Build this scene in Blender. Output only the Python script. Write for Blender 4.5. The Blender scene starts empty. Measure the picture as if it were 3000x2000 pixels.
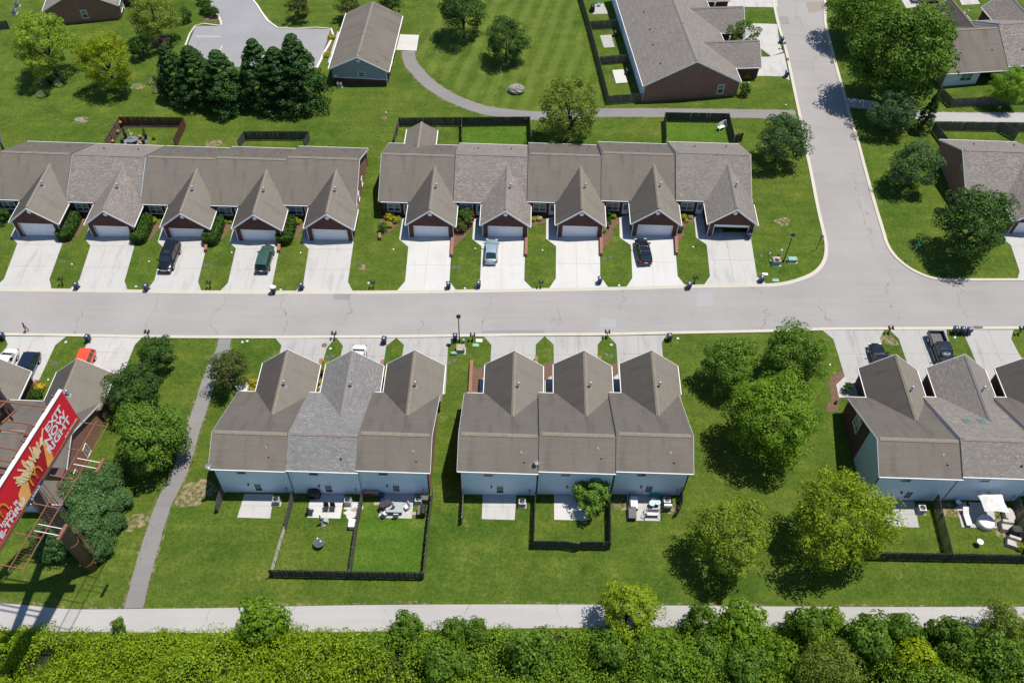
import bpy, bmesh, math, random
import numpy as np
from mathutils import Vector, Matrix
random.seed(7)
SC = bpy.context.scene
COL = SC.collection
R_ = math.radians
# ------------------------------------------------------------------ camera
F_PX = 2600.0; PITCH = R_(50.8); ROLL = R_(1.9); K = 0.035
CAM = Vector((0, -74.0, 91.0))
cf = Vector((0, math.cos(PITCH), -math.sin(PITCH))); r0 = Vector((1, 0, 0)); u0 = Vector((0, math.sin(PITCH), math.cos(PITCH)))
cr = math.cos(ROLL) * r0 + math.sin(ROLL) * u0; cu = cr.cross(cf)
cam = bpy.data.cameras.new('camera'); camo = bpy.data.objects.new('camera', cam); COL.objects.link(camo)
cam.sensor_width = 36.0; cam.lens = 36.0 * F_PX / 3000.0; cam.clip_start = 1; cam.clip_end = 3000
camo.matrix_world = Matrix.Translation(CAM) @ Matrix((cr, cu, -cf)).transposed().to_4x4()
SC.camera = camo
# ------------------------------------------------------------------ sky and sun
SUNV = Vector((0.28, 0.12, 1.0)).normalized()
EL = math.asin(SUNV.z); AZ = math.atan2(SUNV.x, SUNV.y)
w = bpy.data.worlds.new('World'); SC.world = w; w.use_nodes = True
nt = w.node_tree; bg = nt.nodes['Background']
sk = nt.nodes.new('ShaderNodeTexSky'); sk.sky_type = 'NISHITA'; sk.sun_disc = False
sk.sun_elevation = EL; sk.sun_rotation = AZ; sk.air_density = 1.0; sk.dust_density = 0.2; sk.ozone_density = 6.0
nt.links.new(sk.outputs[0], bg.inputs[0]); bg.inputs[1].default_value = 0.11
sl = bpy.data.lights.new('sun', 'SUN'); sl.energy = 4.9; sl.angle = R_(0.53); sl.color = (1.0, 0.945, 0.865)
so = bpy.data.objects.new('sun', sl); COL.objects.link(so); so.location = (60, 30, 150)
so.rotation_euler = SUNV.to_track_quat('Z', 'Y').to_euler()
SC.view_settings.view_transform = 'Standard'; SC.view_settings.look = 'None'
SC.view_settings.exposure = 0.18; SC.view_settings.gamma = 1.0; SC.view_settings.use_curve_mapping = False
SC.render.engine = 'CYCLES'

# ------------------------------------------------------------------ geometry of the place
def gz(x): return K * x
def at(px, py, h=0.0):                       # ground (or a level h above it) under a photo point
    d = F_PX * cf + (px - 1500) * cr - (py - 1000) * cu
    n = Vector((-K, 0, 1)); t = (h - n.dot(CAM)) / n.dot(d)
    return CAM + d * t
RX = {'0': 0, '1': 750, '2': 1500, '3': 2250}; RY = {'a': 0, 'b': 400, 'c': 900, 'd': 1300}
def Z(reg, *pts):                            # enlarged-crop coordinates to photo pixels
    x0, y0 = RX[reg[1]], RY[reg[0]]
    out = [(x0 + p[0] / 3.136, y0 + p[1] / 3.136) for p in pts]
    return out if len(out) > 1 else out[0]
def G(reg, x, y, h=0.0): return at(*Z(reg, (x, y)), h)

def tag(o, label=None, cat=None, group=None, kind=None):
    if label: o['label'] = label
    if cat: o['category'] = cat
    if group: o['group'] = group
    if kind: o['kind'] = kind
    return o
def empty(name, loc, rz=0.0, label=None, cat=None, group=None):
    o = bpy.data.objects.new(name, None); COL.objects.link(o); o.empty_display_size = 0.3
    o.location = loc; o.rotation_euler = (0, 0, rz)
    return tag(o, label, cat, group)
def link(name, me, parent=None, loc=None):
    o = bpy.data.objects.new(name, me); COL.objects.link(o)
    if parent: o.parent = parent
    if loc is not None: o.location = loc
    return o
def copy_tree(o, parent=None):
    c = o.copy(); COL.objects.link(c); c.parent = parent
    for ch in o.children: copy_tree(ch, c)
    return c

class MB:
    def __init__(s): s.v = []; s.f = []; s.uv = None
    def add(s, vs, fs):
        b = len(s.v); s.v += [tuple(p) for p in vs]; s.f += [tuple(b + i for i in f) for f in fs]; return s
    def box(s, c, d, rz=0.0, tilt=None):
        x, y, z = d[0] / 2, d[1] / 2, d[2] / 2
        P = [Vector(p) for p in ((-x,-y,-z),(x,-y,-z),(x,y,-z),(-x,y,-z),(-x,-y,z),(x,-y,z),(x,y,z),(-x,y,z))]
        m = Matrix.Rotation(rz, 3, 'Z')
        if tilt: m = m @ Matrix.Rotation(tilt[1], 3, tilt[0])
        return s.add([m @ p + Vector(c) for p in P], [(0,3,2,1),(4,5,6,7),(0,1,5,4),(1,2,6,5),(2,3,7,6),(3,0,4,7)])
    def bar(s, a, b, r, n=6, r2=None, cap=True):
        a = Vector(a); b = Vector(b); d = (b - a); r2 = r if r2 is None else r2
        q = d.to_track_quat('Z', 'Y').to_matrix()
        vs = []
        for p, rr in ((a, r), (b, r2)):
            for i in range(n):
                t = 2 * math.pi * i / n; vs.append(p + q @ Vector((rr * math.cos(t), rr * math.sin(t), 0)))
        fs = [(i, (i + 1) % n, n + (i + 1) % n, n + i) for i in range(n)]
        if cap: fs += [tuple(range(n - 1, -1, -1)), tuple(range(n, 2 * n))]
        return s.add(vs, fs)
    def prism(s, poly, thick):                # closed slab: 3D polygon moved by vector thick
        n = len(poly); t = Vector(thick); P = [Vector(p) for p in poly]
        return s.add(P + [p + t for p in P], [tuple(range(n)), tuple(range(2 * n - 1, n - 1, -1))] + [(i, i + n, (i + 1) % n + n, (i + 1) % n) for i in range(n)])
    def sph(s, c, r, n=8, m=5, sc=(1, 1, 1)):
        vs = [Vector((0, 0, r * sc[2]))]; c = Vector(c)
        for j in range(1, m):
            ph = math.pi * j / m
            for i in range(n):
                t = 2 * math.pi * i / n
                vs.append(Vector((r * math.sin(ph) * math.cos(t) * sc[0], r * math.sin(ph) * math.sin(t) * sc[1], r * math.cos(ph) * sc[2])))
        vs.append(Vector((0, 0, -r * sc[2]))); fs = []
        for i in range(n): fs.append((0, 1 + i, 1 + (i + 1) % n))
        for j in range(m - 2):
            for i in range(n): a = 1 + j * n; fs.append((a + i, a + n + i, a + n + (i + 1) % n, a + (i + 1) % n))
        l = len(vs) - 1; a = 1 + (m - 2) * n
        for i in range(n): fs.append((l, a + (i + 1) % n, a + i))
        return s.add([p + c for p in vs], fs)
    def lathe(s, prof, n=12, c=(0, 0, 0)):
        c = Vector(c); vs = []; fs = []
        for r, z in prof:
            for i in range(n):
                t = 2 * math.pi * i / n; vs.append(c + Vector((r * math.cos(t), r * math.sin(t), z)))
        for j in range(len(prof) - 1):
            for i in range(n): fs.append((j * n + i, j * n + (i + 1) % n, (j + 1) * n + (i + 1) % n, (j + 1) * n + i))
        fs += [tuple(range(n - 1, -1, -1)), tuple(range((len(prof) - 1) * n, len(prof) * n))]
        return s.add(vs, fs)
    def mesh(s, name, mat, smooth=False, recalc=True, uv=None):
        me = bpy.data.meshes.new(name); me.from_pydata(s.v, [], s.f)
        if uv:
            ul = me.uv_layers.new(name='UVMap'); k = 0
            for p in me.polygons:
                for li in p.loop_indices: ul.data[li].uv = uv(me.vertices[me.loops[li].vertex_index].co)
        if recalc:
            bm = bmesh.new(); bm.from_mesh(me); bmesh.ops.recalc_face_normals(bm, faces=bm.faces); bm.to_mesh(me); bm.free()
        if smooth:
            me.polygons.foreach_set('use_smooth', [True] * len(me.polygons))
        if mat: me.materials.append(mat)
        me.update(); return me
    def build(s, name, mat, parent=None, smooth=False, loc=None, uv=None):
        return link(name, s.mesh(name, mat, smooth, uv=uv), parent, loc)

# ------------------------------------------------------------------ materials
def nodes(name):
    m = bpy.data.materials.new(name); m.use_nodes = True; t = m.node_tree
    return m, t, t.nodes['Principled BSDF']
def N(t, typ, **kw):
    n = t.nodes.new(typ)
    for k, v in kw.items():
        if k in n.inputs: n.inputs[k].default_value = v
        else: setattr(n, k, v)
    return n
def ramp(t, fac, stops):
    r = t.nodes.new('ShaderNodeValToRGB'); t.links.new(fac, r.inputs[0]); e = r.color_ramp.elements
    while len(e) < len(stops): e.new(0.5)
    for el, (p, c) in zip(e, stops): el.position = p; el.color = (*c, 1)
    return r.outputs[0]
def mixc(t, fac, a, b, mode='MIX'):
    n = t.nodes.new('ShaderNodeMix'); n.data_type = 'RGBA'; n.blend_type = mode
    for s, v in ((0, fac), (6, a), (7, b)):
        if hasattr(v, 'is_linked'): t.links.new(v, n.inputs[s])
        else: n.inputs[s].default_value = v if not isinstance(v, tuple) else (*v, 1)
    return n.outputs[2]
def pos(t, scale=(1, 1, 1), rot=0.0):
    g = t.nodes.new('ShaderNodeNewGeometry'); mp = t.nodes.new('ShaderNodeMapping')
    t.links.new(g.outputs['Position'], mp.inputs[0]); mp.inputs['Scale'].default_value = scale; mp.inputs['Rotation'].default_value = (0, 0, rot)
    return mp.outputs[0]
def noise(t, vec, scale, detail=4, rough=0.55):
    n = N(t, 'ShaderNodeTexNoise', Scale=scale, Detail=detail, Roughness=rough); t.links.new(vec, n.inputs['Vector']); return n.outputs['Fac']
def bump(t, bs, h, dist=0.05, st=0.5):
    b = N(t, 'ShaderNodeBump', Strength=st, Distance=dist); t.links.new(h, b.inputs['Height']); t.links.new(b.outputs[0], bs.inputs['Normal'])
def M(name, c1, c2=None, scale=2.0, rough=0.75, bmp=0.0, metal=0.0, spec=0.3, detail=4):
    m, t, b = nodes(name); b.inputs['Roughness'].default_value = rough; b.inputs['Metallic'].default_value = metal; b.inputs['Specular IOR Level'].default_value = spec
    if c2 is None: c2 = tuple(x * 0.8 for x in c1)
    f = noise(t, pos(t), scale, detail)
    t.links.new(ramp(t, f, [(0.3, c1), (0.7, c2)]), b.inputs['Base Color'])
    if bmp: bump(t, b, noise(t, pos(t), scale * 4, 3), bmp)
    return m
def grass_mat(name, lush=0.0, stripes=False):
    m, t, b = nodes(name); b.inputs['Roughness'].default_value = 0.9; b.inputs['Specular IOR Level'].default_value = 0.06
    p = pos(t)
    big = noise(t, p, 0.05, 4); mid = noise(t, p, 0.28, 9, 0.75); fine = noise(t, p, 3.2, 6, 0.75); vf = noise(t, pos(t, (1, 0.4, 1), 0.3), 12.0, 3)
    a = ramp(t, mid, [(0.34, (0.043, 0.088, 0.0103)), (0.48, (0.081, 0.132, 0.0172)), (0.58, (0.112, 0.160, 0.0218)), (0.70, (0.178, 0.206, 0.0391))])
    a = mixc(t, ramp(t, big, [(0.38, (0, 0, 0)), (0.62, (0.6, 0.6, 0.6))]), a, mixc(t, 0.6, a, (0.146, 0.174, 0.0276)))
    if lush: a = mixc(t, lush, a, (0.079, 0.183, 0.0161))
    mow = noise(t, pos(t, (0.10, 1.0, 1), 0.05), 0.75, 3, 0.5)
    a = mixc(t, ramp(t, mow, [(0.46, (0, 0, 0)), (0.60, (0.35, 0.35, 0.35))]), a, (0.051, 0.109, 0.0126))
    dry = noise(t, p, 0.55, 9, 0.78)
    a = mixc(t, ramp(t, dry, [(0.575, (0, 0, 0)), (0.70, (0.75, 0.75, 0.75))]), a, (0.241, 0.206, 0.0690))
    a = mixc(t, ramp(t, fine, [(0.36, (0.8, 0.8, 0.8)), (0.56, (0, 0, 0))]), a, mixc(t, 0.7, a, (0.020, 0.046, 0.0057)))
    a = mixc(t, ramp(t, fine, [(0.60, (0, 0, 0)), (0.74, (0.5, 0.5, 0.5))]), a, (0.222, 0.249, 0.0575))
    if stripes:
        wv = N(t, 'ShaderNodeTexWave', Scale=0.105, Distortion=2.2, Detail=3.0); wv.inputs['Detail Scale'].default_value = 0.8
        t.links.new(pos(t, (1, 1, 1), R_(12)), wv.inputs['Vector'])
        a = mixc(t, ramp(t, wv.outputs['Fac'], [(0.25, (0, 0, 0)), (0.8, (0.26, 0.26, 0.26))]), a, (0.191, 0.232, 0.0517))
    t.links.new(a, b.inputs['Base Color']); bump(t, b, vf, 0.15, 1.0)
    return m
def patchy_mat(name, c1, c2, thr=0.45):
    """broken-up bare soil: the grass below shows through where the noise falls low"""
    m, t, b = nodes(name); b.inputs['Roughness'].default_value = 0.95; b.inputs['Specular IOR Level'].default_value = 0.1
    t.links.new(ramp(t, noise(t, pos(t), 2.5, 6), [(0.3, c1), (0.7, c2)]), b.inputs['Base Color'])
    al = noise(t, pos(t), 1.7, 8, 0.75); t.links.new(ramp(t, al, [(thr, (0, 0, 0)), (thr + 0.10, (1, 1, 1))]), b.inputs['Alpha']); return m
def asphalt_mat(name, c, worn=0.3):
    m, t, b = nodes(name); b.inputs['Roughness'].default_value = 0.9; b.inputs['Specular IOR Level'].default_value = 0.2
    p = pos(t); big = noise(t, p, 0.12, 4); st = noise(t, pos(t, (0.06, 1.1, 1)), 0.9, 3); fine = noise(t, p, 9, 3, 0.7)
    a = ramp(t, big, [(0.3, tuple(x * 0.90 for x in c)), (0.7, tuple(x * 1.07 for x in c))])
    a = mixc(t, ramp(t, st, [(0.42, (0, 0, 0)), (0.66, (worn, worn, worn))]), a, tuple(x * 1.18 for x in c))
    a = mixc(t, ramp(t, fine, [(0.35, (0.32, 0.32, 0.32)), (0.65, (0, 0, 0))]), a, tuple(x * 0.7 for x in c))
    oil = noise(t, pos(t, (0.5, 1, 1)), 1.3, 6, 0.75)
    a = mixc(t, ramp(t, oil, [(0.60, (0, 0, 0)), (0.74, (0.45, 0.45, 0.45))]), a, tuple(x * 0.72 for x in c))
    sp = t.nodes.new('ShaderNodeSeparateXYZ'); t.links.new(p, sp.inputs[0]); nn = noise(t, p, 0.22, 7, 0.62)
    mu = t.nodes.new('ShaderNodeMath'); mu.operation = 'MULTIPLY_ADD'; mu.inputs[1].default_value = 7.0; t.links.new(nn, mu.inputs[0]); t.links.new(sp.outputs[0], mu.inputs[2])
    pp = t.nodes.new('ShaderNodeMath'); pp.operation = 'PINGPONG'; pp.inputs[1].default_value = 4.6; t.links.new(mu.outputs[0], pp.inputs[0])
    br_ = noise(t, p, 0.16, 3); ln = ramp(t, pp.outputs[0], [(0.0, (0.7, 0.7, 0.7)), (0.09, (0, 0, 0))]); ms = mixc(t, 1.0, ln, ramp(t, br_, [(0.45, (0, 0, 0)), (0.55, (1, 1, 1))]), 'MULTIPLY')
    a = mixc(t, ms, a, (0.11, 0.115, 0.085))
    t.links.new(a, b.inputs['Base Color']); bump(t, b, fine, 0.02, 0.4)
    return m
def concrete_mat(name, c, dirty=0.35):
    m, t, b = nodes(name); b.inputs['Roughness'].default_value = 0.85; b.inputs['Specular IOR Level'].default_value = 0.25
    p = pos(t); big = noise(t, p, 0.35, 5, 0.6); st = noise(t, pos(t, (1.3, 0.28, 1), 0.35), 0.8, 5, 0.6); fine = noise(t, p, 7, 3)
    a = ramp(t, big, [(0.3, tuple(x * 0.92 for x in c)), (0.7, c)])
    a = mixc(t, ramp(t, st, [(0.52, (0, 0, 0)), (0.74, (dirty, dirty, dirty))]), a, tuple(x * 0.62 for x in c))
    a = mixc(t, ramp(t, fine, [(0.35, (0.14, 0.14, 0.14)), (0.65, (0, 0, 0))]), a, tuple(x * 0.6 for x in c))
    t.links.new(a, b.inputs['Base Color']); return m
def shingle_mat(name, c1, c2, mott=0.0, stain=0.35):
    m, t, b = nodes(name); b.inputs['Roughness'].default_value = 0.9; b.inputs['Specular IOR Level'].default_value = 0.15
    uv = t.nodes.new('ShaderNodeUVMap'); br = N(t, 'ShaderNodeTexBrick', Scale=1.0); br.inputs['Brick Width'].default_value = 0.52; br.inputs['Row Height'].default_value = 0.19
    br.inputs['Mortar Size'].default_value = 0.014; br.inputs['Mortar Smooth'].default_value = 0.2; br.inputs['Bias'].default_value = 0.0
    br.inputs['Color1'].default_value = (*c1, 1); br.inputs['Color2'].default_value = (*[x * (0.93 - 0.22 * mott) for x in c1], 1); br.inputs['Mortar'].default_value = (*[x * 0.72 for x in c1], 1)
    t.links.new(uv.outputs[0], br.inputs['Vector'])
    p = pos(t); a = br.outputs['Color']
    if mott:
        vz = N(t, 'ShaderNodeTexVoronoi', Scale=1.0); mp = t.nodes.new('ShaderNodeMapping'); mp.inputs['Scale'].default_value = (3.2, 6.4, 1)
        t.links.new(uv.outputs[0], mp.inputs[0]); t.links.new(mp.outputs[0], vz.inputs['Vector'])
        sx = t.nodes.new('ShaderNodeSeparateColor'); t.links.new(vz.outputs['Color'], sx.inputs[0])
        a = mixc(t, ramp(t, sx.outputs[0], [(0.45, (0, 0, 0)), (1.0, (mott, mott, mott))]), a, tuple(min(1, x * 1.75) for x in c1))
    big = noise(t, p, 0.28, 4)
    a = mixc(t, ramp(t, big, [(0.35, (0, 0, 0)), (0.7, (0.55, 0.55, 0.55))]), a, c2)
    mp2 = t.nodes.new('ShaderNodeMapping'); mp2.inputs['Scale'].default_value = (1.0, 0.16, 1); t.links.new(uv.outputs[0], mp2.inputs[0])
    mp3 = t.nodes.new('ShaderNodeMapping'); mp3.inputs['Scale'].default_value = (0.22, 3.4, 1); t.links.new(uv.outputs[0], mp3.inputs[0])
    cs = noise(t, mp3.outputs[0], 1.0, 4, 0.6)
    a = mixc(t, ramp(t, cs, [(0.45, (0, 0, 0)), (0.62, (0.30, 0.30, 0.30))]), a, tuple(x * 0.68 for x in c1))
    stn = noise(t, mp2.outputs[0], 0.75, 5, 0.6)
    a = mixc(t, ramp(t, stn, [(0.50, (0, 0, 0)), (0.75, (stain, stain, stain))]), a, tuple(x * 0.5 for x in c1))
    t.links.new(a, b.inputs['Base Color']); bump(t, b, br.outputs['Fac'], 0.012, 0.5)
    return m
def brick_mat(name, c1, c2, mort):
    m, t, b = nodes(name); b.inputs['Roughness'].default_value = 0.88; b.inputs['Specular IOR Level'].default_value = 0.15
    tc = t.nodes.new('ShaderNodeTexCoord'); s = t.nodes.new('ShaderNodeSeparateXYZ'); cb = t.nodes.new('ShaderNodeCombineXYZ'); ad = t.nodes.new('ShaderNodeMath'); ad.operation = 'ADD'
    t.links.new(tc.outputs['Object'], s.inputs[0]); t.links.new(s.outputs[0], ad.inputs[0]); t.links.new(s.outputs[1], ad.inputs[1])
    t.links.new(ad.outputs[0], cb.inputs[0]); t.links.new(s.outputs[2], cb.inputs[1])
    br = N(t, 'ShaderNodeTexBrick', Scale=1.0); br.inputs['Brick Width'].default_value = 0.22; br.inputs['Row Height'].default_value = 0.075; br.inputs['Mortar Size'].default_value = 0.01
    br.inputs['Color1'].default_value = (*c1, 1); br.inputs['Color2'].default_value = (*c2, 1); br.inputs['Mortar'].default_value = (*mort, 1)
    t.links.new(cb.outputs[0], br.inputs['Vector']); n2 = noise(t, pos(t), 1.1, 4)
    a = mixc(t, ramp(t, n2, [(0.35, (0, 0, 0)), (0.7, (0.35, 0.35, 0.35))]), br.outputs['Color'], tuple(x * 0.6 for x in c1))
    t.links.new(a, b.inputs['Base Color']); bump(t, b, br.outputs['Fac'], 0.01, 0.5); return m
def siding_mat(name, c):
    m, t, b = nodes(name); b.inputs['Roughness'].default_value = 0.55
    g = t.nodes.new('ShaderNodeNewGeometry'); s = t.nodes.new('ShaderNodeSeparateXYZ'); t.links.new(g.outputs['Position'], s.inputs[0])
    fr = t.nodes.new('ShaderNodeMath'); fr.operation = 'PINGPONG'; fr.inputs[1].default_value = 0.2
    t.links.new(s.outputs[2], fr.inputs[0])
    a = ramp(t, noise(t, pos(t), 0.6, 4), [(0.3, tuple(x * 0.94 for x in c)), (0.7, c)])
    t.links.new(a, b.inputs['Base Color']); bump(t, b, fr.outputs[0], 0.03, 0.35); return m
def leaf_mat(name, dark, mid, light, trans=0.3):
    m, t, b = nodes(name); t.nodes.remove(b); out = t.nodes['Material Output']
    g = t.nodes.new('ShaderNodeNewGeometry'); c = ramp(t, g.outputs['Random Per Island'], [(0.0, dark), (0.5, mid), (1.0, light)])
    ob = t.nodes.new('ShaderNodeObjectInfo')
    c = mixc(t, ramp(t, noise(t, pos(t), 0.55, 2), [(0.35, (0, 0, 0)), (0.65, (0.55, 0.55, 0.55))]), c, mid)
    hs = t.nodes.new('ShaderNodeHueSaturation'); t.links.new(c, hs.inputs['Color'])
    mr = t.nodes.new('ShaderNodeMapRange'); mr.inputs[3].default_value = 0.86; mr.inputs[4].default_value = 1.14; t.links.new(ob.outputs['Random'], mr.inputs[0]); t.links.new(mr.outputs[0], hs.inputs['Value'])
    d = t.nodes.new('ShaderNodeBsdfDiffuse'); tr = t.nodes.new('ShaderNodeBsdfTranslucent'); gl = t.nodes.new('ShaderNodeBsdfGlossy'); gl.inputs['Roughness'].default_value = 0.45
    t.links.new(hs.outputs[0], d.inputs[0]); t.links.new(hs.outputs[0], tr.inputs[0]); gl.inputs[0].default_value = (0.5, 0.55, 0.4, 1)
    m1 = t.nodes.new('ShaderNodeMixShader'); m1.inputs[0].default_value = trans; t.links.new(d.outputs[0], m1.inputs[1]); t.links.new(tr.outputs[0], m1.inputs[2])
    m2 = t.nodes.new('ShaderNodeMixShader'); m2.inputs[0].default_value = 0.02; t.links.new(m1.outputs[0], m2.inputs[1]); t.links.new(gl.outputs[0], m2.inputs[2])
    t.links.new(m2.outputs[0], out.inputs[0]); return m
def paint(name, c, rough=0.25, metal=0.3):
    m, t, b = nodes(name); b.inputs['Base Color'].default_value = (*c, 1); b.inputs['Roughness'].default_value = rough; b.inputs['Metallic'].default_value = metal
    b.inputs['Coat Weight'].default_value = 0.6; b.inputs['Coat Roughness'].default_value = 0.06
    f = noise(t, pos(t), 3.0, 3); t.links.new(ramp(t, f, [(0.3, c), (0.75, tuple(x * 0.86 for x in c))]), b.inputs['Base Color']); return m

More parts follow.
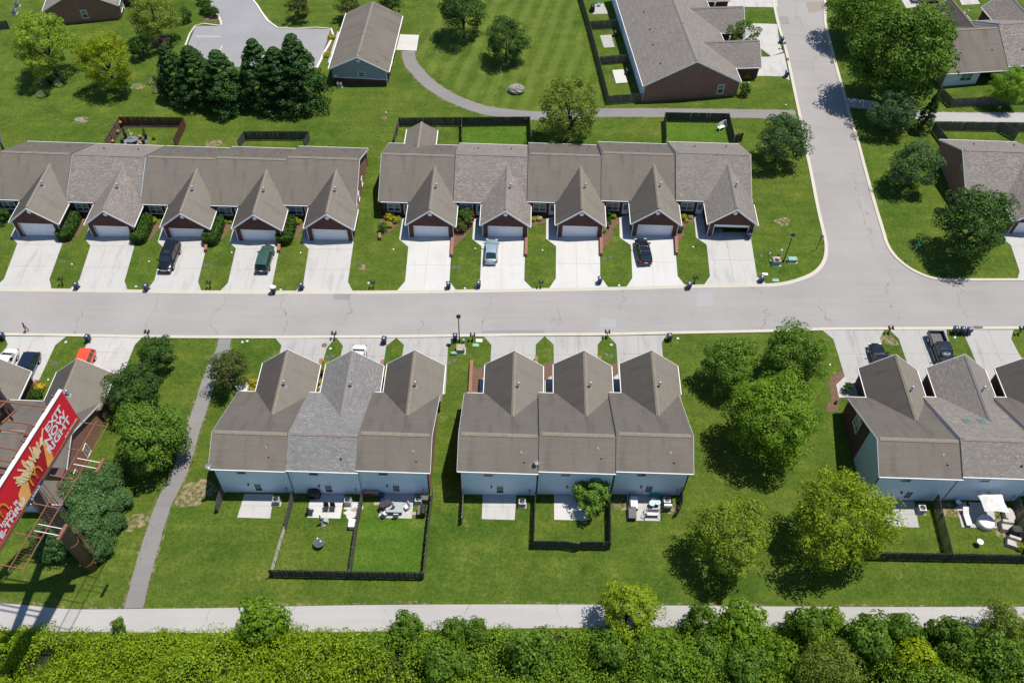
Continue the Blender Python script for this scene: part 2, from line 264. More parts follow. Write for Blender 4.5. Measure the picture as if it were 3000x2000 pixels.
MT = dict(
 grass=grass_mat('grass'), field=grass_mat('mown_field', 0.0, True), lush=grass_mat('lush_grass', 0.5),
 asphalt=asphalt_mat('asphalt', (0.308, 0.292, 0.275)), lot=asphalt_mat('asphalt_lot', (0.275, 0.275, 0.28), 0.2),
 patch=asphalt_mat('asphalt_patch', (0.24, 0.24, 0.245), 0.1), patchred=asphalt_mat('asphalt_patch_red', (0.27, 0.23, 0.20), 0.1), patchlight=asphalt_mat('asphalt_patch_light', (0.325, 0.32, 0.32), 0.1),
 path=asphalt_mat('asphalt_path', (0.215, 0.205, 0.195), 0.4), lane=asphalt_mat('lane', (0.38, 0.368, 0.352), 0.3),
 conc=concrete_mat('concrete', (0.46, 0.447, 0.42), 0.62), conc_new=concrete_mat('concrete_new', (0.54, 0.527, 0.495), 0.3), conc_old=concrete_mat('concrete_old', (0.385, 0.375, 0.352), 0.7),
 kerb=concrete_mat('kerb_concrete', (0.52, 0.48, 0.395), 0.3), kerbw=concrete_mat('kerb_white', (0.68, 0.65, 0.58), 0.2), joint=M('joint_dirt', (0.16, 0.15, 0.12), None, 3),
 old=shingle_mat('shingle_old', (0.182, 0.160, 0.133), (0.136, 0.121, 0.102), 0.0, 0.75), oldst=shingle_mat('shingle_algae', (0.104, 0.094, 0.082), (0.080, 0.073, 0.065), 0.0, 0.75), oldm=shingle_mat('shingle_weathered', (0.144, 0.128, 0.110), (0.108, 0.097, 0.085), 0.0, 0.75), oldlit=shingle_mat('shingle_sunlit', (0.205, 0.185, 0.152), (0.175, 0.157, 0.132), 0.0, 0.4), new=shingle_mat('shingle_mottled', (0.205, 0.180, 0.160), (0.215, 0.190, 0.170), 0.65, 0.06),
 grey=shingle_mat('shingle_grey', (0.192, 0.185, 0.176), (0.205, 0.200, 0.192), 0.6, 0.06), tan=shingle_mat('shingle_tan', (0.198, 0.178, 0.156), (0.208, 0.190, 0.170), 0.5, 0.1),
 capold=M('ridge_old', (0.25, 0.215, 0.165), (0.19, 0.162, 0.125), 3, 0.9), capnew=M('ridge_new', (0.25, 0.225, 0.2), (0.18, 0.16, 0.145), 5, 0.9),
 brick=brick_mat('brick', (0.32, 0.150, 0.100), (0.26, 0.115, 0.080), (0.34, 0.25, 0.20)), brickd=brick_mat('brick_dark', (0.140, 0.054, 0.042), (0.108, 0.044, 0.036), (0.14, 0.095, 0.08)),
 siding=siding_mat('siding', (0.77, 0.85, 0.92)), sidingb=siding_mat('siding_blue', (0.29, 0.335, 0.365)), sidingt=siding_mat('siding_teal', (0.46, 0.57, 0.60)),
 white=M('white_trim', (0.84, 0.84, 0.83), (0.78, 0.78, 0.77), 2, 0.5), door=M('garage_white', (0.84, 0.85, 0.86), (0.78, 0.79, 0.81), 1.2, 0.45),
 glass=M('window_glass', (0.035, 0.055, 0.06), (0.07, 0.10, 0.10), 1.3, 0.08, 0, 0, 0.8), glassl=M('window_blind', (0.22, 0.29, 0.29), (0.12, 0.17, 0.18), 1.2, 0.15, 0, 0, 0.8), sky_glass=M('skylight_glass', (0.10, 0.19, 0.16), (0.07, 0.15, 0.13), 1, 0.1, 0, 0, 0.8),
 dark=M('dark_void', (0.012, 0.012, 0.013), None, 1, 0.9), black=M('black_metal', (0.02, 0.02, 0.022), None, 3, 0.45), blackp=M('black_plastic', (0.018, 0.019, 0.022), (0.03, 0.03, 0.034), 2, 0.5),
 bin=M('bin_navy', (0.030, 0.042, 0.072), (0.022, 0.03, 0.055), 2, 0.45), binlid=M('bin_lid', (0.045, 0.062, 0.105), (0.034, 0.047, 0.082), 3, 0.4),
 galv=M('galvanised', (0.48, 0.50, 0.51), (0.38, 0.40, 0.41), 5, 0.4, 0, 0.6), terra=M('vent_red', (0.36, 0.11, 0.06), None, 4), rubber=M('rubber', (0.015, 0.015, 0.016), None, 4, 0.8),
 wood_brown=M('fence_brown', (0.15, 0.066, 0.04), (0.085, 0.04, 0.027), 4, 0.85), wood_tan=M('fence_tan', (0.19, 0.135, 0.095), (0.13, 0.09, 0.062), 4, 0.85), wood_grey=M('fence_grey', (0.175, 0.158, 0.128), (0.095, 0.088, 0.072), 3, 0.88), wood_dark=M('fence_dark', (0.105, 0.102, 0.085), (0.050, 0.050, 0.043), 3, 0.88),
 wood_pale=M('fence_pale', (0.34, 0.31, 0.27), (0.22, 0.2, 0.17), 3, 0.85),
 bark=M('bark', (0.10, 0.075, 0.055), (0.05, 0.038, 0.03), 3, 0.9, 0.05), mulch=M('mulch', (0.20, 0.125, 0.085), (0.11, 0.065, 0.045), 5, 0.95, 0.1, 0, 0.1, 6), soil=patchy_mat('bare_soil', (0.30, 0.235, 0.145), (0.20, 0.165, 0.095), 0.44), verge=patchy_mat('dry_verge', (0.27, 0.21, 0.12), (0.17, 0.15, 0.08), 0.50), litter=M('leaf_litter', (0.030, 0.042, 0.012), (0.018, 0.026, 0.008), 3, 0.95, 0.1), mulchd=M('mulch_dark', (0.075, 0.05, 0.04), (0.04, 0.027, 0.022), 5, 0.95, 0.1),
 rust=M('rusty_steel', (0.24, 0.105, 0.062), (0.17, 0.075, 0.05), 2.5, 0.75), steelb=M('pole_brown', (0.135, 0.082, 0.064), (0.095, 0.06, 0.05), 0.6, 0.5), rustbox=M('rust_patch', (0.30, 0.10, 0.05), (0.42, 0.42, 0.36), 2.2, 0.7),
 green_box=M('utility_green', (0.25, 0.42, 0.30), (0.20, 0.35, 0.26), 2, 0.5), sign_green=M('sign_green', (0.02, 0.26, 0.20), None, 2, 0.4), signback=M('sign_back', (0.42, 0.42, 0.41), None, 3, 0.4, 0, 0.5),
 iron=M('cast_iron', (0.13, 0.13, 0.135), (0.085, 0.085, 0.09), 5, 0.6, 0, 0.3), ironr=M('cast_iron_rust', (0.20, 0.11, 0.085), (0.13, 0.08, 0.065), 5, 0.7), cap=M('white_cap', (0.8, 0.8, 0.78), None, 4, 0.5), bluegr=M('meter_blue', (0.45, 0.62, 0.60), None, 4),
 cloth_w=M('cloth_white', (0.74, 0.72, 0.68), (0.6, 0.58, 0.55), 2.5, 0.85), cloth_t=M('cloth_taupe', (0.50, 0.46, 0.41), (0.38, 0.35, 0.31), 2, 0.85), cloth_b=M('cloth_black', (0.03, 0.03, 0.033), (0.05, 0.05, 0.052), 3, 0.75), cloth_blue=M('cloth_blue', (0.05, 0.09, 0.2), None, 4, 0.8),
 wick=M('wicker', (0.12, 0.09, 0.07), (0.07, 0.05, 0.04), 6), glasst=M('table_glass', (0.30, 0.34, 0.33), (0.40, 0.43, 0.42), 2, 0.12, 0, 0, 0.7), glassd=M('table_glass_dark', (0.05, 0.085, 0.07), (0.09, 0.13, 0.10), 2, 0.12, 0, 0, 0.7),
 stone=M('boulder', (0.36, 0.33, 0.28), (0.22, 0.20, 0.175), 1.6, 0.9, 0.15), slate=M('slate', (0.12, 0.13, 0.15), (0.19, 0.2, 0.22), 2.0, 0.6), paver=M('paver', (0.40, 0.33, 0.27), (0.3, 0.24, 0.2), 4), teal=M('hose_teal', (0.03, 0.30, 0.24), None, 4, 0.5),
 red=M('flower_red', (0.45, 0.02, 0.025), (0.5, 0.06, 0.07), 8), yellow=M('flower_yellow', (0.62, 0.40, 0.02), (0.7, 0.28, 0.02), 8), pink=M('flower_pink', (0.45, 0.16, 0.2), None, 8), petalw=M('flower_white', (0.7, 0.68, 0.6), None, 8), redpl=M('red_plastic', (0.42, 0.02, 0.02), None, 3, 0.4),
 bb_red=M('billboard_red', (0.74, 0.018, 0.036), (0.68, 0.015, 0.032), 0.4, 0.5), bb_dk=M('billboard_crimson', (0.46, 0.010, 0.03), None, 0.5, 0.5), bb_or=M('billboard_orange', (0.88, 0.34, 0.06), (0.90, 0.50, 0.17), 0.7, 0.5), bb_ye=M('billboard_gold', (0.75, 0.36, 0.03), None, 2, 0.5), bb_wh=M('billboard_white', (0.82, 0.82, 0.82), None, 2, 0.5), fry=M('billboard_fry', (0.85, 0.58, 0.26), (0.90, 0.76, 0.50), 1.6, 0.5), fry2=M('billboard_fry_pale', (0.90, 0.74, 0.48), (0.80, 0.52, 0.22), 1.6, 0.5), navy=M('plate_navy', (0.02, 0.05, 0.12), None, 2, 0.4),
 skin=M('skin', (0.52, 0.29, 0.21), (0.46, 0.25, 0.18), 8, 0.55), hair=M('hair', (0.05, 0.032, 0.022), None, 20, 0.7), shirt=M('shirt_black', (0.018, 0.018, 0.02), (0.028, 0.028, 0.03), 8, 0.85), pants=M('pants_dark', (0.025, 0.022, 0.024), (0.035, 0.03, 0.03), 8, 0.85),
 chrome=M('chrome', (0.62, 0.63, 0.64), None, 2, 0.15, 0, 0.9), lens=M('lamp_lens', (0.72, 0.72, 0.68), None, 2, 0.1), tail=M('tail_lamp', (0.42, 0.01, 0.012), None, 2, 0.15), carglass=M('car_glass', (0.012, 0.02, 0.024), (0.022, 0.034, 0.04), 1, 0.04, 0, 0, 0.9), alloy=M('alloy', (0.5, 0.5, 0.51), None, 5, 0.3, 0, 0.7),
)
LF = dict(
 mid=leaf_mat('leaf_mid', (0.066, 0.14, 0.014), (0.118, 0.215, 0.024), (0.2, 0.315, 0.044), 0.35),
 dark=leaf_mat('leaf_dark', (0.03, 0.072, 0.014), (0.055, 0.118, 0.023), (0.105, 0.18, 0.038), 0.3),
 blue=leaf_mat('leaf_blue', (0.045, 0.092, 0.026), (0.078, 0.145, 0.044), (0.13, 0.205, 0.066), 0.3),
 light=leaf_mat('leaf_light', (0.14, 0.225, 0.018), (0.235, 0.345, 0.03), (0.36, 0.46, 0.052), 0.42),
 bright=leaf_mat('leaf_bright', (0.1, 0.195, 0.014), (0.175, 0.3, 0.022), (0.275, 0.41, 0.038), 0.42),
 yellow=leaf_mat('leaf_yellow', (0.17, 0.25, 0.01), (0.3, 0.38, 0.016), (0.45, 0.5, 0.026), 0.42),
 ygreen=leaf_mat('leaf_yellowgreen', (0.14, 0.225, 0.012), (0.245, 0.345, 0.020), (0.38, 0.45, 0.030), 0.42),
 olive=leaf_mat('leaf_olive', (0.12, 0.175, 0.022), (0.2, 0.27, 0.038), (0.3, 0.37, 0.066), 0.4),
 conifer=leaf_mat('leaf_conifer', (0.014, 0.044, 0.01), (0.032, 0.08, 0.018), (0.07, 0.135, 0.03), 0.15),
 juniper=leaf_mat('leaf_juniper', (0.036, 0.088, 0.024), (0.07, 0.145, 0.042), (0.125, 0.215, 0.066), 0.2),
 crape=leaf_mat('leaf_crape', (0.046, 0.081, 0.018), (0.084, 0.125, 0.028), (0.178, 0.128, 0.046), 0.3),
 kudzu=leaf_mat('leaf_kudzu', (0.13, 0.225, 0.010), (0.235, 0.35, 0.016), (0.36, 0.475, 0.028), 0.42),
 hedge=leaf_mat('leaf_hedge', (0.022, 0.061, 0.011), (0.046, 0.107, 0.016), (0.090, 0.171, 0.027), 0.2),
 lime=leaf_mat('leaf_lime', (0.171, 0.239, 0.016), (0.310, 0.377, 0.027), (0.512, 0.522, 0.054), 0.4),
 gold=leaf_mat('leaf_gold', (0.232, 0.246, 0.016), (0.465, 0.420, 0.027), (0.713, 0.522, 0.041), 0.35),
 tuft=leaf_mat('leaf_tuft', (0.14, 0.19, 0.07), (0.22, 0.28, 0.11), (0.32, 0.37, 0.17), 0.3),
 tuft0=leaf_mat('leaf_tuft0', (0.109, 0.152, 0.041), (0.178, 0.232, 0.068), (0.264, 0.304, 0.108), 0.3),
)
# ================================================================== the setting
def W(p, dz=0.0): return Vector((p[0], p[1], gz(p[0]) + dz))
def px2w(pts): return [at(*p) for p in pts]
def sheet(name, wpts, mat, dz, label=None, cat=None, group=None, kind='structure', parent=None):
    me = bpy.data.meshes.new(name); n = len(wpts)
    bm = bmesh.new(); vs = [bm.verts.new(W(p, dz)) for p in wpts]; f = bm.faces.new(vs)
    f.normal_update()
    if f.normal.z < 0: f.normal_flip()
    bmesh.ops.triangulate(bm, faces=bm.faces); bm.to_mesh(me); bm.free(); me.materials.append(mat)
    o = link(name, me, parent); return tag(o, label, cat, group, kind)
def blob(c, r, n=18, jag=0.18, sy=1.0):
    ph = random.random() * 6
    return [Vector((c[0] + r * (1 + jag * math.sin(3 * t + ph) + random.uniform(-jag, jag) * .6) * math.cos(t), c[1] + sy * r * (1 + jag * math.sin(2 * t + ph) + random.uniform(-jag, jag) * .6) * math.sin(t), 0)) for t in [2 * math.pi * i / n for i in range(n)]]
def smooth(pts, k=6):
    P = [Vector((p[0], p[1], 0)) for p in pts]; out = []
    for i in range(len(P) - 1):
        a, b, c, d = P[max(i - 1, 0)], P[i], P[i + 1], P[min(i + 2, len(P) - 1)]
        for j in range(k):
            t = j / k; out.append(0.5 * ((2 * b) + (c - a) * t + (2 * a - 5 * b + 4 * c - d) * t * t + (3 * b - a - 3 * c + d) * t ** 3))
    out.append(P[-1]); return out
def offset(pts, d):
    out = []
    for i, p in enumerate(pts):
        a = pts[max(i - 1, 0)]; b = pts[min(i + 1, len(pts) - 1)]; t = (b - a); t.z = 0; t.normalize(); out.append(p + Vector((-t.y, t.x, 0)) * d)
    return out
S = 900.0
g = MB(); g.add([(-S, -S, gz(-S)), (S, -S, gz(S)), (S, S, gz(S)), (-S, S, gz(-S))], [(0, 1, 2, 3)])
tag(g.build('ground', MT['grass']), 'mown green lawn covering the whole neighbourhood', 'lawn', None, 'structure')
sheet('lawn_field', px2w(Z('a2', (-420, -300), (560, -300), (640, 300), (840, 930), (250, 1040), (-300, 960), (-760, 680), (-900, 480), (-860, 300), (-560, 0))), MT['field'], 0.006, 'striped freshly mown lawn around the boulder', 'lawn')
sheet('yard_lawn', px2w(Z('a2', (1390, 1110), (1970, 1120), (2015, 1330), (1400, 1330))), MT['lush'], 0.008, 'bright green fenced yard with the white swing', 'lawn')
sheet('yard_lawn', px2w(Z('a1', (1893, 1160), (2510, 1155), (2515, 1340), (1888, 1340))), MT['lush'], 0.008, 'empty lush green yard inside the double dark fence', 'lawn')
sheet('yard_lawn', px2w(Z('d1', (930, 800), (980, 520), (1580, 520), (1530, 1235), (870, 1230))), MT['lush'], 0.008, 'lush green fenced back yard behind the glass patio table', 'lawn')

kerbU = px2w([(-420, 838), (-150, 843), (0, 845), (150, 846.5), (373, 849.5), (644, 852.5), (1034, 853), (1161, 852), (1335, 850), (1560, 846), (1780, 842.6), (2007, 836), (2190, 832.5), (2263, 831), (2314, 823), (2368, 804), (2397, 782), (2412, 754), (2415, 719), (2409, 687), (2390, 604), (2371, 505), (2355, 429), (2346, 376), (2323, 265), (2298, 147), (2275.5, 70), (2261, 0), (2235, -130)])
kerbE = px2w([(2380, -130), (2412, 0), (2413, 48), (2416, 80), (2435, 153), (2448, 204), (2470, 281), (2489, 351), (2507, 410), (2530, 497), (2556, 591), (2581, 674), (2594, 716), (2617, 751), (2649, 779.5), (2680, 798.6), (2722, 816), (2760, 822.5), (2808, 823.5), (3000, 823.5), (3420, 823)])
kerbL = px2w([(-420, 972), (-150, 980), (0, 983.5), (191, 986), (478, 991), (807, 992), (989, 991), (1161, 990), (1420, 986.7), (1500, 985.5), (1780, 983.5), (1946, 980), (2250, 974), (2409, 968.6), (2585, 967), (3000, 965), (3420, 963)])
kerbU, kerbE, kerbL = smooth(kerbU), smooth(kerbE), smooth(kerbL)
road = kerbU + kerbE + list(reversed(kerbL))
sheet('road', road, MT['asphalt'], 0.02, 'pale grey asphalt street with a side street joining it', 'road')
def kerb(pts, side, mat, name, label, w=0.52, h=0.12):
    prof = [(0, -0.1), (0, h), (0.14, h), (0.26, h * 0.55), (w, 0.035), (w, -0.1)]
    b = MB(); vs = []; n = len(prof)
    for i, p in enumerate(pts):
        q = [offset(pts[max(i - 1, 0):i + 2], side * o)[min(i, 1)] for o, z in prof]
        vs += [W(a, z) for a, (o, z) in zip(q, prof)]
    fs = [(i * n + j, (i + 1) * n + j, (i + 1) * n + j + 1, i * n + j + 1) for i in range(len(pts) - 1) for j in range(n - 1)]
    b.add(vs, fs); return tag(b.build(name, mat), label, 'kerb', None, 'structure')
kerb(kerbU, -1, MT['kerb'], 'kerb', 'beige rolled kerb rounding the corner into the side street')
kerb(kerbE, 1, MT['kerb'], 'kerb', 'beige kerb on the far side of the side street')
kerb(kerbL, 1, MT['kerb'], 'kerb', 'beige kerb along the lower row of driveways')
# repairs in the asphalt (real patches)
for nm, pts, m, lb in (
  ('asphalt_patch', Z('b1', (712, 1443), (868, 1443), (862, 1500), (705, 1495)), 'patch', 'dark square asphalt repair at the upper kerb'),
  ('asphalt_patch', Z('c1', (2078, 212), (2660, 212), (2640, 250), (2076, 250)), 'patch', 'long dark asphalt repair strip by the lower kerb'),
  ('asphalt_patch', Z('c2', (803, 105), (955, 105), (955, 188), (803, 186)), 'patchlight', 'pale square asphalt repair in the street'),
  ('asphalt_patch', Z('b2', (1700, 1428), (1843, 1432), (1850, 1560), (1695, 1560)), 'patchlight', 'large pale asphalt repair below the open garage'),
  ('asphalt_patch', Z('a3', (345, 20), (520, 20), (505, 100), (375, 125)), 'patchred', 'reddish worn asphalt at the top of the side street'),
  ('asphalt_patch', Z('a3', (105, 155), (185, 155), (200, 228), (125, 228)), 'patch', 'small dark repair near the two bins of the side street'),
  ('asphalt_patch', Z('b3', (845, 540), (870, 560), (890, 640), (915, 680), (880, 680), (855, 620)), 'patchlight', 'pale crescent repair in the side street')):
    sheet(nm, px2w(pts), MT[m], 0.026, lb, 'asphalt')

def clip(poly, a, n, keep):                    # half-plane clip
    out = []
    for i in range(len(poly)):
        p, q = poly[i], poly[(i + 1) % len(poly)]; dp = (p - a).dot(n) * keep; dq = (q - a).dot(n) * keep
        if dp >= 0: out.append(p)
        if dp * dq < 0: out.append(p + (q - p) * (dp / (dp - dq)))
    return out
def area(poly): return abs(sum(poly[i].x * poly[(i + 1) % len(poly)].y - poly[(i + 1) % len(poly)].x * poly[i].y for i in range(len(poly)))) / 2
def paved(name, pts, mat, label, cat, cols, rows, gap=0.011, top=0.05, group=None):
    P = [Vector((p.x, p.y, 0)) for p in pts]
    base = sheet(name, P, MT['joint'], 0.012, label, cat, group)
    x0, x1 = min(p.x for p in P), max(p.x for p in P); y0, y1 = min(p.y for p in P), max(p.y for p in P)
    cx = sum(p.x for p in P) / len(P)
    xs = [-1e3] + [x0 + (x1 - x0) * (i + 1) / cols for i in range(cols - 1)] + [1e3]; ys = [-1e3] + [y0 + (y1 - y0) * (i + 1) / rows for i in range(rows - 1)] + [1e3]
    for i in range(cols):
        for j in range(rows):
            q = P
            for a, n, k in ((Vector((xs[i] + gap, 0, 0)), Vector((1, 0, 0)), 1), (Vector((xs[i + 1] - gap, 0, 0)), Vector((1, 0, 0)), -1), (Vector((0, ys[j] + gap, 0)), Vector((0, 1, 0)), 1), (Vector((0, ys[j + 1] - gap, 0)), Vector((0, 1, 0)), -1)):
                if q: q = clip(q, a, n, k)
            if len(q) > 2 and area(q) > 0.15:
                b = MB(); b.prism([W(p, top + random.uniform(-.003, .003)) for p in q], (0, 0, -0.045)); b.build('slab', mat, base)
    return base
DR = [
 ('b0', [(150,800),(100,915),(160,985),(38,1310),(-60,1398),(475,1400),(455,1310),(578,975),(578,860),(230,860)], 'conc', 'empty concrete driveway of the leftmost upper townhouse'),
 ('b0', [(825,820),(780,945),(832,1005),(730,1320),(640,1405),(1172,1410),(1145,1330),(1250,955),(1250,880),(860,880)], 'conc', 'empty concrete driveway below the pale mottled roof'),
 ('b0', [(1490,830),(1450,970),(1498,1018),(1420,1320),(1350,1414),(1850,1418),(1820,1335),(1905,985),(1900,880),(1530,880)], 'conc', 'stained driveway with the black sport utility vehicle'),
 ('b0', [(2140,850),(2110,975),(2168,1030),(2095,1345),(2025,1419),(2530,1421),(2502,1355),(2560,1070),(2570,900),(2190,880)], 'conc', 'driveway with the dark green station wagon'),
 ('b1', [(445,850),(415,965),(485,1035),(437,1340),(365,1419),(888,1420),(845,1335),(895,985),(890,880),(480,880)], 'conc', 'empty grey concrete driveway beside the wide lawn gap'),
 ('b1', [(1345,755),(1315,945),(1400,1015),(1370,1330),(1297,1416),(1835,1410),(1778,1330),(1790,1110),(1800,900),(1400,880),(1385,740)], 'conc_new', 'bright clean driveway next to the red rose bushes'),
 ('b1', [(2000,755),(1988,945),(2072,1010),(2060,1310),(2000,1408),(2542,1400),(2464,1325),(2470,1100),(2475,900),(2085,880),(2060,740)], 'conc_new', 'bright driveway with the pale blue hatchback'),
 ('b2', [(315,755),(312,940),(405,1010),(402,1305),(340,1397),(885,1388),(810,1285),(808,1100),(815,900),(410,880),(385,740)], 'conc_new', 'bright empty driveway left of the black crossover'),
 ('b2', [(985,740),(990,930),(1092,1000),(1105,1300),(1050,1384),(1590,1369),(1522,1285),(1505,1090),(1500,890),(1095,880),(1075,720)], 'conc_new', 'bright driveway with the black crossover'),
 ('b2', [(1672,740),(1690,930),(1788,995),(1818,1285),(1762,1366),(2330,1350),(2250,1290),(2195,940),(2210,880),(1785,880),(1745,700)], 'conc', 'driveway in front of the open garage'),
 ('b3', [(2195,860),(2125,915),(2230,1000),(2310,1240),(2285,1326),(2800,1326),(2800,860)], 'conc', 'driveway at the right edge beyond the side street'),
 ('c0', [(40,268),(73,340),(-80,700),(220,800),(300,740),(365,660),(508,350),(605,272)], 'conc', 'driveway with the white sedan and the navy crossover'),
 ('c0', [(775,270),(797,335),(640,700),(1080,720),(1130,615),(1240,345),(1310,274)], 'conc', 'driveway with the orange boxy car'),
 ('c1', [(180,288),(235,352),(150,700),(560,760),(600,560),(650,375),(715,300),(735,288)], 'conc_old', 'driveway with a rusty round manhole near the kerb'),
 ('c1', [(745,287),(800,357),(690,800),(1130,760),(1165,560),(1198,355),(1288,284)], 'conc_old', 'driveway with the white car half hidden by a roof'),
 ('c1', [(1292,284),(1360,350),(1270,800),(1740,800),(1765,345),(1885,278)], 'conc_old', 'driveway between the pointed grass island and the street lamp'),
 ('c2', [(-257,271),(-189,350),(-215,800),(215,800),(215,540),(218,345),(296,270)], 'conc_old', 'empty driveway right of the green utility lids'),
 ('c2', [(304,270),(382,345),(385,530),(380,800),(800,800),(785,520),(787,345),(850,268)], 'conc_old', 'empty driveway between two pointed grass islands'),
 ('c2', [(885,266),(957,340),(975,600),(980,800),(1450,800),(1390,500),(1375,325),(1420,256)], 'conc_old', 'empty driveway next to the lawn with the tree group'),
 ('c3', [(500,214),(600,295),(705,640),(830,900),(1200,900),(1085,480),(1028,290),(1065,212)], 'conc_old', 'driveway with the black coupe tucked behind a roof'),
 ('c3', [(1115,210),(1200,290),(1320,640),(1360,900),(1830,900),(1720,480),(1640,250),(1640,207)], 'conc_old', 'driveway with the black pickup truck'),
 ('c3', [(1790,208),(1810,275),(1960,620),(2010,900),(2600,900),(2300,420),(2232,290),(2255,208)], 'conc_old', 'empty driveway right of the three bins'),
 ('a2', [(1790,-60),(1825,62),(2440,72),(2435,-60)], 'conc', 'driveway at the top edge behind the mottled roof row'),
 ('a2', [(1905,212),(2352,222),(2436,226),(2455,392),(2490,480),(2380,520),(2200,385),(1960,380)], 'conc', 'driveway behind the spiky young tree'),
 ('a2', [(2060,520),(2352,526),(2500,492),(2550,742),(2480,706),(2352,702),(2100,698)], 'conc', 'driveway nearest the brick gable end of the row house'),
 ('a3', [(1170,-60),(1225,0),(1270,80),(1400,60),(1440,-60)], 'conc', 'short driveway under the tall leafy trees'),
 ('a3', [(1745,-30),(1780,50),(1950,40),(1900,-30)], 'conc', 'sliver of driveway between two far roofs')]
for rg, pts, m, lb in DR:
    w = px2w(Z(rg, *pts)); big = area([Vector((p.x, p.y, 0)) for p in w]) > 25
    paved('driveway', w, MT[m], lb, 'driveway', 2 if big else 1, 3 if big else 1, group='driveways')
PT = [
 ('d1', [(-105,458),(165,462),(130,685),(-172,676)], 'conc', 'bare grey patio beside the lone air conditioner'),
 ('d1', [(500,458),(812,463),(775,686),(472,676)], 'conc_new', 'pale patio with two black chairs'),
 ('d1', [(1150,458),(1456,463),(1430,686),(1126,678)], 'conc', 'patio with the glass table and cushioned chairs'),
 ('d1', [(2085,462),(2392,467),(2376,699),(2074,690)], 'conc', 'empty rough patio behind the left house of the middle trio'),
 ('d2', [(387,467),(690,472),(690,704),(387,696)], 'conc_new', 'patio half shaded by the small yard tree'),
 ('d2', [(1055,467),(1356,472),(1362,709),(1054,701)], 'conc', 'cluttered patio with swing frame and sofa'),
 ('d3', [(1050,527),(1342,527),(1387,768),(1090,761)], 'conc_old', 'grey patio in front of the lone door at the shady yard'),
 ('d3', [(1720,534),(2060,540),(2098,773),(1780,766)], 'conc', 'patio under the tilted white parasol'),
 ('a2', [(735,45),(838,35),(885,130),(742,135)], 'conc_old', 'small patio with the black grill at the row house'),
 ('a2', [(808,330),(910,322),(945,436),(845,442)], 'conc_old', 'bare brownish patio between two cross fences'),
 ('a2', [(920,648),(1022,640),(1062,760),(956,769)], 'conc_new', 'cream patio in the corner yard of the row house'),
 ('a1', [(1290,318),(1498,326),(1475,469),(1282,462)], 'conc_new', 'bright white concrete pad beside the blue-grey clubhouse')]
for rg, pts, m, lb in PT: paved('patio', px2w(Z(rg, *pts)), MT[m], lb, 'patio', 1, 2 if rg != 'a2' else 1, gap=0.008, group='patios')
WK = [('c2', [(300,672),(365,628),(372,800),(300,800)], 'entry walk left of the middle lower gable'), ('c2', [(900,667),(975,612),(1000,790),(905,790)], 'entry walk left of the last lower gable'), ('c1', [(2056,672),(2112,640),(2107,800),(2052,800)], 'entry walk beside the mulch bed and low brick wall'),
      ('c1', [(1187,672),(1237,650),(1225,790),(1173,790)], 'entry walk between yellow shrubs and a gable'), ('c1', [(590,695),(640,640),(615,790),(570,790)], 'entry walk between lime hedge and grey gable'), ('c3', [(625,712),(700,640),(800,700),(840,830),(650,830)], 'angled entry walk beside the curved mulch bed'),
      ('a1', [(750,290),(765,300),(690,600),(660,575)], 'white walk along the clubhouse wall')]
for rg, pts, lb in WK: paved('walkway', px2w(Z(rg, *pts)), MT['conc'], lb, 'walkway', 1, 1, group='walkways')
def ribbon(name, cpts, width, mat, dz, label, cat='path', k=6, jag=0.05):
    c = smooth(px2w(cpts), k); ws = width if isinstance(width, (list, tuple)) else (width, width); n = len(c)
    l, r = [], []
    for i, p in enumerate(c):
        o = offset(c[max(i - 1, 0):i + 2], 1)[min(i, 1)] - p; wd = (ws[0] + (ws[1] - ws[0]) * i / (n - 1)) / 2
        l.append(p + o * (wd + random.uniform(-jag, jag))); r.append(p - o * (wd + random.uniform(-jag, jag)))
    edge = sheet('path_verge', [p for p in offset(l, .3)] + list(reversed(offset(r, -.3))), MT['verge'], dz - 0.008, 'thin dry verge along: ' + label, 'verge')
    return sheet(name, l + list(reversed(r)), mat, dz, label, cat)
ribbon('path', Z('a1', (1402, 468), (1412, 560), (1475, 650), (1600, 775), (1750, 875), (1900, 945), (2100, 1012), (2352, 1048), (2600, 1065), (2900, 1050), (3180, 1037), (3740, 1037), (4500, 1046), (4960, 1052)), 2.35, MT['path'], 0.018, 'curved asphalt footpath from the white pad to the side street')
ribbon('path', Z('a3', (700, 940), (980, 975), (1400, 1060), (1700, 1078), (2352, 1082), (2700, 1085)), 2.6, MT['lane'], 0.018, 'pale footpath beyond the side street')
ribbon('path', Z('c0', (2070, 280), (2040, 400), (1945, 590), (1858, 870), (1770, 1130), (1655, 1500), (1500, 1815), (1435, 2010), (1330, 2360), (1228, 2760)), (1.7, 2.0), MT['path'], 0.018, 'straight asphalt footpath down to the lower lane')
lane_t = px2w([(-350, 1758), (0, 1766), (200, 1783), (420, 1782), (650, 1780), (900, 1774), (1250, 1770), (1700, 1770), (2100, 1774), (2600, 1777), (3000, 1776), (3350, 1775)])
lane_b = px2w([(-350, 1835), (0, 1845), (500, 1852), (1000, 1850), (1500, 1840), (2000, 1836), (2500, 1838), (3000, 1836), (3350, 1835)])
sheet('lane', smooth(lane_t) + list(reversed(smooth(lane_b))), MT['lane'], 0.02, 'pale narrow lane along the thicket', 'lane')
vt = smooth(lane_t); sheet('lane_verge', [p + Vector((0, .28 + random.uniform(-.15, .2), 0)) for p in vt] + list(reversed([p + Vector((0, -.1, 0)) for p in vt])), MT['verge'], 0.012, 'dry brown verge on the upper edge of the lane', 'verge')
lot = px2w([(590, -90), (622, 0), (626, 25), (641, 45), (650, 67), (641, 77), (574, 77), (539, 160), (548, 195), (925, 200), (946, 157), (968, 86), (811, 83), (750, 15), (738, 0), (670, -90)])
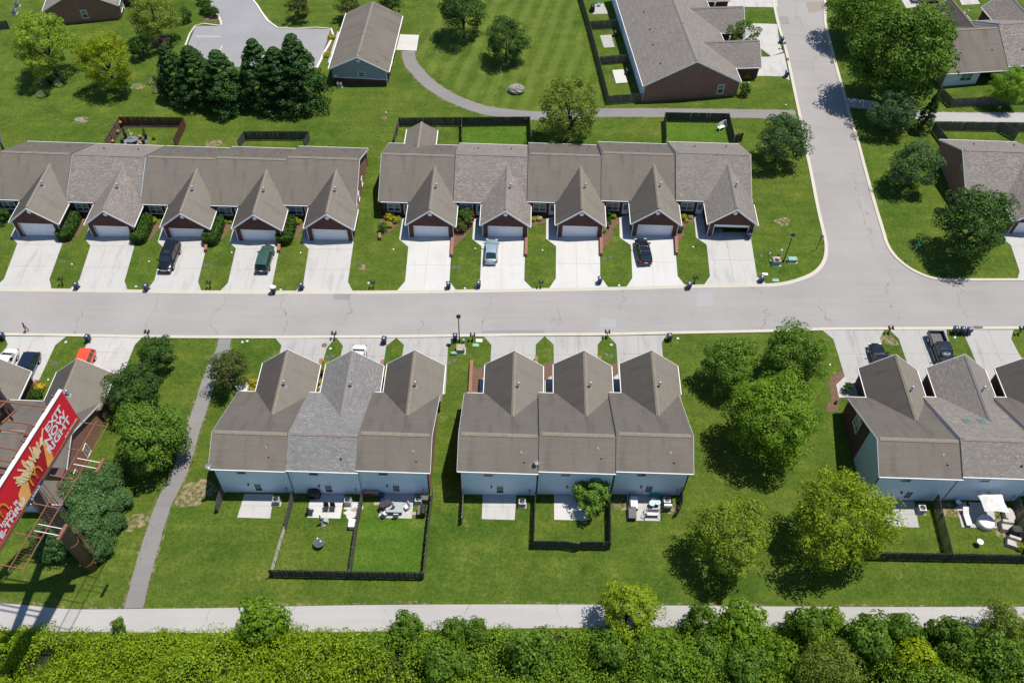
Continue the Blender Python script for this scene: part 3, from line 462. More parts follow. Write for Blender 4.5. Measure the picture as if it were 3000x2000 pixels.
sheet('parking_lot', lot, MT['lot'], 0.02, 'pale asphalt turning area behind the dark evergreens', 'parking lot')
kerb(smooth(lot[1:9], 3), -1, MT['kerbw'], 'kerb', 'white kerb round the left side of the turning area', 0.35, 0.14)
kerb(smooth(lot[9:15], 3), -1, MT['kerbw'], 'kerb', 'white kerb round the right side of the turning area', 0.35, 0.14)
for a, b in (((1790, 335), (2030, 338)), ((1985, 560), (2040, 420))):
    p, q = G('a0', *a), G('a0', *b); t = (q - p).normalized(); n = Vector((-t.y, t.x, 0)) * .06
    sheet('parking_line', [p + n, q + n, q - n, p - n], MT['kerbw'], 0.028, 'faded white bay line in the turning area', 'line', 'faded bay lines')
for rg, c, r, m, lb in (('d0', (1770, 460), 2.3, 'soil', 'large bare soil patch left of the lower townhouse'), ('d0', (1232, 722), 1.5, 'soil', 'round straw-coloured bare spot beside the footpath'), ('b3', (135, 783), 1.1, 'soil', 'bare ring on the corner lawn'), ('b1', (985, 1203), .65, 'soil', 'small orange bare spot by a meter lid'), ('a0', (1265, 795), 1.2, 'soil', 'bare patch near the dark evergreens'), ('a0', (735, 1105), 1.3, 'soil', 'bare soil round the drain grate'), ('d2', (1010, 555), 1.2, 'soil', 'orange worn soil left of the cluttered patio'), ('d2', (1430, 560), 1.3, 'soil', 'worn soil under the grill and air conditioner'), ('c3', (1110, 300), 1.1, 'soil', 'worn soil on the narrow island by the coupe'), ('a0', (1960, 1320), 1.4, 'soil', 'thin dry patch of grass behind the mottled roof'),
  ('d3', (1680, 610), 1.3, 'soil', 'sandy strip left of the parasol patio'), ('d3', (2120, 740), 1.6, 'soil', 'sandy ground right of the parasol patio'), ('d1', (895, 570), 1.0, 'conc_new', 'white gravel strip along the leaning fence'), ('d1', (880, 640), .8, 'conc_new', 'end of the white gravel strip by the fence'), ('a0', (1470, 370), 2.0, 'mulch', 'brown mulch ring under the olive tree'), ('a0', (1950, 170), 1.7, 'mulch', 'mulch under the clipped evergreen shrubs'), ('c0', (2230, 740), .9, 'petalw', 'white stone bed behind the yellow shrubs')):
    sheet('ground_patch', blob(G(rg, *c), r, 20, 0.22, 0.8), MT[m], 0.010, lb, 'bare patch')
BED = [
 ('b0', [(575,965),(650,935),(715,850),(735,755),(795,755),(800,800),(700,925),(650,975),(572,1000)], 'mulch bed right of the leftmost hedge'), ('b0', [(1250,960),(1340,940),(1395,840),(1400,775),(1470,775),(1470,830),(1380,950),(1260,985)], 'mulch bed right of the second hedge'), ('b0', [(1905,985),(1985,960),(2040,850),(2060,790),(2130,790),(2130,830),(2040,950),(1925,1005)], 'mulch bed right of the third hedge'),
 ('b1', [(235,985),(310,960),(350,860),(380,780),(450,780),(440,840),(370,930),(260,1000)], 'mulch bed right of the fourth hedge'), ('b1', [(1800,1010),(1800,880),(1880,700),(2000,720),(1995,830),(1900,940),(1815,1020)], 'brown mulch bed with the red rose bushes'), ('b1', [(1140,780),(1180,700),(1340,720),(1330,800),(1220,880),(1190,900)], 'planted bed left of the bright clean driveway'),
 ('b2', [(170,800),(175,700),(320,710),(310,790),(200,820)], 'small flower bed with orange flowers'), ('b2', [(825,1000),(840,780),(985,740),(980,800),(925,850),(910,950),(830,1040)], 'curved mulch bed left of the black crossover'), ('b2', [(1510,990),(1530,800),(1560,760),(1670,740),(1670,790),(1590,820),(1580,900),(1515,1000)], 'mulch bed left of the open garage'),
 ('c1', [(1975,560),(2120,540),(2110,800),(1965,800)], 'wide mulch bed behind the long low brick wall'), ('c2', [(240,540),(385,485),(380,640),(290,700),(260,700)], 'mulch bed on the first pointed island'), ('c2', [(840,535),(970,510),(975,615),(885,660),(870,600)], 'mulch bed on the second pointed island'),
 ('c3', [(690,580),(610,610),(560,670),(580,850),(540,910),(540,960),(640,960),(660,830),(625,710),(705,640)], 'curved brown mulch bed with a stone edge'), ('a1', [(600,500),(680,290),(730,280),(650,560)], 'green planting strip between lot and clubhouse'), ('c1', [(580,580),(700,490),(620,700),(540,790),(520,790)], 'bed with lime hedge and yellow shrubs')]
for rg, pts, lb in BED: sheet('mulch_bed', px2w(Z(rg, *pts)), MT['mulch'], 0.016, lb, 'flower bed')
f = lambda *p: [(300 + x / 9.046, 330 + y / 9.046) for x, y in p]
sheet('mulch_bed', px2w(f((500, 350), (2010, 372), (1950, 425), (1480, 410), (700, 410), (480, 560), (330, 790), (200, 900), (130, 900))), MT['mulchd'], 0.016, 'dark mulch border inside the brown fenced yard', 'flower bed')
sheet('patio', px2w(f((600, 655), (1210, 665), (1120, 900), (480, 900))), MT['slate'], 0.02, 'dark slate patio with potted topiaries', 'patio')
# ================================================================== houses
PM, PG = 0.52, 0.80            # roof pitches: main, garage
def roofuv(kind): return (lambda c: (c.x, c.y * 1.13)) if kind == 'm' else (lambda c: (c.y, c.x * 1.28))
def window(root, c, w, h, axis, s, nx=2, ny=2, pane='glass', name='window'):
    """axis 'y': wall faces +-y, 'x': wall faces +-x; s is the outward sign"""
    c = Vector(c); A = Vector((1, 0, 0)) if axis == 'y' else Vector((0, 1, 0)); Nn = Vector((0, s, 0)) if axis == 'y' else Vector((s, 0, 0))
    def bx(b, o, z, ww, hh, d0, d1):
        p = c + A * o + Vector((0, 0, z)) + Nn * ((d0 + d1) / 2)
        b.box(p, (ww, abs(d1 - d0), hh) if axis == 'y' else (abs(d1 - d0), ww, hh))
    fr = MB(); t = 0.09
    bx(fr, 0, h / 2 + t / 2, w + 2 * t, t, -.02, .07); bx(fr, 0, -h / 2 - t / 2, w + 2 * t + .1, t, -.02, .10)
    bx(fr, -w / 2 - t / 2, 0, t, h, -.02, .07); bx(fr, w / 2 + t / 2, 0, t, h, -.02, .07)
    for i in range(1, nx): bx(fr, -w / 2 + w * i / nx, 0, .07, h, -.01, .05)
    for j in range(1, ny): bx(fr, 0, -h / 2 + h * j / ny, w, .055, -.01, .045)
    o = fr.build(name, MT['white'], root)
    for i in range(nx):
        for j in range(ny):
            p = MB(); bx(p, -w / 2 + w * (i + .5) / nx, -h / 2 + h * (j + .5) / ny, w / nx - .03, h / ny - .03, -.012, .012)
            p.build('pane', MT['glassl' if (pane == 'blind' and j == ny - 1) else 'glass'], o)
    return o
def gable_wall(root, name, u, prof, mat, th, zb):
    b = MB(); b.prism([(u, prof[0][0], zb)] + [(u, v, z) for v, z in prof] + [(u, prof[-1][0], zb)], (th, 0, 0)); return b.build(name, mat, root)
def townhouse(loc, rot, mir, label, W=10.8, D=17.7, vr=11.0, roof='old', ends='', rear=False, opened=False, skylights=(), sunroom=False, sidewin=(), dishes=(), splitend=False, porch=None, redv=((.3, .5),), vents=2, zb=-0.9, hz=0.0, group='brick townhouses'):
    root = empty('townhouse', loc, rot, label, 'house', group)
    RT = MT[roof]; CP = MT['capold' if roof == 'old' else 'capnew']
    X = (lambda u: W - u) if mir else (lambda u: u)
    g0, g1 = W - 6.35, W + 0.25; gm = (g0 + g1) / 2; vf = 4.6
    ef = 2.85; ve = 4.3; rz = ef + PM * (vr - ve); er = rz - PM * (D + .4 - vr)
    def P(u, v, z): return (X(u), v, z)
    def bx(b, u0, u1, v0, v1, z0, z1): b.box(((X(u0) + X(u1)) / 2, (v0 + v1) / 2, (z0 + z1) / 2), (abs(u1 - u0), v1 - v0, z1 - z0))
    o0 = -.3 if 'l' in ends else 0.0; o1 = W + (.3 if 'r' in ends else 0.0)
    b = MB(); th = (0, 0, -.17)
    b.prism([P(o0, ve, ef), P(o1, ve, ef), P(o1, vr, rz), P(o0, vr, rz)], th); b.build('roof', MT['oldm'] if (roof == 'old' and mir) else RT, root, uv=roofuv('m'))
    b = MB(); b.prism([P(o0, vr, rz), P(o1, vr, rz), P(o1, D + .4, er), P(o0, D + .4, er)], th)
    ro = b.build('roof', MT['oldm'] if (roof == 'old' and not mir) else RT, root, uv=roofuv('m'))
    b = MB(); b.prism([P(o0 + .25, vr - .24, rz - .24 * PM + .07), P(o0 + .25, vr, rz + .09), P(o0 + .25, vr + .24, rz - .24 * PM + .07), P(o0 + .25, vr, rz - .1)], (X(o1 - .25) - X(o0 + .25), 0, 0)); b.build('ridge_cap', CP, ro)
    # garage roof
    ze = 2.65; hw = (g1 - g0) / 2 + .35; zr = ze + PG * hw; vi = ve + (zr - ef) / PM + .05; vs_ = ve + .8
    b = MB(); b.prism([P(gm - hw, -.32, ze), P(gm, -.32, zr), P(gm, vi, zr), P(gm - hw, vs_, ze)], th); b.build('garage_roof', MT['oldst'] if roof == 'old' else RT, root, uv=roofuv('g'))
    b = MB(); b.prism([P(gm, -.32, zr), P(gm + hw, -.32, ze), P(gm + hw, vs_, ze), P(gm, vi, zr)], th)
    gr = b.build('garage_roof', MT['oldlit'] if roof == 'old' else RT, root, uv=roofuv('g'))  # right slope: lighter copy of the old shingle, sunlight put into its colour
    b = MB(); b.prism([P(gm - .22, -.05, zr - .22 * PG + .08), P(gm, -.05, zr + .1), P(gm + .22, -.05, zr - .22 * PG + .08), P(gm, -.05, zr - .1)], (0, vi - .1, 0)); b.build('ridge_cap', CP, gr)
    # flue and small vents
    fu = gm + .55; fz = zr - .55 * PG; b = MB(); p = Vector(P(fu, 4.9, fz)); b.bar(p - Vector((0, 0, .3)), p + Vector((0, 0, .85)), .13, 10); b.lathe([(.17, .83), (.17, .98), (.05, 1.03)], 10, p); b.build('flue_pipe', MT['galv'], gr, True)
    b = MB(); b.box(p + Vector((0, 0, .0)), (.5, .5, .06), 0, ('Y', (math.atan(PG) if not mir else -math.atan(PG)))); b.build('flashing', MT['galv'], gr)
    for i in range(vents):
        u = W * ((.25 + .5 * i) if vents > 1 else .72) + random.uniform(-.5, .5); v = vr + (D - vr) * random.uniform(.4, .55); z = rz - PM * (v - vr)
        b = MB(); q = Vector(P(u, v, z)); b.bar(q - Vector((0, 0, .1)), q + Vector((0, 0, .28)), .055, 8); b.bar(q - Vector((0, 0, .02)), q + Vector((0, 0, .07)), .16, 8, .1); b.build('roof_vent', MT['galv'], ro)
        q = Vector(P(u + .45, v + .9, z - PM * .9)); b = MB(); b.box(q + Vector((0, 0, .1)), (.17, .17, .2)); b.build('roof_vent', MT['terra' if roof == 'old' else 'black'], ro)
    # walls
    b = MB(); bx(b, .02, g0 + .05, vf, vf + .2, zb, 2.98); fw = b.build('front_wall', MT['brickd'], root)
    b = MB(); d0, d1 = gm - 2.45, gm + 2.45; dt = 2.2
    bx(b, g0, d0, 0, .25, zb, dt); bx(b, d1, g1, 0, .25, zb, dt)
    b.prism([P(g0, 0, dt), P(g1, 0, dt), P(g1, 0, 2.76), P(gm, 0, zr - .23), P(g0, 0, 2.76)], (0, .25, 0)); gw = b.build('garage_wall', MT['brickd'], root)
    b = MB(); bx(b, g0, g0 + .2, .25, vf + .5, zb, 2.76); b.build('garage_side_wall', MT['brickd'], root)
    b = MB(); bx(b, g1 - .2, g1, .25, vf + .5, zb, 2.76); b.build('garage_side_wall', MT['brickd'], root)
    prof = [(vf, ef + .0), (vr, rz - .19), (D, er + .02)]
    side = {'l': 0.0, 'r': W - .15}
    for sd, u in side.items():
        if sd in ends:
            if splitend:
                vm = 11.2; zm = ef + PM * (vm - ve) - .17
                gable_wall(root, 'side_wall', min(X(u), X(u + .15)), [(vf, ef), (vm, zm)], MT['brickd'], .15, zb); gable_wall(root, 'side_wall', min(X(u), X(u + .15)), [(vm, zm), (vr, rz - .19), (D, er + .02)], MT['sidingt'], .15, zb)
            else: gable_wall(root, 'side_wall', min(X(u), X(u + .15)), prof, MT['brick'], .15, zb)
            b = MB(); uu = o0 if sd == 'l' else o1
            for (va, za), (vb, zb2) in (((ve, ef), (vr, rz)), ((vr, rz), (D + .4, er))): b.prism([P(uu, va, za - .02), P(uu, vb, zb2 - .02), P(uu, vb, zb2 - .24), P(uu, va, za - .24)], ((X(1) - X(0)) * (-.03 if sd == 'l' else .03), 0, 0))
            b.build('rake_board', MT['white'], root)
        else:
            gable_wall(root, 'party_wall', min(X(u), X(u + .15)), prof, MT['siding'], .15, zb)
    b = MB()
    if porch:
        bx(b, .02, porch[0], D - .2, D, zb, er + .15); bx(b, porch[1], W - .02, D - .2, D, zb, er + .15); bx(b, porch[0], porch[1], D - .2, D, er - .2, er + .15); bx(b, porch[0], porch[1], D - 3.2, D - 3.0, zb, er + .6)
    else: bx(b, .02, W - .02, D - .2, D, zb, er + .15)
    rw = b.build('rear_wall', MT['siding'], root)
    # trim
    b = MB(); bx(b, 0, g0 - .4, ve - .1, ve - .02, ef - .16, ef - .05); b.build('gutter', MT['white'], root)
    b = MB(); bx(b, o0, o1, D + .41, D + .50, er - .16, er - .03); b.build('gutter', MT['white'], root)
    for uu, sg in ((gm - hw, -1), (gm + hw, 1)):
        b = MB(); bx(b, min(uu, uu + sg * .085), max(uu, uu + sg * .085), -.32, 4.1, ze - .18, ze - .02); b.build('gutter', MT['white'], root)
    b = MB()
    for sg in (-1, 1): b.prism([P(gm + sg * hw, -.325, ze), P(gm, -.325, zr), P(gm, -.325, zr - .26), P(gm + sg * hw, -.325, ze - .26)], (0, -.05, 0))
    b.build('rake_board', MT['white'], root)
    b = MB(); p = Vector(P(gm, -.01, zr - 1.0)); b.bar(p, p + Vector((0, -.06, 0)), .3, 14); b.build('gable_vent', MT['white'], root)
    for uu in (g0 + .05, g1 - .05):
        b = MB(); p = Vector(P(uu, -.07, 0)); b.bar(p + Vector((0, 0, -.2)), p + Vector((0, 0, 2.65)), .055, 6); b.bar(p + Vector((0, 0, -.1)), p + Vector((0, -.4, -.12)), .055, 6); b.build('downspout', MT['white'], root)
    b = MB(); bx(b, d0 - .08, d0, -.03, .1, 0, dt); bx(b, d1, d1 + .08, -.03, .1, 0, dt); bx(b, d0 - .08, d1 + .08, -.03, .1, dt, dt + .09); b.build('door_frame', MT['white'], root)
    gd = MB(); bx(gd, d0, d1, .16, .19, (1.75 if opened else zb), dt); gdo = gd.build('garage_door', MT['door'], root)
    if not opened:
        for k in range(4): q = MB(); bx(q, d0 + .01, d1 - .01, .115, .158, .535 * k + .012 - (.2 if k == 0 else 0), .535 * (k + 1) - .008); q.build('panel', MT['door'], gdo)
    else:
        q = MB(); bx(q, d0, d1, .115, .158, 1.75, dt); q.build('panel', MT['door'], gdo)
        q = MB(); bx(q, g0 + .2, g1 - .2, .26, vf + 1.5, -.02, .03); q.build('garage_floor', MT['conc_old'], root)
        q = MB(); bx(q, d0 + .4, d0 + 1.2, 2.6, 3.6, .03, 1.3); bx(q, d0 + 1.4, d0 + 2.0, 3.2, 4.0, .03, .9); q.build('garage_clutter', MT['wick'], root)
    wc = g0 * .42
    window(root, P(wc, vf, 1.45), 1.75, 1.35, 'y', -1, 2, 2, 'blind')
    if g0 > 3:
        b = MB(); bx(b, g0 - 1.15, g0 - .2, vf - .05, vf + .02, .05, 2.15); dd = b.build('front_door', MT['white'], root); b = MB(); bx(b, g0 - .98, g0 - .37, vf - .07, vf - .05, .9, 1.95); b.build('pane', MT['glassl'], dd)
    if rear:
        wu, du = W * .36, W * .515
        window(root, P(wu, D, er - 1.0), 1.0, .95, 'y', 1, 1, 2, 'blind')
        b = MB(); bx(b, du - .55, du + .55, D - .02, D + .05, .05, 2.2); bd = b.build('back_door', MT['white'], root)
        if rear == 'grid':
            for i in range(3):
                for j in range(4): q = MB(); bx(q, du - .36 + i * .245, du - .36 + i * .245 + .21, D + .05, D + .062, .62 + j * .34, .62 + j * .34 + .29); q.build('pane', MT['glass'], bd)
        else:
            q = MB(); bx(q, du - .38, du + .38, D + .05, D + .062, 1.15, 1.98); q.build('pane', MT['glassl'], bd); q = MB(); bx(q, du - .38, du + .38, D + .05, D + .062, .45, 1.08); q.build('pane', MT['glass'], bd)
        b = MB(); p = Vector(P(du - 1.0, D + .1, 1.85)); b.box(p, (.14, .2, .28)); b.build('wall_lamp', MT['black'], root)
        for uu, zz in ((W * .8, 2.9), (W * .88, 3.1)): b = MB(); p = Vector(P(uu, D + .04, zz)); b.box(p, (.26, .08, .2)); b.build('wall_vent', MT['white'], root)
        b = MB(); p = Vector(P(W * .9, D + .08, 1.35)); b.bar(p, p + Vector((0, .12, 0)), .13, 8); b.bar(p + Vector((0, .05, 0)), p + Vector((0, .05, -1.3)), .03, 5); b.build('meter', MT['galv'], root)
        b = MB(); p = Vector(P(.16, D + .08, 0)); b.bar(p + Vector((0, 0, -.1)), p + Vector((0, 0, er - .1)), .07, 6); b.build('downspout', MT['white'], root)
    for u, v in skylights:
        z = ef + PM * (v - ve); b = MB(); a = math.atan(PM); b.box((X(u), v, z + .03), (.85, 1.15, .14), 0, ('X', a)); sk_ = b.build('skylight', MT['galv'], ro); b = MB(); b.box((X(u), v - .02, z + .1), (.68, .95, .04), 0, ('X', a)); b.build('pane', MT['sky_glass'], sk_)
    if sunroom:
        su = 4.6; hw2 = 2.45; z1 = 2.5; zr2 = z1 + .62 * hw2; v0 = vr + 3.6; v1 = D + 4.2
        b = MB(); b.prism([P(su - hw2, v1, z1), P(su, v1, zr2), P(su, v0, zr2), P(su - hw2, v0 + 2.2, z1)], th); b.prism([P(su, v1, zr2), P(su + hw2, v1, z1), P(su + hw2, v0 + 2.2, z1), P(su, v0, zr2)], th); sr = b.build('sunroom_roof', MT['old'], root, uv=roofuv('g'))
        b = MB(); bx(b, su - .15, su + .15, v0, v1, zr2 - .06, zr2 + .05); b.build('ridge_cap', CP, sr)
        for sg in (-1, 1): b = MB(); bx(b, su + sg * (hw2 + .06) - .06, su + sg * (hw2 + .06) + .06, D + .6, v1, z1 - .18, z1 - .02); b.build('gutter', MT['white'], sr)
        b = MB(); bx(b, su - 2.1, su + 2.1, D, v1 - .35, zb, z1); b.build('sunroom_wall', MT['siding'], root)
    for sd, v, z, ww, hh, kind in sidewin:
        s_ = (-1 if sd == 'l' else 1) * (-1 if mir else 1); uu = X(0) if sd == 'l' else X(W)
        if kind == 'half':
            b = MB(); n = 9; pts = [(uu + s_ * .03, v + ww / 2 * math.cos(math.pi * i / n), z + ww / 2 * math.sin(math.pi * i / n)) for i in range(n + 1)]; b.prism([(p[0], v + (p[1] - v) * 1.12, z - .06 + (p[2] - z) * 1.15) for p in pts], (s_ * .05, 0, 0)); wo = b.build('window', MT['white'], root)
            b = MB(); b.prism([(p[0] + s_ * .055, p[1], p[2]) for p in pts], (s_ * .01, 0, 0)); b.build('pane', MT['sky_glass'], wo)
        else: window(root, (uu, v, z), ww, hh, 'x', s_, kind[0], kind[1], 'blind')
    if zb < -.5: pass
    return root

UL = [  # garage left foot in the photo
 ('b0', (195, 897), dict(ends='', label='brick townhouse at the left edge with aged brown roof and tall dark hedge')),
 ('b0', (857, 922), dict(roof='new', label='brick townhouse with pale mottled roof in the row by the slate patio')),
 ('b0', (1527, 949), dict(label='brown-roofed townhouse with the black sport utility vehicle outside')),
 ('b0', (2190, 958), dict(label='brown-roofed townhouse with the dark green station wagon outside')),
 ('b1', (500, 955), dict(ends='r', sidewin=(('r', 8.2, 1.5, .8, 1.2, (1, 2)), ('r', 11.6, 1.5, .8, 1.2, (1, 2))), label='brown-roofed end townhouse with sunlit brick gable wall')),
 ('b1', (1405, 924), dict(ends='l', sunroom=True, label='brown-roofed end townhouse with a small gabled room at its back')),
 ('b1', (2080, 926), dict(roof='new', label='grey mottled roof townhouse with the pale blue hatchback outside')),
 ('b2', (408, 924), dict(label='brown-roofed townhouse with orange flowers under its window')),
 ('b2', (1090, 914), dict(label='brown-roofed townhouse with the black crossover outside')),
 ('b2', (1782, 914), dict(roof='tan', ends='r', opened=True, label='tan mottled roof end townhouse with its garage door open'))]
UNITS = []
y2 = None
for i, (rg, p, kw) in enumerate(UL):
    q = G(rg, *p); x0 = q.x - 4.45
    z = gz(q.x) + .06
    if i < 3:
        if y2 is None: c = G('b0', 857, 922); y2 = c.y; z2 = gz(c.x) + .06
        q.y = y2; z = z2
    UNITS.append(townhouse((x0, q.y, z), 0, False, W=10.82 if i != 4 else 10.6, **kw))
q = G('b3', 2195, 888)
townhouse((q.x - 4.45 - 1.0, q.y, gz(q.x - 4)), 0, False, 'mottled roof brick end house with a half-round gable window', W=11.8, roof='new', ends='l', sidewin=(('l', 9.0, 4.2, 1.5, .8, 'half'),))
def lower(p, W, label, **kw):
    q = at(*p); D = kw.pop('D', 16.6); kw.setdefault('vr', 13.3); kw.setdefault('vents', 1)
    return townhouse((q.x + W, q.y + D, gz(q.x + W / 2) + .05 + kw.pop('dz', 0)), math.pi, True, label, W=W, D=D, **kw)
lower((655.3, 1440), 8.4, 'brown-roofed lower townhouse with a bare grey patio', ends='l', rear='full')
lower((863, 1444), 8.1, 'grey mottled roof lower townhouse with two black patio chairs', roof='grey', rear='full')
lower((1061, 1444), 7.95, 'brown-roofed lower townhouse beside the rusty tool chest', ends='r', rear='grid')
lower((1351, 1446.7), 8.75, 'brown-roofed lower townhouse with an empty rough patio', ends='l', rear='full')
lower((1571, 1446.7), 8.6, 'brown-roofed lower townhouse behind the small yard tree', rear='grid')
lower((1788, 1446.7), 8.3, 'brown-roofed lower townhouse with the cluttered patio', ends='r', rear='grid')
lower((2530.6, 1463), 8.9, 'end townhouse with half brick half teal siding gable wall', ends='l', rear='grid', splitend=True, sidewin=(('l', 8.3, 3.2, 1.5, 1.9, (2, 3)),))
lower((2757, 1463), 8.5, 'mottled roof townhouse with two green skylights', roof='tan', rear='full', skylights=((2.6, 9.6), (4.4, 9.6)))
lower((2972, 1464), 8.6, 'brown-roofed townhouse cut by the right edge beside the parasol yard', rear='full')
q = G('c0', 100, 868, 2.85)
for k, (lb, kw) in enumerate((('brown-roofed house with sunlit brick gable behind the billboard', dict(ends='r', sidewin=(('r', 10.2, 1.25, 1.0, 1.7, (2, 1)), ('r', 13.8, 1.25, 1.0, 1.7, (2, 1))))), ('brown-roofed house at the left edge behind the white sedan', dict()))):
    x = q.x - 10.8 * k
    townhouse((x + 10.8, q.y + 4.3 + .3 * k, gz(x + 5) + .25 - .1 * k), math.pi, True, lb, W=10.8, **kw)
# rotated rows at the top
A = G('a2', 1200, 938); B = G('a2', 2060, 880)
d = (A - B); ang = math.atan2(d.y, d.x) - math.pi / 2      # local +y runs from B to A
print('row depth', d.length, math.degrees(ang))
def rotrow(B, ang, n, base, roofs, labels, wins, z0=0.0, first_end='l', **kw):
    ey = Vector((-math.sin(ang), math.cos(ang), 0)); ex = Vector((math.cos(ang), math.sin(ang), 0)); o = B - ey * 4.6
    for k in range(n):
        p = o + ex * (10.8 * k); townhouse((p.x, p.y, gz(p.x - 6) + z0), ang, False, labels[k], roof=roofs[k], ends='l' if k == 0 else '', sidewin=wins if k == 0 else (), **kw)
rotrow(B, ang, 3, 0, ['tan', 'tan', 'tan'], ['dark brick gable end row house with long mottled roof and white flues', 'middle unit of the mottled row house between two cross fences', 'far unit of the mottled row house with black grill patio'], (('l', 7.6, 1.5, .95, 1.6, (1, 2)),), D=4.6 + d.length, vr=4.3 + (d.length + .7) / 2, zb=-1.2)
B2 = G('a0', 1120, 172); A2 = G('a0', 580, 221); d2 = A2 - B2; ang2 = math.atan2(d2.y, d2.x) - math.pi / 2
rotrow(B2, ang2, 1, 0, ['tan'], ['dark brick gable end house at the top left corner'], (('l', 11.0, 1.4, .95, 1.5, (1, 2)),), zb=-1.2)
# single-storey houses at the top right, backs to the camera
C0 = G('a3', 1680, 790); C1 = G('a3', 2140, 748); dd = (C1 - C0); a3 = math.atan2(dd.y, dd.x)
ex = dd.normalized(); ey = Vector((-ex.y, ex.x, 0))
for k, (lb, kw) in enumerate((('aged dark roof house with a shaded back porch behind the big tree', dict(porch=(6.2, 10.4), ends='l')), ('mottled roof house at the top right corner behind the yellow-green bush', dict(roof='new')))):
    Wd = 10.8; p = C1 - ex * Wd + ex * (Wd * k) + ex * Wd + ey * 17.7 + ey * (.5 * k)
    r = townhouse((p.x, p.y, gz(p.x - 5) + .1), a3 + math.pi, True, lb, W=Wd, **kw)
    window(r, (Wd - 3.9, 17.7, 1.45), 2.0, 1.3, 'y', 1, 2, 2, 'blind')
    if k == 0: pass
# clubhouse
L = G('a1', 715, 768); Rr = G('a1', 1212, 778)
cw = (Rr - L).length; ca = math.atan2(Rr.y - L.y, Rr.x - L.x)
cl = empty('clubhouse', (L.x, L.y, gz((L.x + Rr.x) / 2)), ca, 'blue-grey sided clubhouse on a brick base with white round gable vent', 'building')
cd = 17.5; e = 2.95; pr = .50; rz = e + pr * (cw / 2 + .45); b = MB(); th = (0, 0, -.17)
b.prism([(-.45, -.35, e), (cw / 2, -.35, rz), (cw / 2, cd, rz), (-.45, cd, e)], th); b.prism([(cw / 2, -.35, rz), (cw + .45, -.35, e), (cw + .45, cd, e), (cw / 2, cd, rz)], th)
cro = b.build('roof', MT['old'], cl, uv=roofuv('g'))
b = MB(); b.prism([(cw / 2 - .17, -.1, rz - .05), (cw / 2, -.1, rz + .05), (cw / 2 + .17, -.1, rz - .05), (cw / 2, -.1, rz - .12)], (0, cd - .2, 0)); b.build('ridge_cap', MT['capold'], cro)
for x, y in ((cw * .53, 1.0), (cw * .84, .9)): b = MB(); z = rz - pr * abs(x - cw / 2); b.bar((x, y, z - .1), (x, y, z + .35), .08, 8); b.build('roof_vent', MT['galv'], cro)
b = MB(); b.prism([(0, 0, 1.15), (cw, 0, 1.15), (cw, 0, e + .05), (cw / 2, 0, rz - .2), (0, 0, e + .05)], (0, .2, 0)); b.box((.1, cd / 2, 2.0), (.2, cd - .6, 1.7)); b.build('siding_wall', MT['sidingb'], cl)
b = MB(); b.box((cw / 2, .1, .27), (cw + .1, .26, 1.75)); b.box((cw - .1, cd / 2, 1.2), (.22, cd - .4, 3.3)); b.build('brick_wall', MT['brickd'], cl)
b = MB(); b.box((cw / 2, .05, 1.17), (cw + .1, .3, .1)); b.build('trim_band', MT['white'], cl)
window(cl, (cw * .5 + .35, 0, 1.95), 1.0, .85, 'y', -1, 1, 2); b = MB(); b.bar((cw / 2 + .05, .02, rz - .95), (cw / 2 + .05, -.08, rz - .95), .33, 14); b.build('gable_vent', MT['white'], cl)
b = MB()
for sg in (-1, 1): b.prism([(cw / 2 + sg * (cw / 2 + .45), -.355, e), (cw / 2, -.355, rz), (cw / 2, -.355, rz - .24), (cw / 2 + sg * (cw / 2 + .45), -.355, e - .24)], (0, -.05, 0))
b.build('rake_board', MT['white'], cl)
for x in (-.52, cw + .52): b = MB(); b.box((x, cd / 2 - .2, e - .1), (.13, cd + .2, .16)); b.build('gutter', MT['white'], cl)
b = MB(); b.bar((cw - .1, -.1, -.1), (cw - .1, -.1, e - .1), .07, 6); b.bar((cw - .1, -.1, 0), (cw - .1, -.7, -.02), .07, 6); b.build('downspout', MT['white'], cl)
b = MB(); b.box((.55, -.1, 1.5), (.45, .16, .35)); b.build('meter_box', MT['white'], cl)
window(cl, (cw, 5.2, 1.6), 1.2, 1.3, 'x', 1, 1, 2); window(cl, (cw, 9.5, 1.6), 1.2, 1.3, 'x', 1, 1, 2)
# ================================================================== vegetation
rng = np.random.default_rng(11)
def leaf_mesh(name, cen, nrm, size, mat, elong=1.0, extra=None):
    n = len(cen); nrm = nrm / (np.linalg.norm(nrm, axis=1, keepdims=True) + 1e-9)
    a = np.cross(nrm, rng.normal(size=(n, 3))); a /= (np.linalg.norm(a, axis=1, keepdims=True) + 1e-9); b = np.cross(nrm, a)
    s = (size * rng.uniform(0.6, 1.25, n))[:, None]; a = a * s * 0.5 * elong; b = b * s * 0.5
    V = np.stack([cen - a - b * .35, cen - a * .1 - b, cen + a + b * .15, cen + a * .05 + b], 1).reshape(-1, 3)
    me = bpy.data.meshes.new(name); me.vertices.add(n * 4); me.vertices.foreach_set('co', V.astype(np.float32).ravel())
    me.loops.add(n * 4); me.loops.foreach_set('vertex_index', np.arange(n * 4, dtype=np.int32)); me.polygons.add(n)
    me.polygons.foreach_set('loop_start', np.arange(0, n * 4, 4, dtype=np.int32)); me.polygons.foreach_set('loop_total', np.full(n, 4, dtype=np.int32))
    me.materials.append(mat); me.update(calc_edges=True); return me
def unit(n):
    v = rng.normal(size=(n, 3)); return v / np.linalg.norm(v, axis=1, keepdims=True)
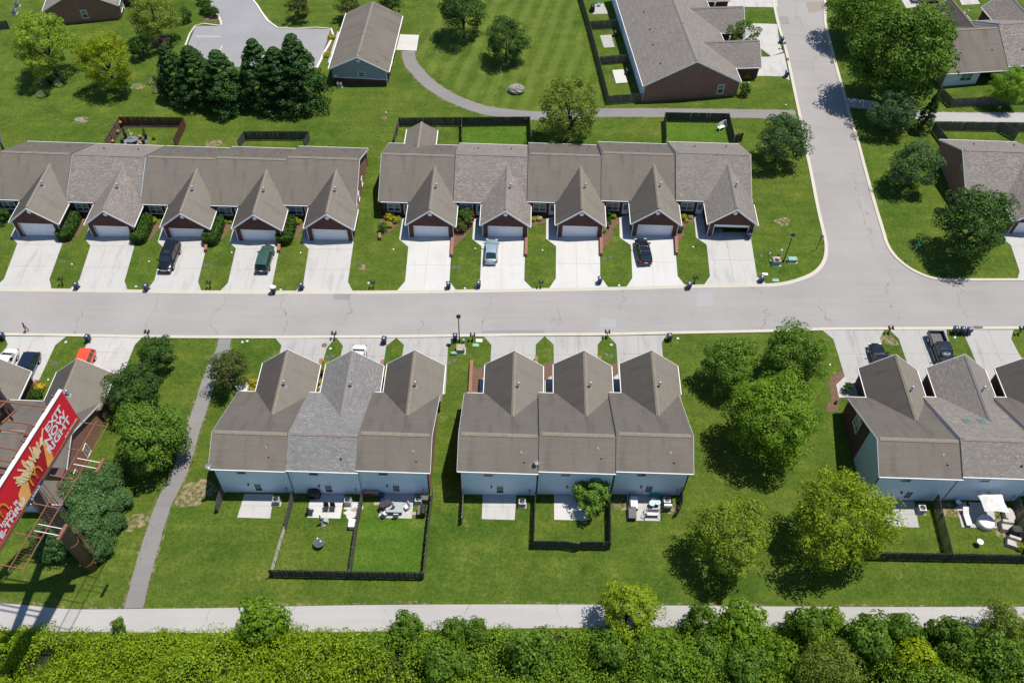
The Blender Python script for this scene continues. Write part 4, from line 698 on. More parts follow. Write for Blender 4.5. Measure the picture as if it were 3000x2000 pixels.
def crown(name, R, Rz, zc, ncl, clr, nleaf, lsize, mat, shape='round', flat=1.0, thin=0.0, elong=1.15):
    """clumps set on an uneven shell; leaves on each clump"""
    if shape == 'cone':
        t = rng.uniform(0, 1, ncl) ** 0.75; th = rng.uniform(0, 6.283, ncl); rr = R * (1 - t) ** 0.68 * rng.uniform(.72, 1.05, ncl)
        cc = np.stack([rr * np.cos(th), rr * np.sin(th), zc - Rz + 2 * Rz * t], 1); cr_ = clr * (1.1 - .55 * t)
    else:
        d = unit(ncl); d[:, 2] = np.where(d[:, 2] < -.8, -d[:, 2], d[:, 2])
        k = rng.uniform(.55, 1.0, ncl) ** .6 * (1 + .16 * np.sin(3 * np.arctan2(d[:, 1], d[:, 0]) + rng.uniform(0, 6)))
        cc = d * np.array([R, R, Rz]) * k[:, None] * .86; cc[:, 2] += zc; cr_ = np.full(ncl, clr) * rng.uniform(.6, 1.45, ncl)
    per = max(4, nleaf // ncl); L = []; Nn = []
    for c, r in zip(cc, cr_):
        m = int(per * rng.uniform(.6, 1.4)); u = unit(m); u[:, 2] = np.where(rng.random(m) < .7, np.abs(u[:, 2]), u[:, 2]); rad = r * rng.uniform(.6, 1.0, m) ** .5
        p = c + u * rad[:, None] * np.array([1, 1, .72 * flat]); out = (p - np.array([0, 0, zc])); out /= (np.linalg.norm(out, axis=1, keepdims=True) + 1e-6)
        L.append(p); Nn.append(u * .95 + out * .25 + rng.normal(size=(m, 3)) * .38 + np.array([0, 0, .1]))
    me = leaf_mesh(name, np.concatenate(L), np.concatenate(Nn), lsize, mat, elong)
    return me, cc
def wood(name, H, r, cc, nb, seed, z0=-.3):
    b = MB(); rs = random.Random(seed); top = Vector((rs.uniform(-.3, .3), rs.uniform(-.3, .3), H * .62)); mid = Vector((rs.uniform(-.15, .15), rs.uniform(-.15, .15), H * .25))
    b.bar((0, 0, z0), mid, r * 1.25, 8, r); b.bar(mid, top, r, 8, r * .5)
    idx = rs.sample(range(len(cc)), min(nb, len(cc)))
    for i in idx:
        e = Vector(cc[i]); t = rs.uniform(.25, .9); s = mid.lerp(top, t); m = s.lerp(e, .5) + Vector((0, 0, .12 * (e - s).length)); rr = r * (.5 - .28 * t)
        b.bar(s, m, rr, 6, rr * .65, False); b.bar(m, e, rr * .65, 5, rr * .2, False)
    return b.mesh(name, MT['bark'], True, False)
KIND = {}
def kind(key, R, asp, mat, leaves, lsize, ncl, clr, trunk=0.25, shape='round', nb=12, flat=1.0, var=2, elong=1.15):
    out = []; trunk *= .35; asp *= 1.08
    if R > 2.5: leaves = int(leaves * 1.7); lsize *= .74; ncl = int(ncl * 1.15)
    for v in range(var):
        Rz = R * asp; zc = trunk * 2 * R + Rz if shape != 'cone' else Rz + .25
        cm, cc = crown('crown', R, Rz, zc, ncl, clr, leaves, lsize, LF[mat], shape, flat, elong=elong); out.append((cm, wood('trunk', zc + Rz * .3, R * .042 + .05, cc, nb, v + hash(key) % 97 if False else v + len(KIND) * 7)))
    KIND[key] = (R, asp, zc, out)
kind('big', 6.5, .92, 'mid', 15000, .40, 150, 1.35, .12, nb=16, var=1)
kind('maple', 5.0, .95, 'mid', 9500, .34, 95, 1.15, .15)
kind('bright', 5.6, .95, 'bright', 11000, .34, 100, 1.25, .15)
kind('birch', 5.6, 1.0, 'light', 9500, .30, 130, 1.0, .12, nb=18)
kind('yellow', 5.4, 1.0, 'yellow', 9500, .30, 125, 1.0, .10, nb=18, var=1)
kind('ygreen', 5.6, 1.0, 'ygreen', 9500, .30, 130, 1.0, .10, nb=18, var=1)
kind('olive', 5.4, .95, 'olive', 9000, .30, 120, .95, .12, nb=18)
kind('dark', 4.6, .95, 'dark', 8500, .30, 90, 1.05, .14)
kind('blue', 4.2, .90, 'blue', 7000, .28, 80, .95, .18)
kind('crape', 2.8, 1.05, 'crape', 5000, .22, 70, .62, .12, nb=14)
kind('crapeg', 2.9, 1.0, 'dark', 5200, .22, 75, .62, .12, nb=14)
kind('conifer', 3.6, 1.65, 'conifer', 9000, .30, 170, .80, 0, 'cone', nb=0, elong=1.5)
kind('young', 2.6, .85, 'mid', 2400, .22, 46, .5, .15, nb=20, var=1)
kind('yardtree', 2.2, .8, 'mid', 3200, .22, 40, .6, .25, var=1)
kind('vine', 3.6, 1.15, 'ygreen', 9000, .26, 90, .75, .02, nb=14, var=1)
kind('shrub', 1.0, .9, 'hedge', 1800, .13, 32, .34, .0, nb=4)
kind('shrubl', 1.0, .8, 'lime', 1500, .14, 28, .36, .0, nb=4)
kind('shrubg', 1.0, .75, 'gold', 1300, .15, 26, .36, .0, nb=4, var=1)
kind('bush', 2.4, .8, 'mid', 4800, .24, 60, .7, 0, nb=6)
kind('bushb', 2.4, .75, 'bright', 4800, .26, 55, .75, 0, nb=6, var=1)
kind('bushd', 2.4, .85, 'mid', 5200, .24, 55, .7, 0, nb=6, var=1)
kind('bushy', 2.2, .9, 'yellow', 4200, .22, 60, .6, 0, nb=6, var=1)
kind('bolive', 3.0, .75, 'olive', 6500, .22, 70, .8, 0, nb=6, var=1)
kind('juniper', 2.6, .8, 'juniper', 6500, .22, 75, .7, 0, nb=10, elong=1.6)
TCNT = [0]
def plant(key, px, rpx, label, name='tree', cat='tree', group=None, lean=None, zs=1.0, rz=None):
    """px: middle of the crown in the photo, rpx its radius there"""
    R, asp, zc, ms = KIND[key]; h = zc
    for _ in range(3):
        c = at(px[0], px[1], h); sc = (rpx / (F_PX / (c - CAM).dot(cf))) / R * (1.05 if R > 2.5 else 1.12); h = zc * sc * zs
    i = TCNT[0]; TCNT[0] += 1; cm, tm = ms[i % len(ms)]
    o = empty(name, (c.x, c.y, gz(c.x)), random.uniform(0, 6.28) if rz is None else rz, label, cat, group); o.scale = (sc, sc, sc * zs)
    link('crown', cm, o); link('trunk', tm, o); return o
def zp(r, x, y): return Z(r, (x, y))
TR = [
 ('birch', zp('a0', 390, 400), 88, 'light green loose tree by the top left brick house'), ('yellow', zp('a0', 965, 560), 80, 'round yellow tree on the upper left lawn'), ('olive', zp('a0', 1405, 150), 74, 'pale olive tree beside the turning area'),
 ('crape', zp('a1', 380, 50), 36, 'reddish small tree at the top edge above the parking kerb'), ('crape', zp('a1', 835, 45), 37, 'reddish small tree behind the clubhouse corner'), ('crapeg', zp('a1', 1230, 40), 35, 'dark small tree above the clubhouse roof'),
 ('dark', zp('a1', 1900, 110), 72, 'large dark round tree on the striped lawn'), ('dark', zp('a1', 2295, 370), 60, 'dark round tree between the striped lawn and the big dark tree'),
 ('olive', zp('a2', 535, 1010), 93, 'round pale olive tree growing over the footpath'), ('young', zp('a2', 2120, 330), 48, 'spiky young tree on the driveway strip of the row house'),
 ('big', zp('a3', 1270, 500), 146, 'huge leafy tree beside the side street'), ('big', zp('a3', 860, 90), 92, 'tall leafy tree at the top of the side street'), ('blue', zp('a3', 1140, 1010), 66, 'blue-green small tree under the huge tree'),
 ('bright', zp('a3', 2215, 790), 54, 'yellow-green bushy tree by the angled fence'), ('blue', zp('a3', 130, 1270), 76, 'blue-green tree at the corner lawn beside the side street'), ('blue', zp('b3', 1355, 250), 74, 'blue-green tree on the lawn left of the half-round window'),
 ('dark', zp('b3', 1900, 800), 103, 'dark spreading tree in front of the corner house'),
 ('crapeg', zp('c0', 1450, 430), 56, 'small tree with pink blossom by the lower kerb'), ('crapeg', zp('c0', 1205, 790), 82, 'dark tree against the sunlit brick gable'), ('maple', zp('c0', 1385, 1190), 104, 'broad green tree beside the lower footpath'), ('crape', zp('c0', 2105, 600), 62, 'reddish oval tree at the bend of the lower footpath'),
 ('maple', zp('c2', 2000, 520), 80, 'green tree left in the cluster beside the middle trio'), ('maple', zp('c3', 235, 430), 92, 'green tree right in the cluster beside the curved mulch bed'), ('bright', zp('c3', 60, 1020), 132, 'large bright green tree in the lawn cluster'),
 ('birch', zp('d2', 2010, 830), 122, 'light green tree above the lane left of the yellow one'), ('ygreen', zp('d3', 680, 700), 150, 'broad yellow-green tree over the back fence corner'), ('yardtree', zp('d2', 730, 465), 52, 'small green tree in the fenced yard by the patio'),
 ('vine', (1842, 1790), 88, 'vine-covered tree standing in the lane edge')]
for k, p, r, lb in TR: plant(k, p, r, lb)
for i, (b_, t_) in enumerate((((507, 290), (505, 138)), ((590, 300), (590, 142)), ((668, 318), (668, 156)), ((775, 308), (766, 120)), ((832, 318), (820, 142)), ((893, 312), (881, 93)))):
    c = at(*b_); h = 6.0
    for hh in np.arange(4, 16, .25):
        q = at(t_[0], t_[1], float(hh))
        if q.y < c.y + .4: h = float(hh); break
    R, asp, zc, ms = KIND['conifer']; sc = h / 12.2
    o = empty('conifer_tree', (c.x, c.y + .8, gz(c.x)), i * 1.3, ('dark evergreen at the left end of the dense row', 'dark evergreen second from the left end of the dense row', 'dark evergreen in the gap-side middle of the dense row', 'dark evergreen right of the gap in the dense row', 'shorter dark evergreen next to the tallest one', 'tallest dark evergreen beside the clubhouse')[i], 'tree', 'row of dark evergreens'); k_ = (.92, 1.22, 1.25, 1.15, 1.25, 1.3)[i]; o.scale = (k_, k_, sc * (.92, .92, .92, .92, .9, .86)[i]); o.location.x += (1.0, 0, 0, 0, 0, -.4)[i]
    cm, tm = ms[i % 2]; link('crown', cm, o); link('trunk', tm, o)
# slim arborvitae
c = G('a3', 1405, 1205); o = empty('conifer_tree', (c.x, c.y, gz(c.x)), .4, 'slim pointed arborvitae beside the pale footpath', 'tree'); o.scale = (.42, .42, .55); link('crown', KIND['conifer'][3][0][0], o); link('trunk', KIND['conifer'][3][0][1], o)
SH = [
 ('shrub', zp('a0', 1270, 450), 23, 'dark round shrub below the olive tree', 1.3), ('shrub', zp('a0', 1700, 138), 17, 'small dark shrub alone on the lawn near the turning area', 1.2), ('shrub', zp('a0', 1895, 50), 19, 'dense clipped evergreen shrub at the kerb bend', 1.0), ('shrub', zp('a0', 1915, 105), 12, 'small clipped shrub in the kerb mulch', 1.0), ('shrub', zp('a0', 1972, 115), 12, 'bright small clipped shrub touching the kerb', 1.1), ('shrub', zp('a0', 1850, -5), 14, 'clipped shrub at the top edge by the kerb', 1.0),
 ('shrub', zp('b0', 5, 730), 20, 'dark hedge shrub cut by the left edge', 1.1), ('shrubl', zp('b0', 85, 720), 10, 'lime shrub under the leftmost window', .8), ('shrubl', zp('b0', 1415, 775), 11, 'lime shrub right of the second hedge', .7), ('shrubl', zp('b0', 2065, 775), 8, 'lime shrub right of the third hedge', .7), ('shrubl', zp('b0', 2115, 785), 6, 'tiny lime shrub beside the third window', .7), ('shrubl', zp('b1', 375, 770), 12, 'lime shrub right of the fourth hedge', .8),
 ('shrubg', zp('b1', 1225, 730), 13, 'yellow shrub under the end townhouse window', .8), ('shrubl', zp('b1', 1290, 760), 13, 'pale hosta clump beside the clean driveway walk', .6), ('shrubl', zp('b1', 1215, 810), 11, 'variegated hosta clump beside the yellow shrub', .6), ('shrub', zp('b1', 1168, 835), 13, 'round dark clipped shrub by the brick pillar', 1.0),
 ('shrub', zp('b1', 1925, 740), 24, 'large rose bush full of red flowers', .9), ('shrub', zp('b1', 1875, 830), 18, 'smaller rose bush full of red flowers', .8),
 ('shrubl', zp('b2', 200, 755), 8, 'flowering plant with orange blooms under a window', .7), ('shrubl', zp('b2', 250, 750), 9, 'bushy plant with white blooms under a window', .7), ('shrub', zp('b2', 880, 790), 10, 'dark shrub beside the mulch bend', 1.5), ('shrub', zp('b2', 875, 710), 10, 'dark leafy shrub against the brick wall', 1.0), ('shrubl', zp('b2', 930, 725), 9, 'lime shrub beside the white front door', .8), ('shrubl', zp('b2', 848, 862), 8, 'small lime shrub low in the mulch bend', .8),
 ('shrubl', zp('b2', 1580, 740), 10, 'lime shrub near the open garage house', .8), ('shrubg', zp('b2', 1603, 772), 7, 'yellow flower shrub near the open garage house', .8), ('shrubl', zp('b2', 1640, 735), 8, 'white flowering clump beside the last front door', .6), ('shrub', zp('b2', 1545, 845), 9, 'reddish shrub at the garage corner', 1.2),
 ('shrubg', zp('a2', 2160, 700), 9, 'golden shrub at the corner of the brick gable', 1.2), ('shrub', zp('a2', 2140, 825), 15, 'dark round shrub at the gable downspout', 1.2), ('shrub', zp('b3', 2155, 945), 7, 'round shrub in the stone ring by a driveway', 1.0),
 ('shrubg', zp('c0', 360, 740), 15, 'golden flower shrub beside the walk near the billboard', .8), ('shrub', zp('c0', 330, 800), 17, 'clipped dark hedge block behind the billboard', 1.0), ('shrubg', zp('c0', 2325, 690), 12, 'golden shrub behind the lower house corner', .9), ('shrubg', zp('c0', 2310, 765), 12, 'golden shrub by the white stone bed', .9),
 ('shrubl', zp('c1', 650, 560), 22, 'spreading lime hedge beside the grey mottled gable', .9), ('shrub', zp('c1', 597, 590), 9, 'small dark shrub against the low brick wall', 1.0), ('shrubg', zp('c1', 575, 690), 9, 'yellow shrub below the lime hedge', .8), ('shrubg', zp('c1', 560, 750), 9, 'second yellow shrub in the narrow bed', .8), ('shrubg', zp('c1', 1165, 660), 10, 'yellow shrub by the gutter of the grey roof', .8), ('shrubg', zp('c1', 1155, 735), 10, 'yellow shrub beside the shaded walk', .8),
 ('shrub', zp('c3', 735, 740), 13, 'dark shrub in the corner by the coupe garage', 1.2), ('shrub', zp('c3', 628, 872), 5, 'tiny shrub alone in the curved mulch bed', 1.0), ('shrubl', zp('c3', 1300, 600), 9, 'mixed shrub at the roof corner by the pickup driveway', .8), ('shrub', zp('c3', 1375, 680), 6, 'small potted-looking shrub by the pickup garage', 1.0), ('shrub', zp('c3', 2040, 780), 10, 'dark shrub in the narrow gap by the last gable', 1.2),
 ('shrubl', zp('d3', 2320, 940), 13, 'spiky pale plant at the right edge of the parasol yard', .8), ('shrub', zp('d3', 2340, 520), 12, 'dark shrub at the right edge beyond the fence', 1.2), ('shrubl', (450, 402), 6, 'young plant against the back of the brown fence', 1.2), ('shrubl', (307, 420), 7, 'leafy plant outside the brown fence corner', 1.1),
 ('shrubl', zp('a1', 690, 340), 11, 'low green shrub strip by the clubhouse walk', .5), ('shrubl', zp('a1', 650, 500), 11, 'low green shrub at the end of the clubhouse strip', .5)]
for k, p, r, lb, zs in SH: plant(k, p, r, lb, 'shrub', 'shrub', zs=zs)
for p in ((430, 765), (560, 770), (400, 870), (1410, 750), (1458, 830)):
    c = G('a0', *p); n = 420; th = rng.uniform(0, 6.28, n); rr = 1.15 * rng.uniform(.05, .95, n) ** .7; hh = .95 * (1 - rr * .6)
    cen = np.stack([rr * np.cos(th) * 1.0, rr * np.sin(th) * 1.0, hh * rng.uniform(.4, 1, n)], 1); nr = np.stack([np.cos(th + 1.3), np.sin(th + 1.3), np.full(n, .5)], 1)
    o = link('grass_tuft', leaf_mesh('grass_tuft', cen, nr, .22, LF['tuft'], 2.6)); o.location = (c.x, c.y, gz(c.x)); tag(o, 'rounded ornamental grass tuft on the upper left lawn', 'grass tuft', 'ornamental grass tufts')
# clipped hedges between the garages
def hedge(c, sx, sy, h, label, rz=0.0):
    n = 5200; u = rng.uniform(-1, 1, (n, 3)); f = rng.integers(0, 5, n); p = u.copy()
    p[f == 0, 2] = 1; p[f == 1, 0] = 1; p[f == 2, 0] = -1; p[f == 3, 1] = 1; p[f == 4, 1] = -1
    nr = np.zeros((n, 3)); nr[f == 0, 2] = 1; nr[f == 1, 0] = 1; nr[f == 2, 0] = -1; nr[f == 3, 1] = 1; nr[f == 4, 1] = -1
    l4 = (np.abs(p[:, 0]) ** 4 + np.abs(p[:, 1]) ** 4) ** .25; k = np.maximum(l4, 1); p[:, 0] /= k; p[:, 1] /= k
    bz = np.clip((np.abs(p[:, :2]).max(1) - .75) * 1.2, 0, 1) * (p[:, 2] > .5); p[:, 2] -= bz * .5
    P = p * np.array([sx / 2, sy / 2, h / 2]) + np.array([0, 0, h / 2]) + rng.normal(size=(n, 3)) * .07
    o = empty('hedge', (c.x, c.y, gz(c.x)), rz, label, 'hedge', 'clipped hedges between garages')
    link('foliage', leaf_mesh('foliage', P, nr + rng.normal(size=(n, 3)) * .6, .2, LF['hedge']), o)
    b = MB()
    for i in range(5): b.bar((0, sy * (i - 2) * .18, -.1), (random.uniform(-.2, .2), sy * (i - 2) * .18, h * .8), .04, 5)
    b.build('stems', MT['bark'], o)
for rg, p, lb in (('b0', (645, 855), 'clipped dark hedge right of the leftmost garage'), ('b0', (1318, 880), 'clipped dark hedge right of the mottled roof garage'), ('b0', (1972, 895), 'clipped dark hedge right of the black vehicle garage'), ('b1', (285, 890), 'clipped dark hedge right of the green wagon garage')):
    hedge(G(rg, *p), 2.2, 5.2, 1.45, lb)
# flowers on the rose bushes etc. belong to each plant
for o in [o for o in COL.objects if o.parent is None and o.name.startswith('shrub') and ('red flowers' in o['label'] or 'orange' in o['label'] or 'white bloom' in o['label'] or 'white flowering' in o['label'] or 'golden flower' in o['label'])]:
    lb = o['label']; m = MT['red'] if 'red flowers' in lb else MT['yellow'] if ('orange' in lb or 'golden' in lb) else MT['petalw']
    n = 90; u = unit(n); u[:, 2] = np.abs(u[:, 2]); k = rng.uniform(.92, 1.08, n)
    link('blossoms', leaf_mesh('blossoms', u * k[:, None] * np.array([1, 1, .85]) + np.array([0, 0, .85]), u, .2, m), o)['kind'] = 'stuff'
for o in [o for o in COL.objects if o.parent is None and 'pink blossom' in o.get('label', '')]:
    n = 160; u = unit(n); u[:, 2] = -np.abs(u[:, 2]) * .6; u[:, 0] = np.abs(u[:, 0]); link('blossoms', leaf_mesh('blossoms', u * np.array([2.6, 2.6, 2.4]) + np.array([0, 0, 3.2]), u + np.array([0, 0, 1]), .2, MT['pink']), o)['kind'] = 'stuff'
# junipers under the billboard
for p, r, lb in (((300, 1412), 62, 'dark juniper bush behind the billboard pole, uppermost'), ((238, 1440), 66, 'juniper bush touching the billboard catwalk'), ((275, 1490), 62, 'juniper bush right of the billboard pole middle'), ((338, 1462), 44, 'juniper bush with dead twigs on the lawn side'), ((245, 1560), 66, 'juniper bush hugging the billboard pole'), ((165, 1560), 62, 'dark juniper bush left of the billboard pole'), ((290, 1600), 44, 'low juniper bush by the billboard pole foot'), ((150, 1600), 50, 'lowest juniper bush in the billboard shadow'), ((330, 1530), 36, 'thin juniper with dry grey twigs')):
    plant('juniper', p, r, lb, 'juniper_bush', 'bush', 'junipers under the billboard', zs=.9)
# the thicket along the lane
def thicket():
    L = []; Nn = []
    edge = [at(x, y) for x, y in ((-250, 1850), (0, 1848), (150, 1838), (250, 1842), (430, 1862), (600, 1850), (800, 1832), (900, 1845), (1010, 1868), (1200, 1848), (1400, 1842), (1700, 1846), (2000, 1838), (2300, 1838), (2600, 1842), (3000, 1836), (3250, 1836))]
    xs = np.array([e.x for e in edge]); ys = np.array([e.y for e in edge])
    n = 4800
    X = rng.uniform(-62, 66, n); dep = rng.uniform(0, 1, n) ** 1.1 * 17; Y = np.interp(X, xs, ys) - .5 - dep
    lump = np.sin(X * .21 + 1.3) * np.sin(Y * .35 + X * .05) + .6 * np.sin(X * .53 + 2) * np.sin(Y * .61)
    Hh = .8 + 2.2 * (1 - np.exp(-dep / 1.3)) + 1.9 * lump * (1 - np.exp(-dep / 2)) + rng.normal(size=n) * .5
    Hh = np.clip(Hh, .4, 6); ok = (lump > -.95) | (rng.random(n) < .35); X, Y, Hh = X[ok], Y[ok], Hh[ok]
    for x, y, h in zip(X, Y, Hh):
        r = rng.uniform(.5, 1.35); m = int(66 * r * r) + 14; u = unit(m); u[:, 2] = np.abs(u[:, 2]); p = np.array([x, y, K * x + h - .6 * r]) + u * (r * rng.uniform(.8, 1.05, m))[:, None] * np.array([1, 1, .85]); L.append(p); Nn.append(u * 1.0 + rng.normal(size=(m, 3)) * .42)
        if rng.random() < .05:                       # upright shoots
            k = 26; t = rng.uniform(0, 1, k); L.append(np.array([x, y, K * x + h]) + np.stack([t * rng.normal() * .4 + rng.normal(size=k) * .1, t * rng.normal() * .3 + rng.normal(size=k) * .1, t * rng.uniform(.8, 1.7)], 1)); Nn.append(rng.normal(size=(k, 3)) + np.array([0, 0, .5]))
    L = np.concatenate(L); Nn = np.concatenate(Nn)
    right = (L[:, 0] + rng.normal(size=len(L)) * 3) > (-8 + 5 * np.sin(L[:, 1] * .5))
    o = link('kudzu_thicket', leaf_mesh('kudzu_thicket', L[~right], Nn[~right], .205, LF['kudzu'])); tag(o, 'bright green vine thicket on the left half of the lane edge', 'thicket', None, 'stuff')
    o = link('mixed_thicket', leaf_mesh('mixed_thicket', L[right], Nn[right], .205, LF['bright'])); tag(o, 'darker mixed brush thicket on the right half of the lane edge', 'thicket', None, 'stuff')
thicket()
TH = [('bushb', (2165, 1835), 62, 'bright lobed bush in the thicket beside the lane'), ('bush', (2055, 1830), 52, 'loose bush left of the bright lobed bush'), ('bush', (2065, 1930), 62, 'shaded bush under the bright lobed bush'), ('bushd', (2360, 1830), 50, 'feathery upright bush reaching over the lane'), ('bushb', (2430, 1830), 42, 'bright bush right of the feathery upright one'), ('bushb', (2280, 1925), 50, 'lime bush in the middle of the right thicket'), ('bolive', (2420, 1960), 88, 'brownish olive feathery bush at the bottom edge'), ('bushd', (2530, 1880), 68, 'dark sumac patch left of the lime-yellow bush'), ('bushd', (2640, 1850), 48, 'dark sumac patch at the lane'), ('bushy', (2675, 1930), 56, 'vivid lime-yellow bush low in the thicket'), ('bush', (2780, 1880), 68, 'green bush right of the vivid lime-yellow bush'), ('bushd', (2170, 1960), 60, 'deep green bush left of the lime bush'), ('bolive', (2940, 1840), 70, 'tall viny bush near the right edge of the lane'), ('bush', (2900, 1930), 68, 'shaded bush below the tall viny bush'), ('bush', (1330, 1850), 40, 'sprouting shrub with long stems over the lane'), ('bush', (1390, 1850), 36, 'fine-leaved sprout beside the long-stemmed shrub'), ('bush', (1190, 1840), 46, 'rounded bush bulging into the lane'), ('bushb', (770, 1825), 62, 'vine mound reaching highest over the lane'), ('bushd', (350, 1830), 18, 'small lone sprig above the vine mounds'), ('bush', (1560, 1920), 66, 'pale green shrub in the middle of the thicket'), ('bushd', (1300, 1950), 60, 'dark shrub patch in the thicket'), ('bushd', (1780, 1910), 55, 'dark shrub at the foot of the vine-covered tree')]
for k, p, r, lb in TH: plant(k, p, r, lb, 'bush', 'bush', 'bushes in the thicket', zs=1.45)
# shade soil under the thicket
sheet('thicket_floor', px2w([(-300, 1860), (450, 1875), (1010, 1880), (1500, 1862), (2000, 1855), (3300, 1850), (3300, 2300), (-300, 2300)]), MT['litter'], 0.01, 'dark leaf litter under the thicket', 'ground')
# ================================================================== fences
PK = {}
def fence(pts, mat, label, h=1.8, gap=.02, box=False, w=None, rails=True, group='wooden yard fences', cap=0.0):
    P = [at(*p) if len(p) == 2 else Vector(p) for p in pts]; root = empty('fence', (P[0].x, P[0].y, gz(P[0].x)), 0, label, 'fence', group); O = root.location.copy(); m = MT[mat]; w = w or .145
    key = (mat, h, w)
    if key not in PK:
        b = MB(); b.prism([(-w / 2, -.011, .06), (w / 2, -.011, .06), (w / 2, -.011, h - .06), (w / 4, -.011, h), (-w / 4, -.011, h), (-w / 2, -.011, h - .06)], (0, .022, 0)); PK[key] = b.mesh('picket', m)
        b = MB(); b.box((0, 0, h / 2 - .25), (.1, .1, h + .55)); PK[key + ('p',)] = b.mesh('post', m)
    L = [(P[i + 1] - P[i]).length for i in range(len(P) - 1)]; tot = sum(L); step = max(w + (-.025 if box else .006), tot / 298); k = 0
    for i in range(len(P) - 1):
        a, b_ = P[i], P[i + 1]; d = b_ - a; l = L[i]; an = math.atan2(d.y, d.x); nrm = Vector((-math.sin(an), math.cos(an), 0))
        n = max(1, int(l / step))
        for j in range(n):
            t = (j + .5) / n; q = a + d * t; k += 1
            o = link('picket', PK[key], root); o.location = (q.x - O.x, q.y - O.y, gz(q.x) - O.z + random.uniform(-.02, .02)); off = nrm * ((.04 if k % 2 else -.04) if box else .055); o.location += off
            o.rotation_euler = (random.uniform(-.012, .012), random.uniform(-.02, .02), an + random.uniform(-.02, .02))
        np_ = max(1, round(l / 2.4))
        for j in range(np_ + 1):
            if j == np_ and i < len(P) - 2: continue
            q = a + d * (j / np_); o = link('post', PK[key + ('p',)], root); o.location = (q.x - O.x, q.y - O.y, gz(q.x) - O.z); o.rotation_euler = (0, 0, an)
        for zz in (.3, h * .52, h - .25):
            b = MB(); b.prism([(a.x - O.x, a.y - O.y, gz(a.x) - O.z + zz), (b_.x - O.x, b_.y - O.y, gz(b_.x) - O.z + zz), (b_.x - O.x, b_.y - O.y, gz(b_.x) - O.z + zz + .09), (a.x - O.x, a.y - O.y, gz(a.x) - O.z + zz + .09)], nrm * .04); b.build('rail', m, root)
    return root
fp = lambda x, y: (300 + x / 9.046, 330 + y / 9.046)
fence([fp(150, 960), fp(525, 352)], 'wood_tan', 'tan left side of the small brown fenced yard', 1.85)
fence([fp(530, 350), fp(2215, 372), fp(1955, 920)], 'wood_brown', 'dark reddish brown fence round the slate patio yard', 1.85)
fence([(702, 437), (720.6, 411), (908, 411), (893, 437)], 'wood_dark', 'grey-black fence of the plain yard behind the brown roofs')
fence([(1155, 428), (1171, 371.5), (1353, 370)], 'wood_dark', 'near-black fence round the small gabled room yard')
fence([(1354.5, 370), (1551, 368), (1553, 424)], 'wood_dark', 'dark shadow-box fence of the empty lush yard', box=True)
fence([(1353, 371), (1352, 424)], 'wood_grey', 'grey dividing fence between the two joined yards')
fence([(1948, 424), (1945, 355.5), (2130, 358.7), (2146, 424)], 'wood_dark', 'dark fence round the yard with the white swing', box=True)
fence([(2150, 421), (2171, 416)], 'wood_dark', 'short gate panel beside the white swing yard')
fence([(1690, -30), (1725, 89), (1752, 193), (1780.6, 306.8), (1879, 300)], 'wood_grey', 'long weathered fence along the striped lawn', box=True)
fence([(1727, 89), (1801, 83.5)], 'wood_grey', 'upper cross fence of the row house yards')
fence([(1754, 193), (1838, 185)], 'wood_grey', 'lower cross fence of the row house yards')
fence([(2743, 278), (2781, 315.7), (3060, 303)], 'wood_grey', 'grey fence in front of the shaded back porch')
fence([(2764, 430), (2729, 382.6), (3060, 387)], 'wood_grey', 'grey fence behind the half-round window house')
fence([(2923, 385), (2970, 412)], 'wood_grey', 'short dividing fence behind the half-round window house')
fence([(-40, 96), (29, 86)], 'wood_dark', 'dark fence stub at the top left edge')
fence([(-4, 372), (16, 442)], 'wood_pale', 'pale fence stub at the left edge above the roofs')
fence([(657, 1448), (640, 1500)], 'wood_grey', 'short leaning screen panel at the lower left house corner', box=True)
fence([(862, 1462), (838, 1552)], 'wood_grey', 'lattice-like screen between the bare patio and chair patio', box=True)
b = None
def railfence(p, q, label):
    P, Q = at(*p), at(*q); r = empty('rail_fence', (P.x, P.y, gz(P.x)), 0, label, 'fence'); d = Q - P; n = 4
    for j in range(n + 1): b = MB(); c = d * (j / n); b.box((c.x, c.y, gz(P.x + c.x) - gz(P.x) + .5), (.12, .12, 1.2)); b.build('post', MT['wood_pale'], r)
    for zz in (.4, .75, 1.08): b = MB(); b.bar((0, 0, zz), (d.x, d.y, K * d.x + zz), .065, 4); b.build('rail', MT['wood_pale'], r)
railfence((836, 1555), (797, 1687), 'pale three-rail fence left of the chair yard')
fence([(795, 1689.7), (1027, 1694), (1239.5, 1697)], 'wood_dark', 'long dark fence closing the two lower yards')
fence([(1065, 1460), (1046, 1558), (1028, 1690)], 'wood_grey', 'grey leaning fence between the two lower yards', box=True)
fence([(1268, 1450), (1256, 1540), (1241, 1694)], 'wood_grey', 'grey fence at the right side of the glass table yard')
fence([(1357, 1455), (1353, 1535)], 'wood_pale', 'short weathered screen left of the empty rough patio')
fence([(1567, 1462), (1562, 1604)], 'wood_dark', 'dark left fence of the small tree yard', box=True)
fence([(1563, 1604.5), (1654, 1606)], 'wood_dark', 'dark front fence of the small tree yard left of its gate', box=True)
fence([(1655, 1606), (1693, 1613)], 'wood_dark', 'crooked dark gate pushed out of line in the small tree yard', box=True)
fence([(1697, 1607), (1785, 1608), (1783, 1462)], 'wood_dark', 'dark fence right of the crooked gate', box=True)
fence([(1992, 1450), (1993, 1490), (1981, 1512)], 'wood_dark', 'bent dark screen right of the cluttered patio', box=True)
fence([(2538, 1560), (2543, 1638.6), (2775, 1643), (3060, 1648)], 'wood_dark', 'long dark fence behind the yellow tree and parasol yard')
fence([(2732, 1472), (2774, 1640)], 'wood_grey', 'grey leaning fence left of the parasol yard', box=True)
fence([(2966, 1475), (3010, 1642)], 'wood_grey', 'grey fence at the right side of the parasol yard', box=True)
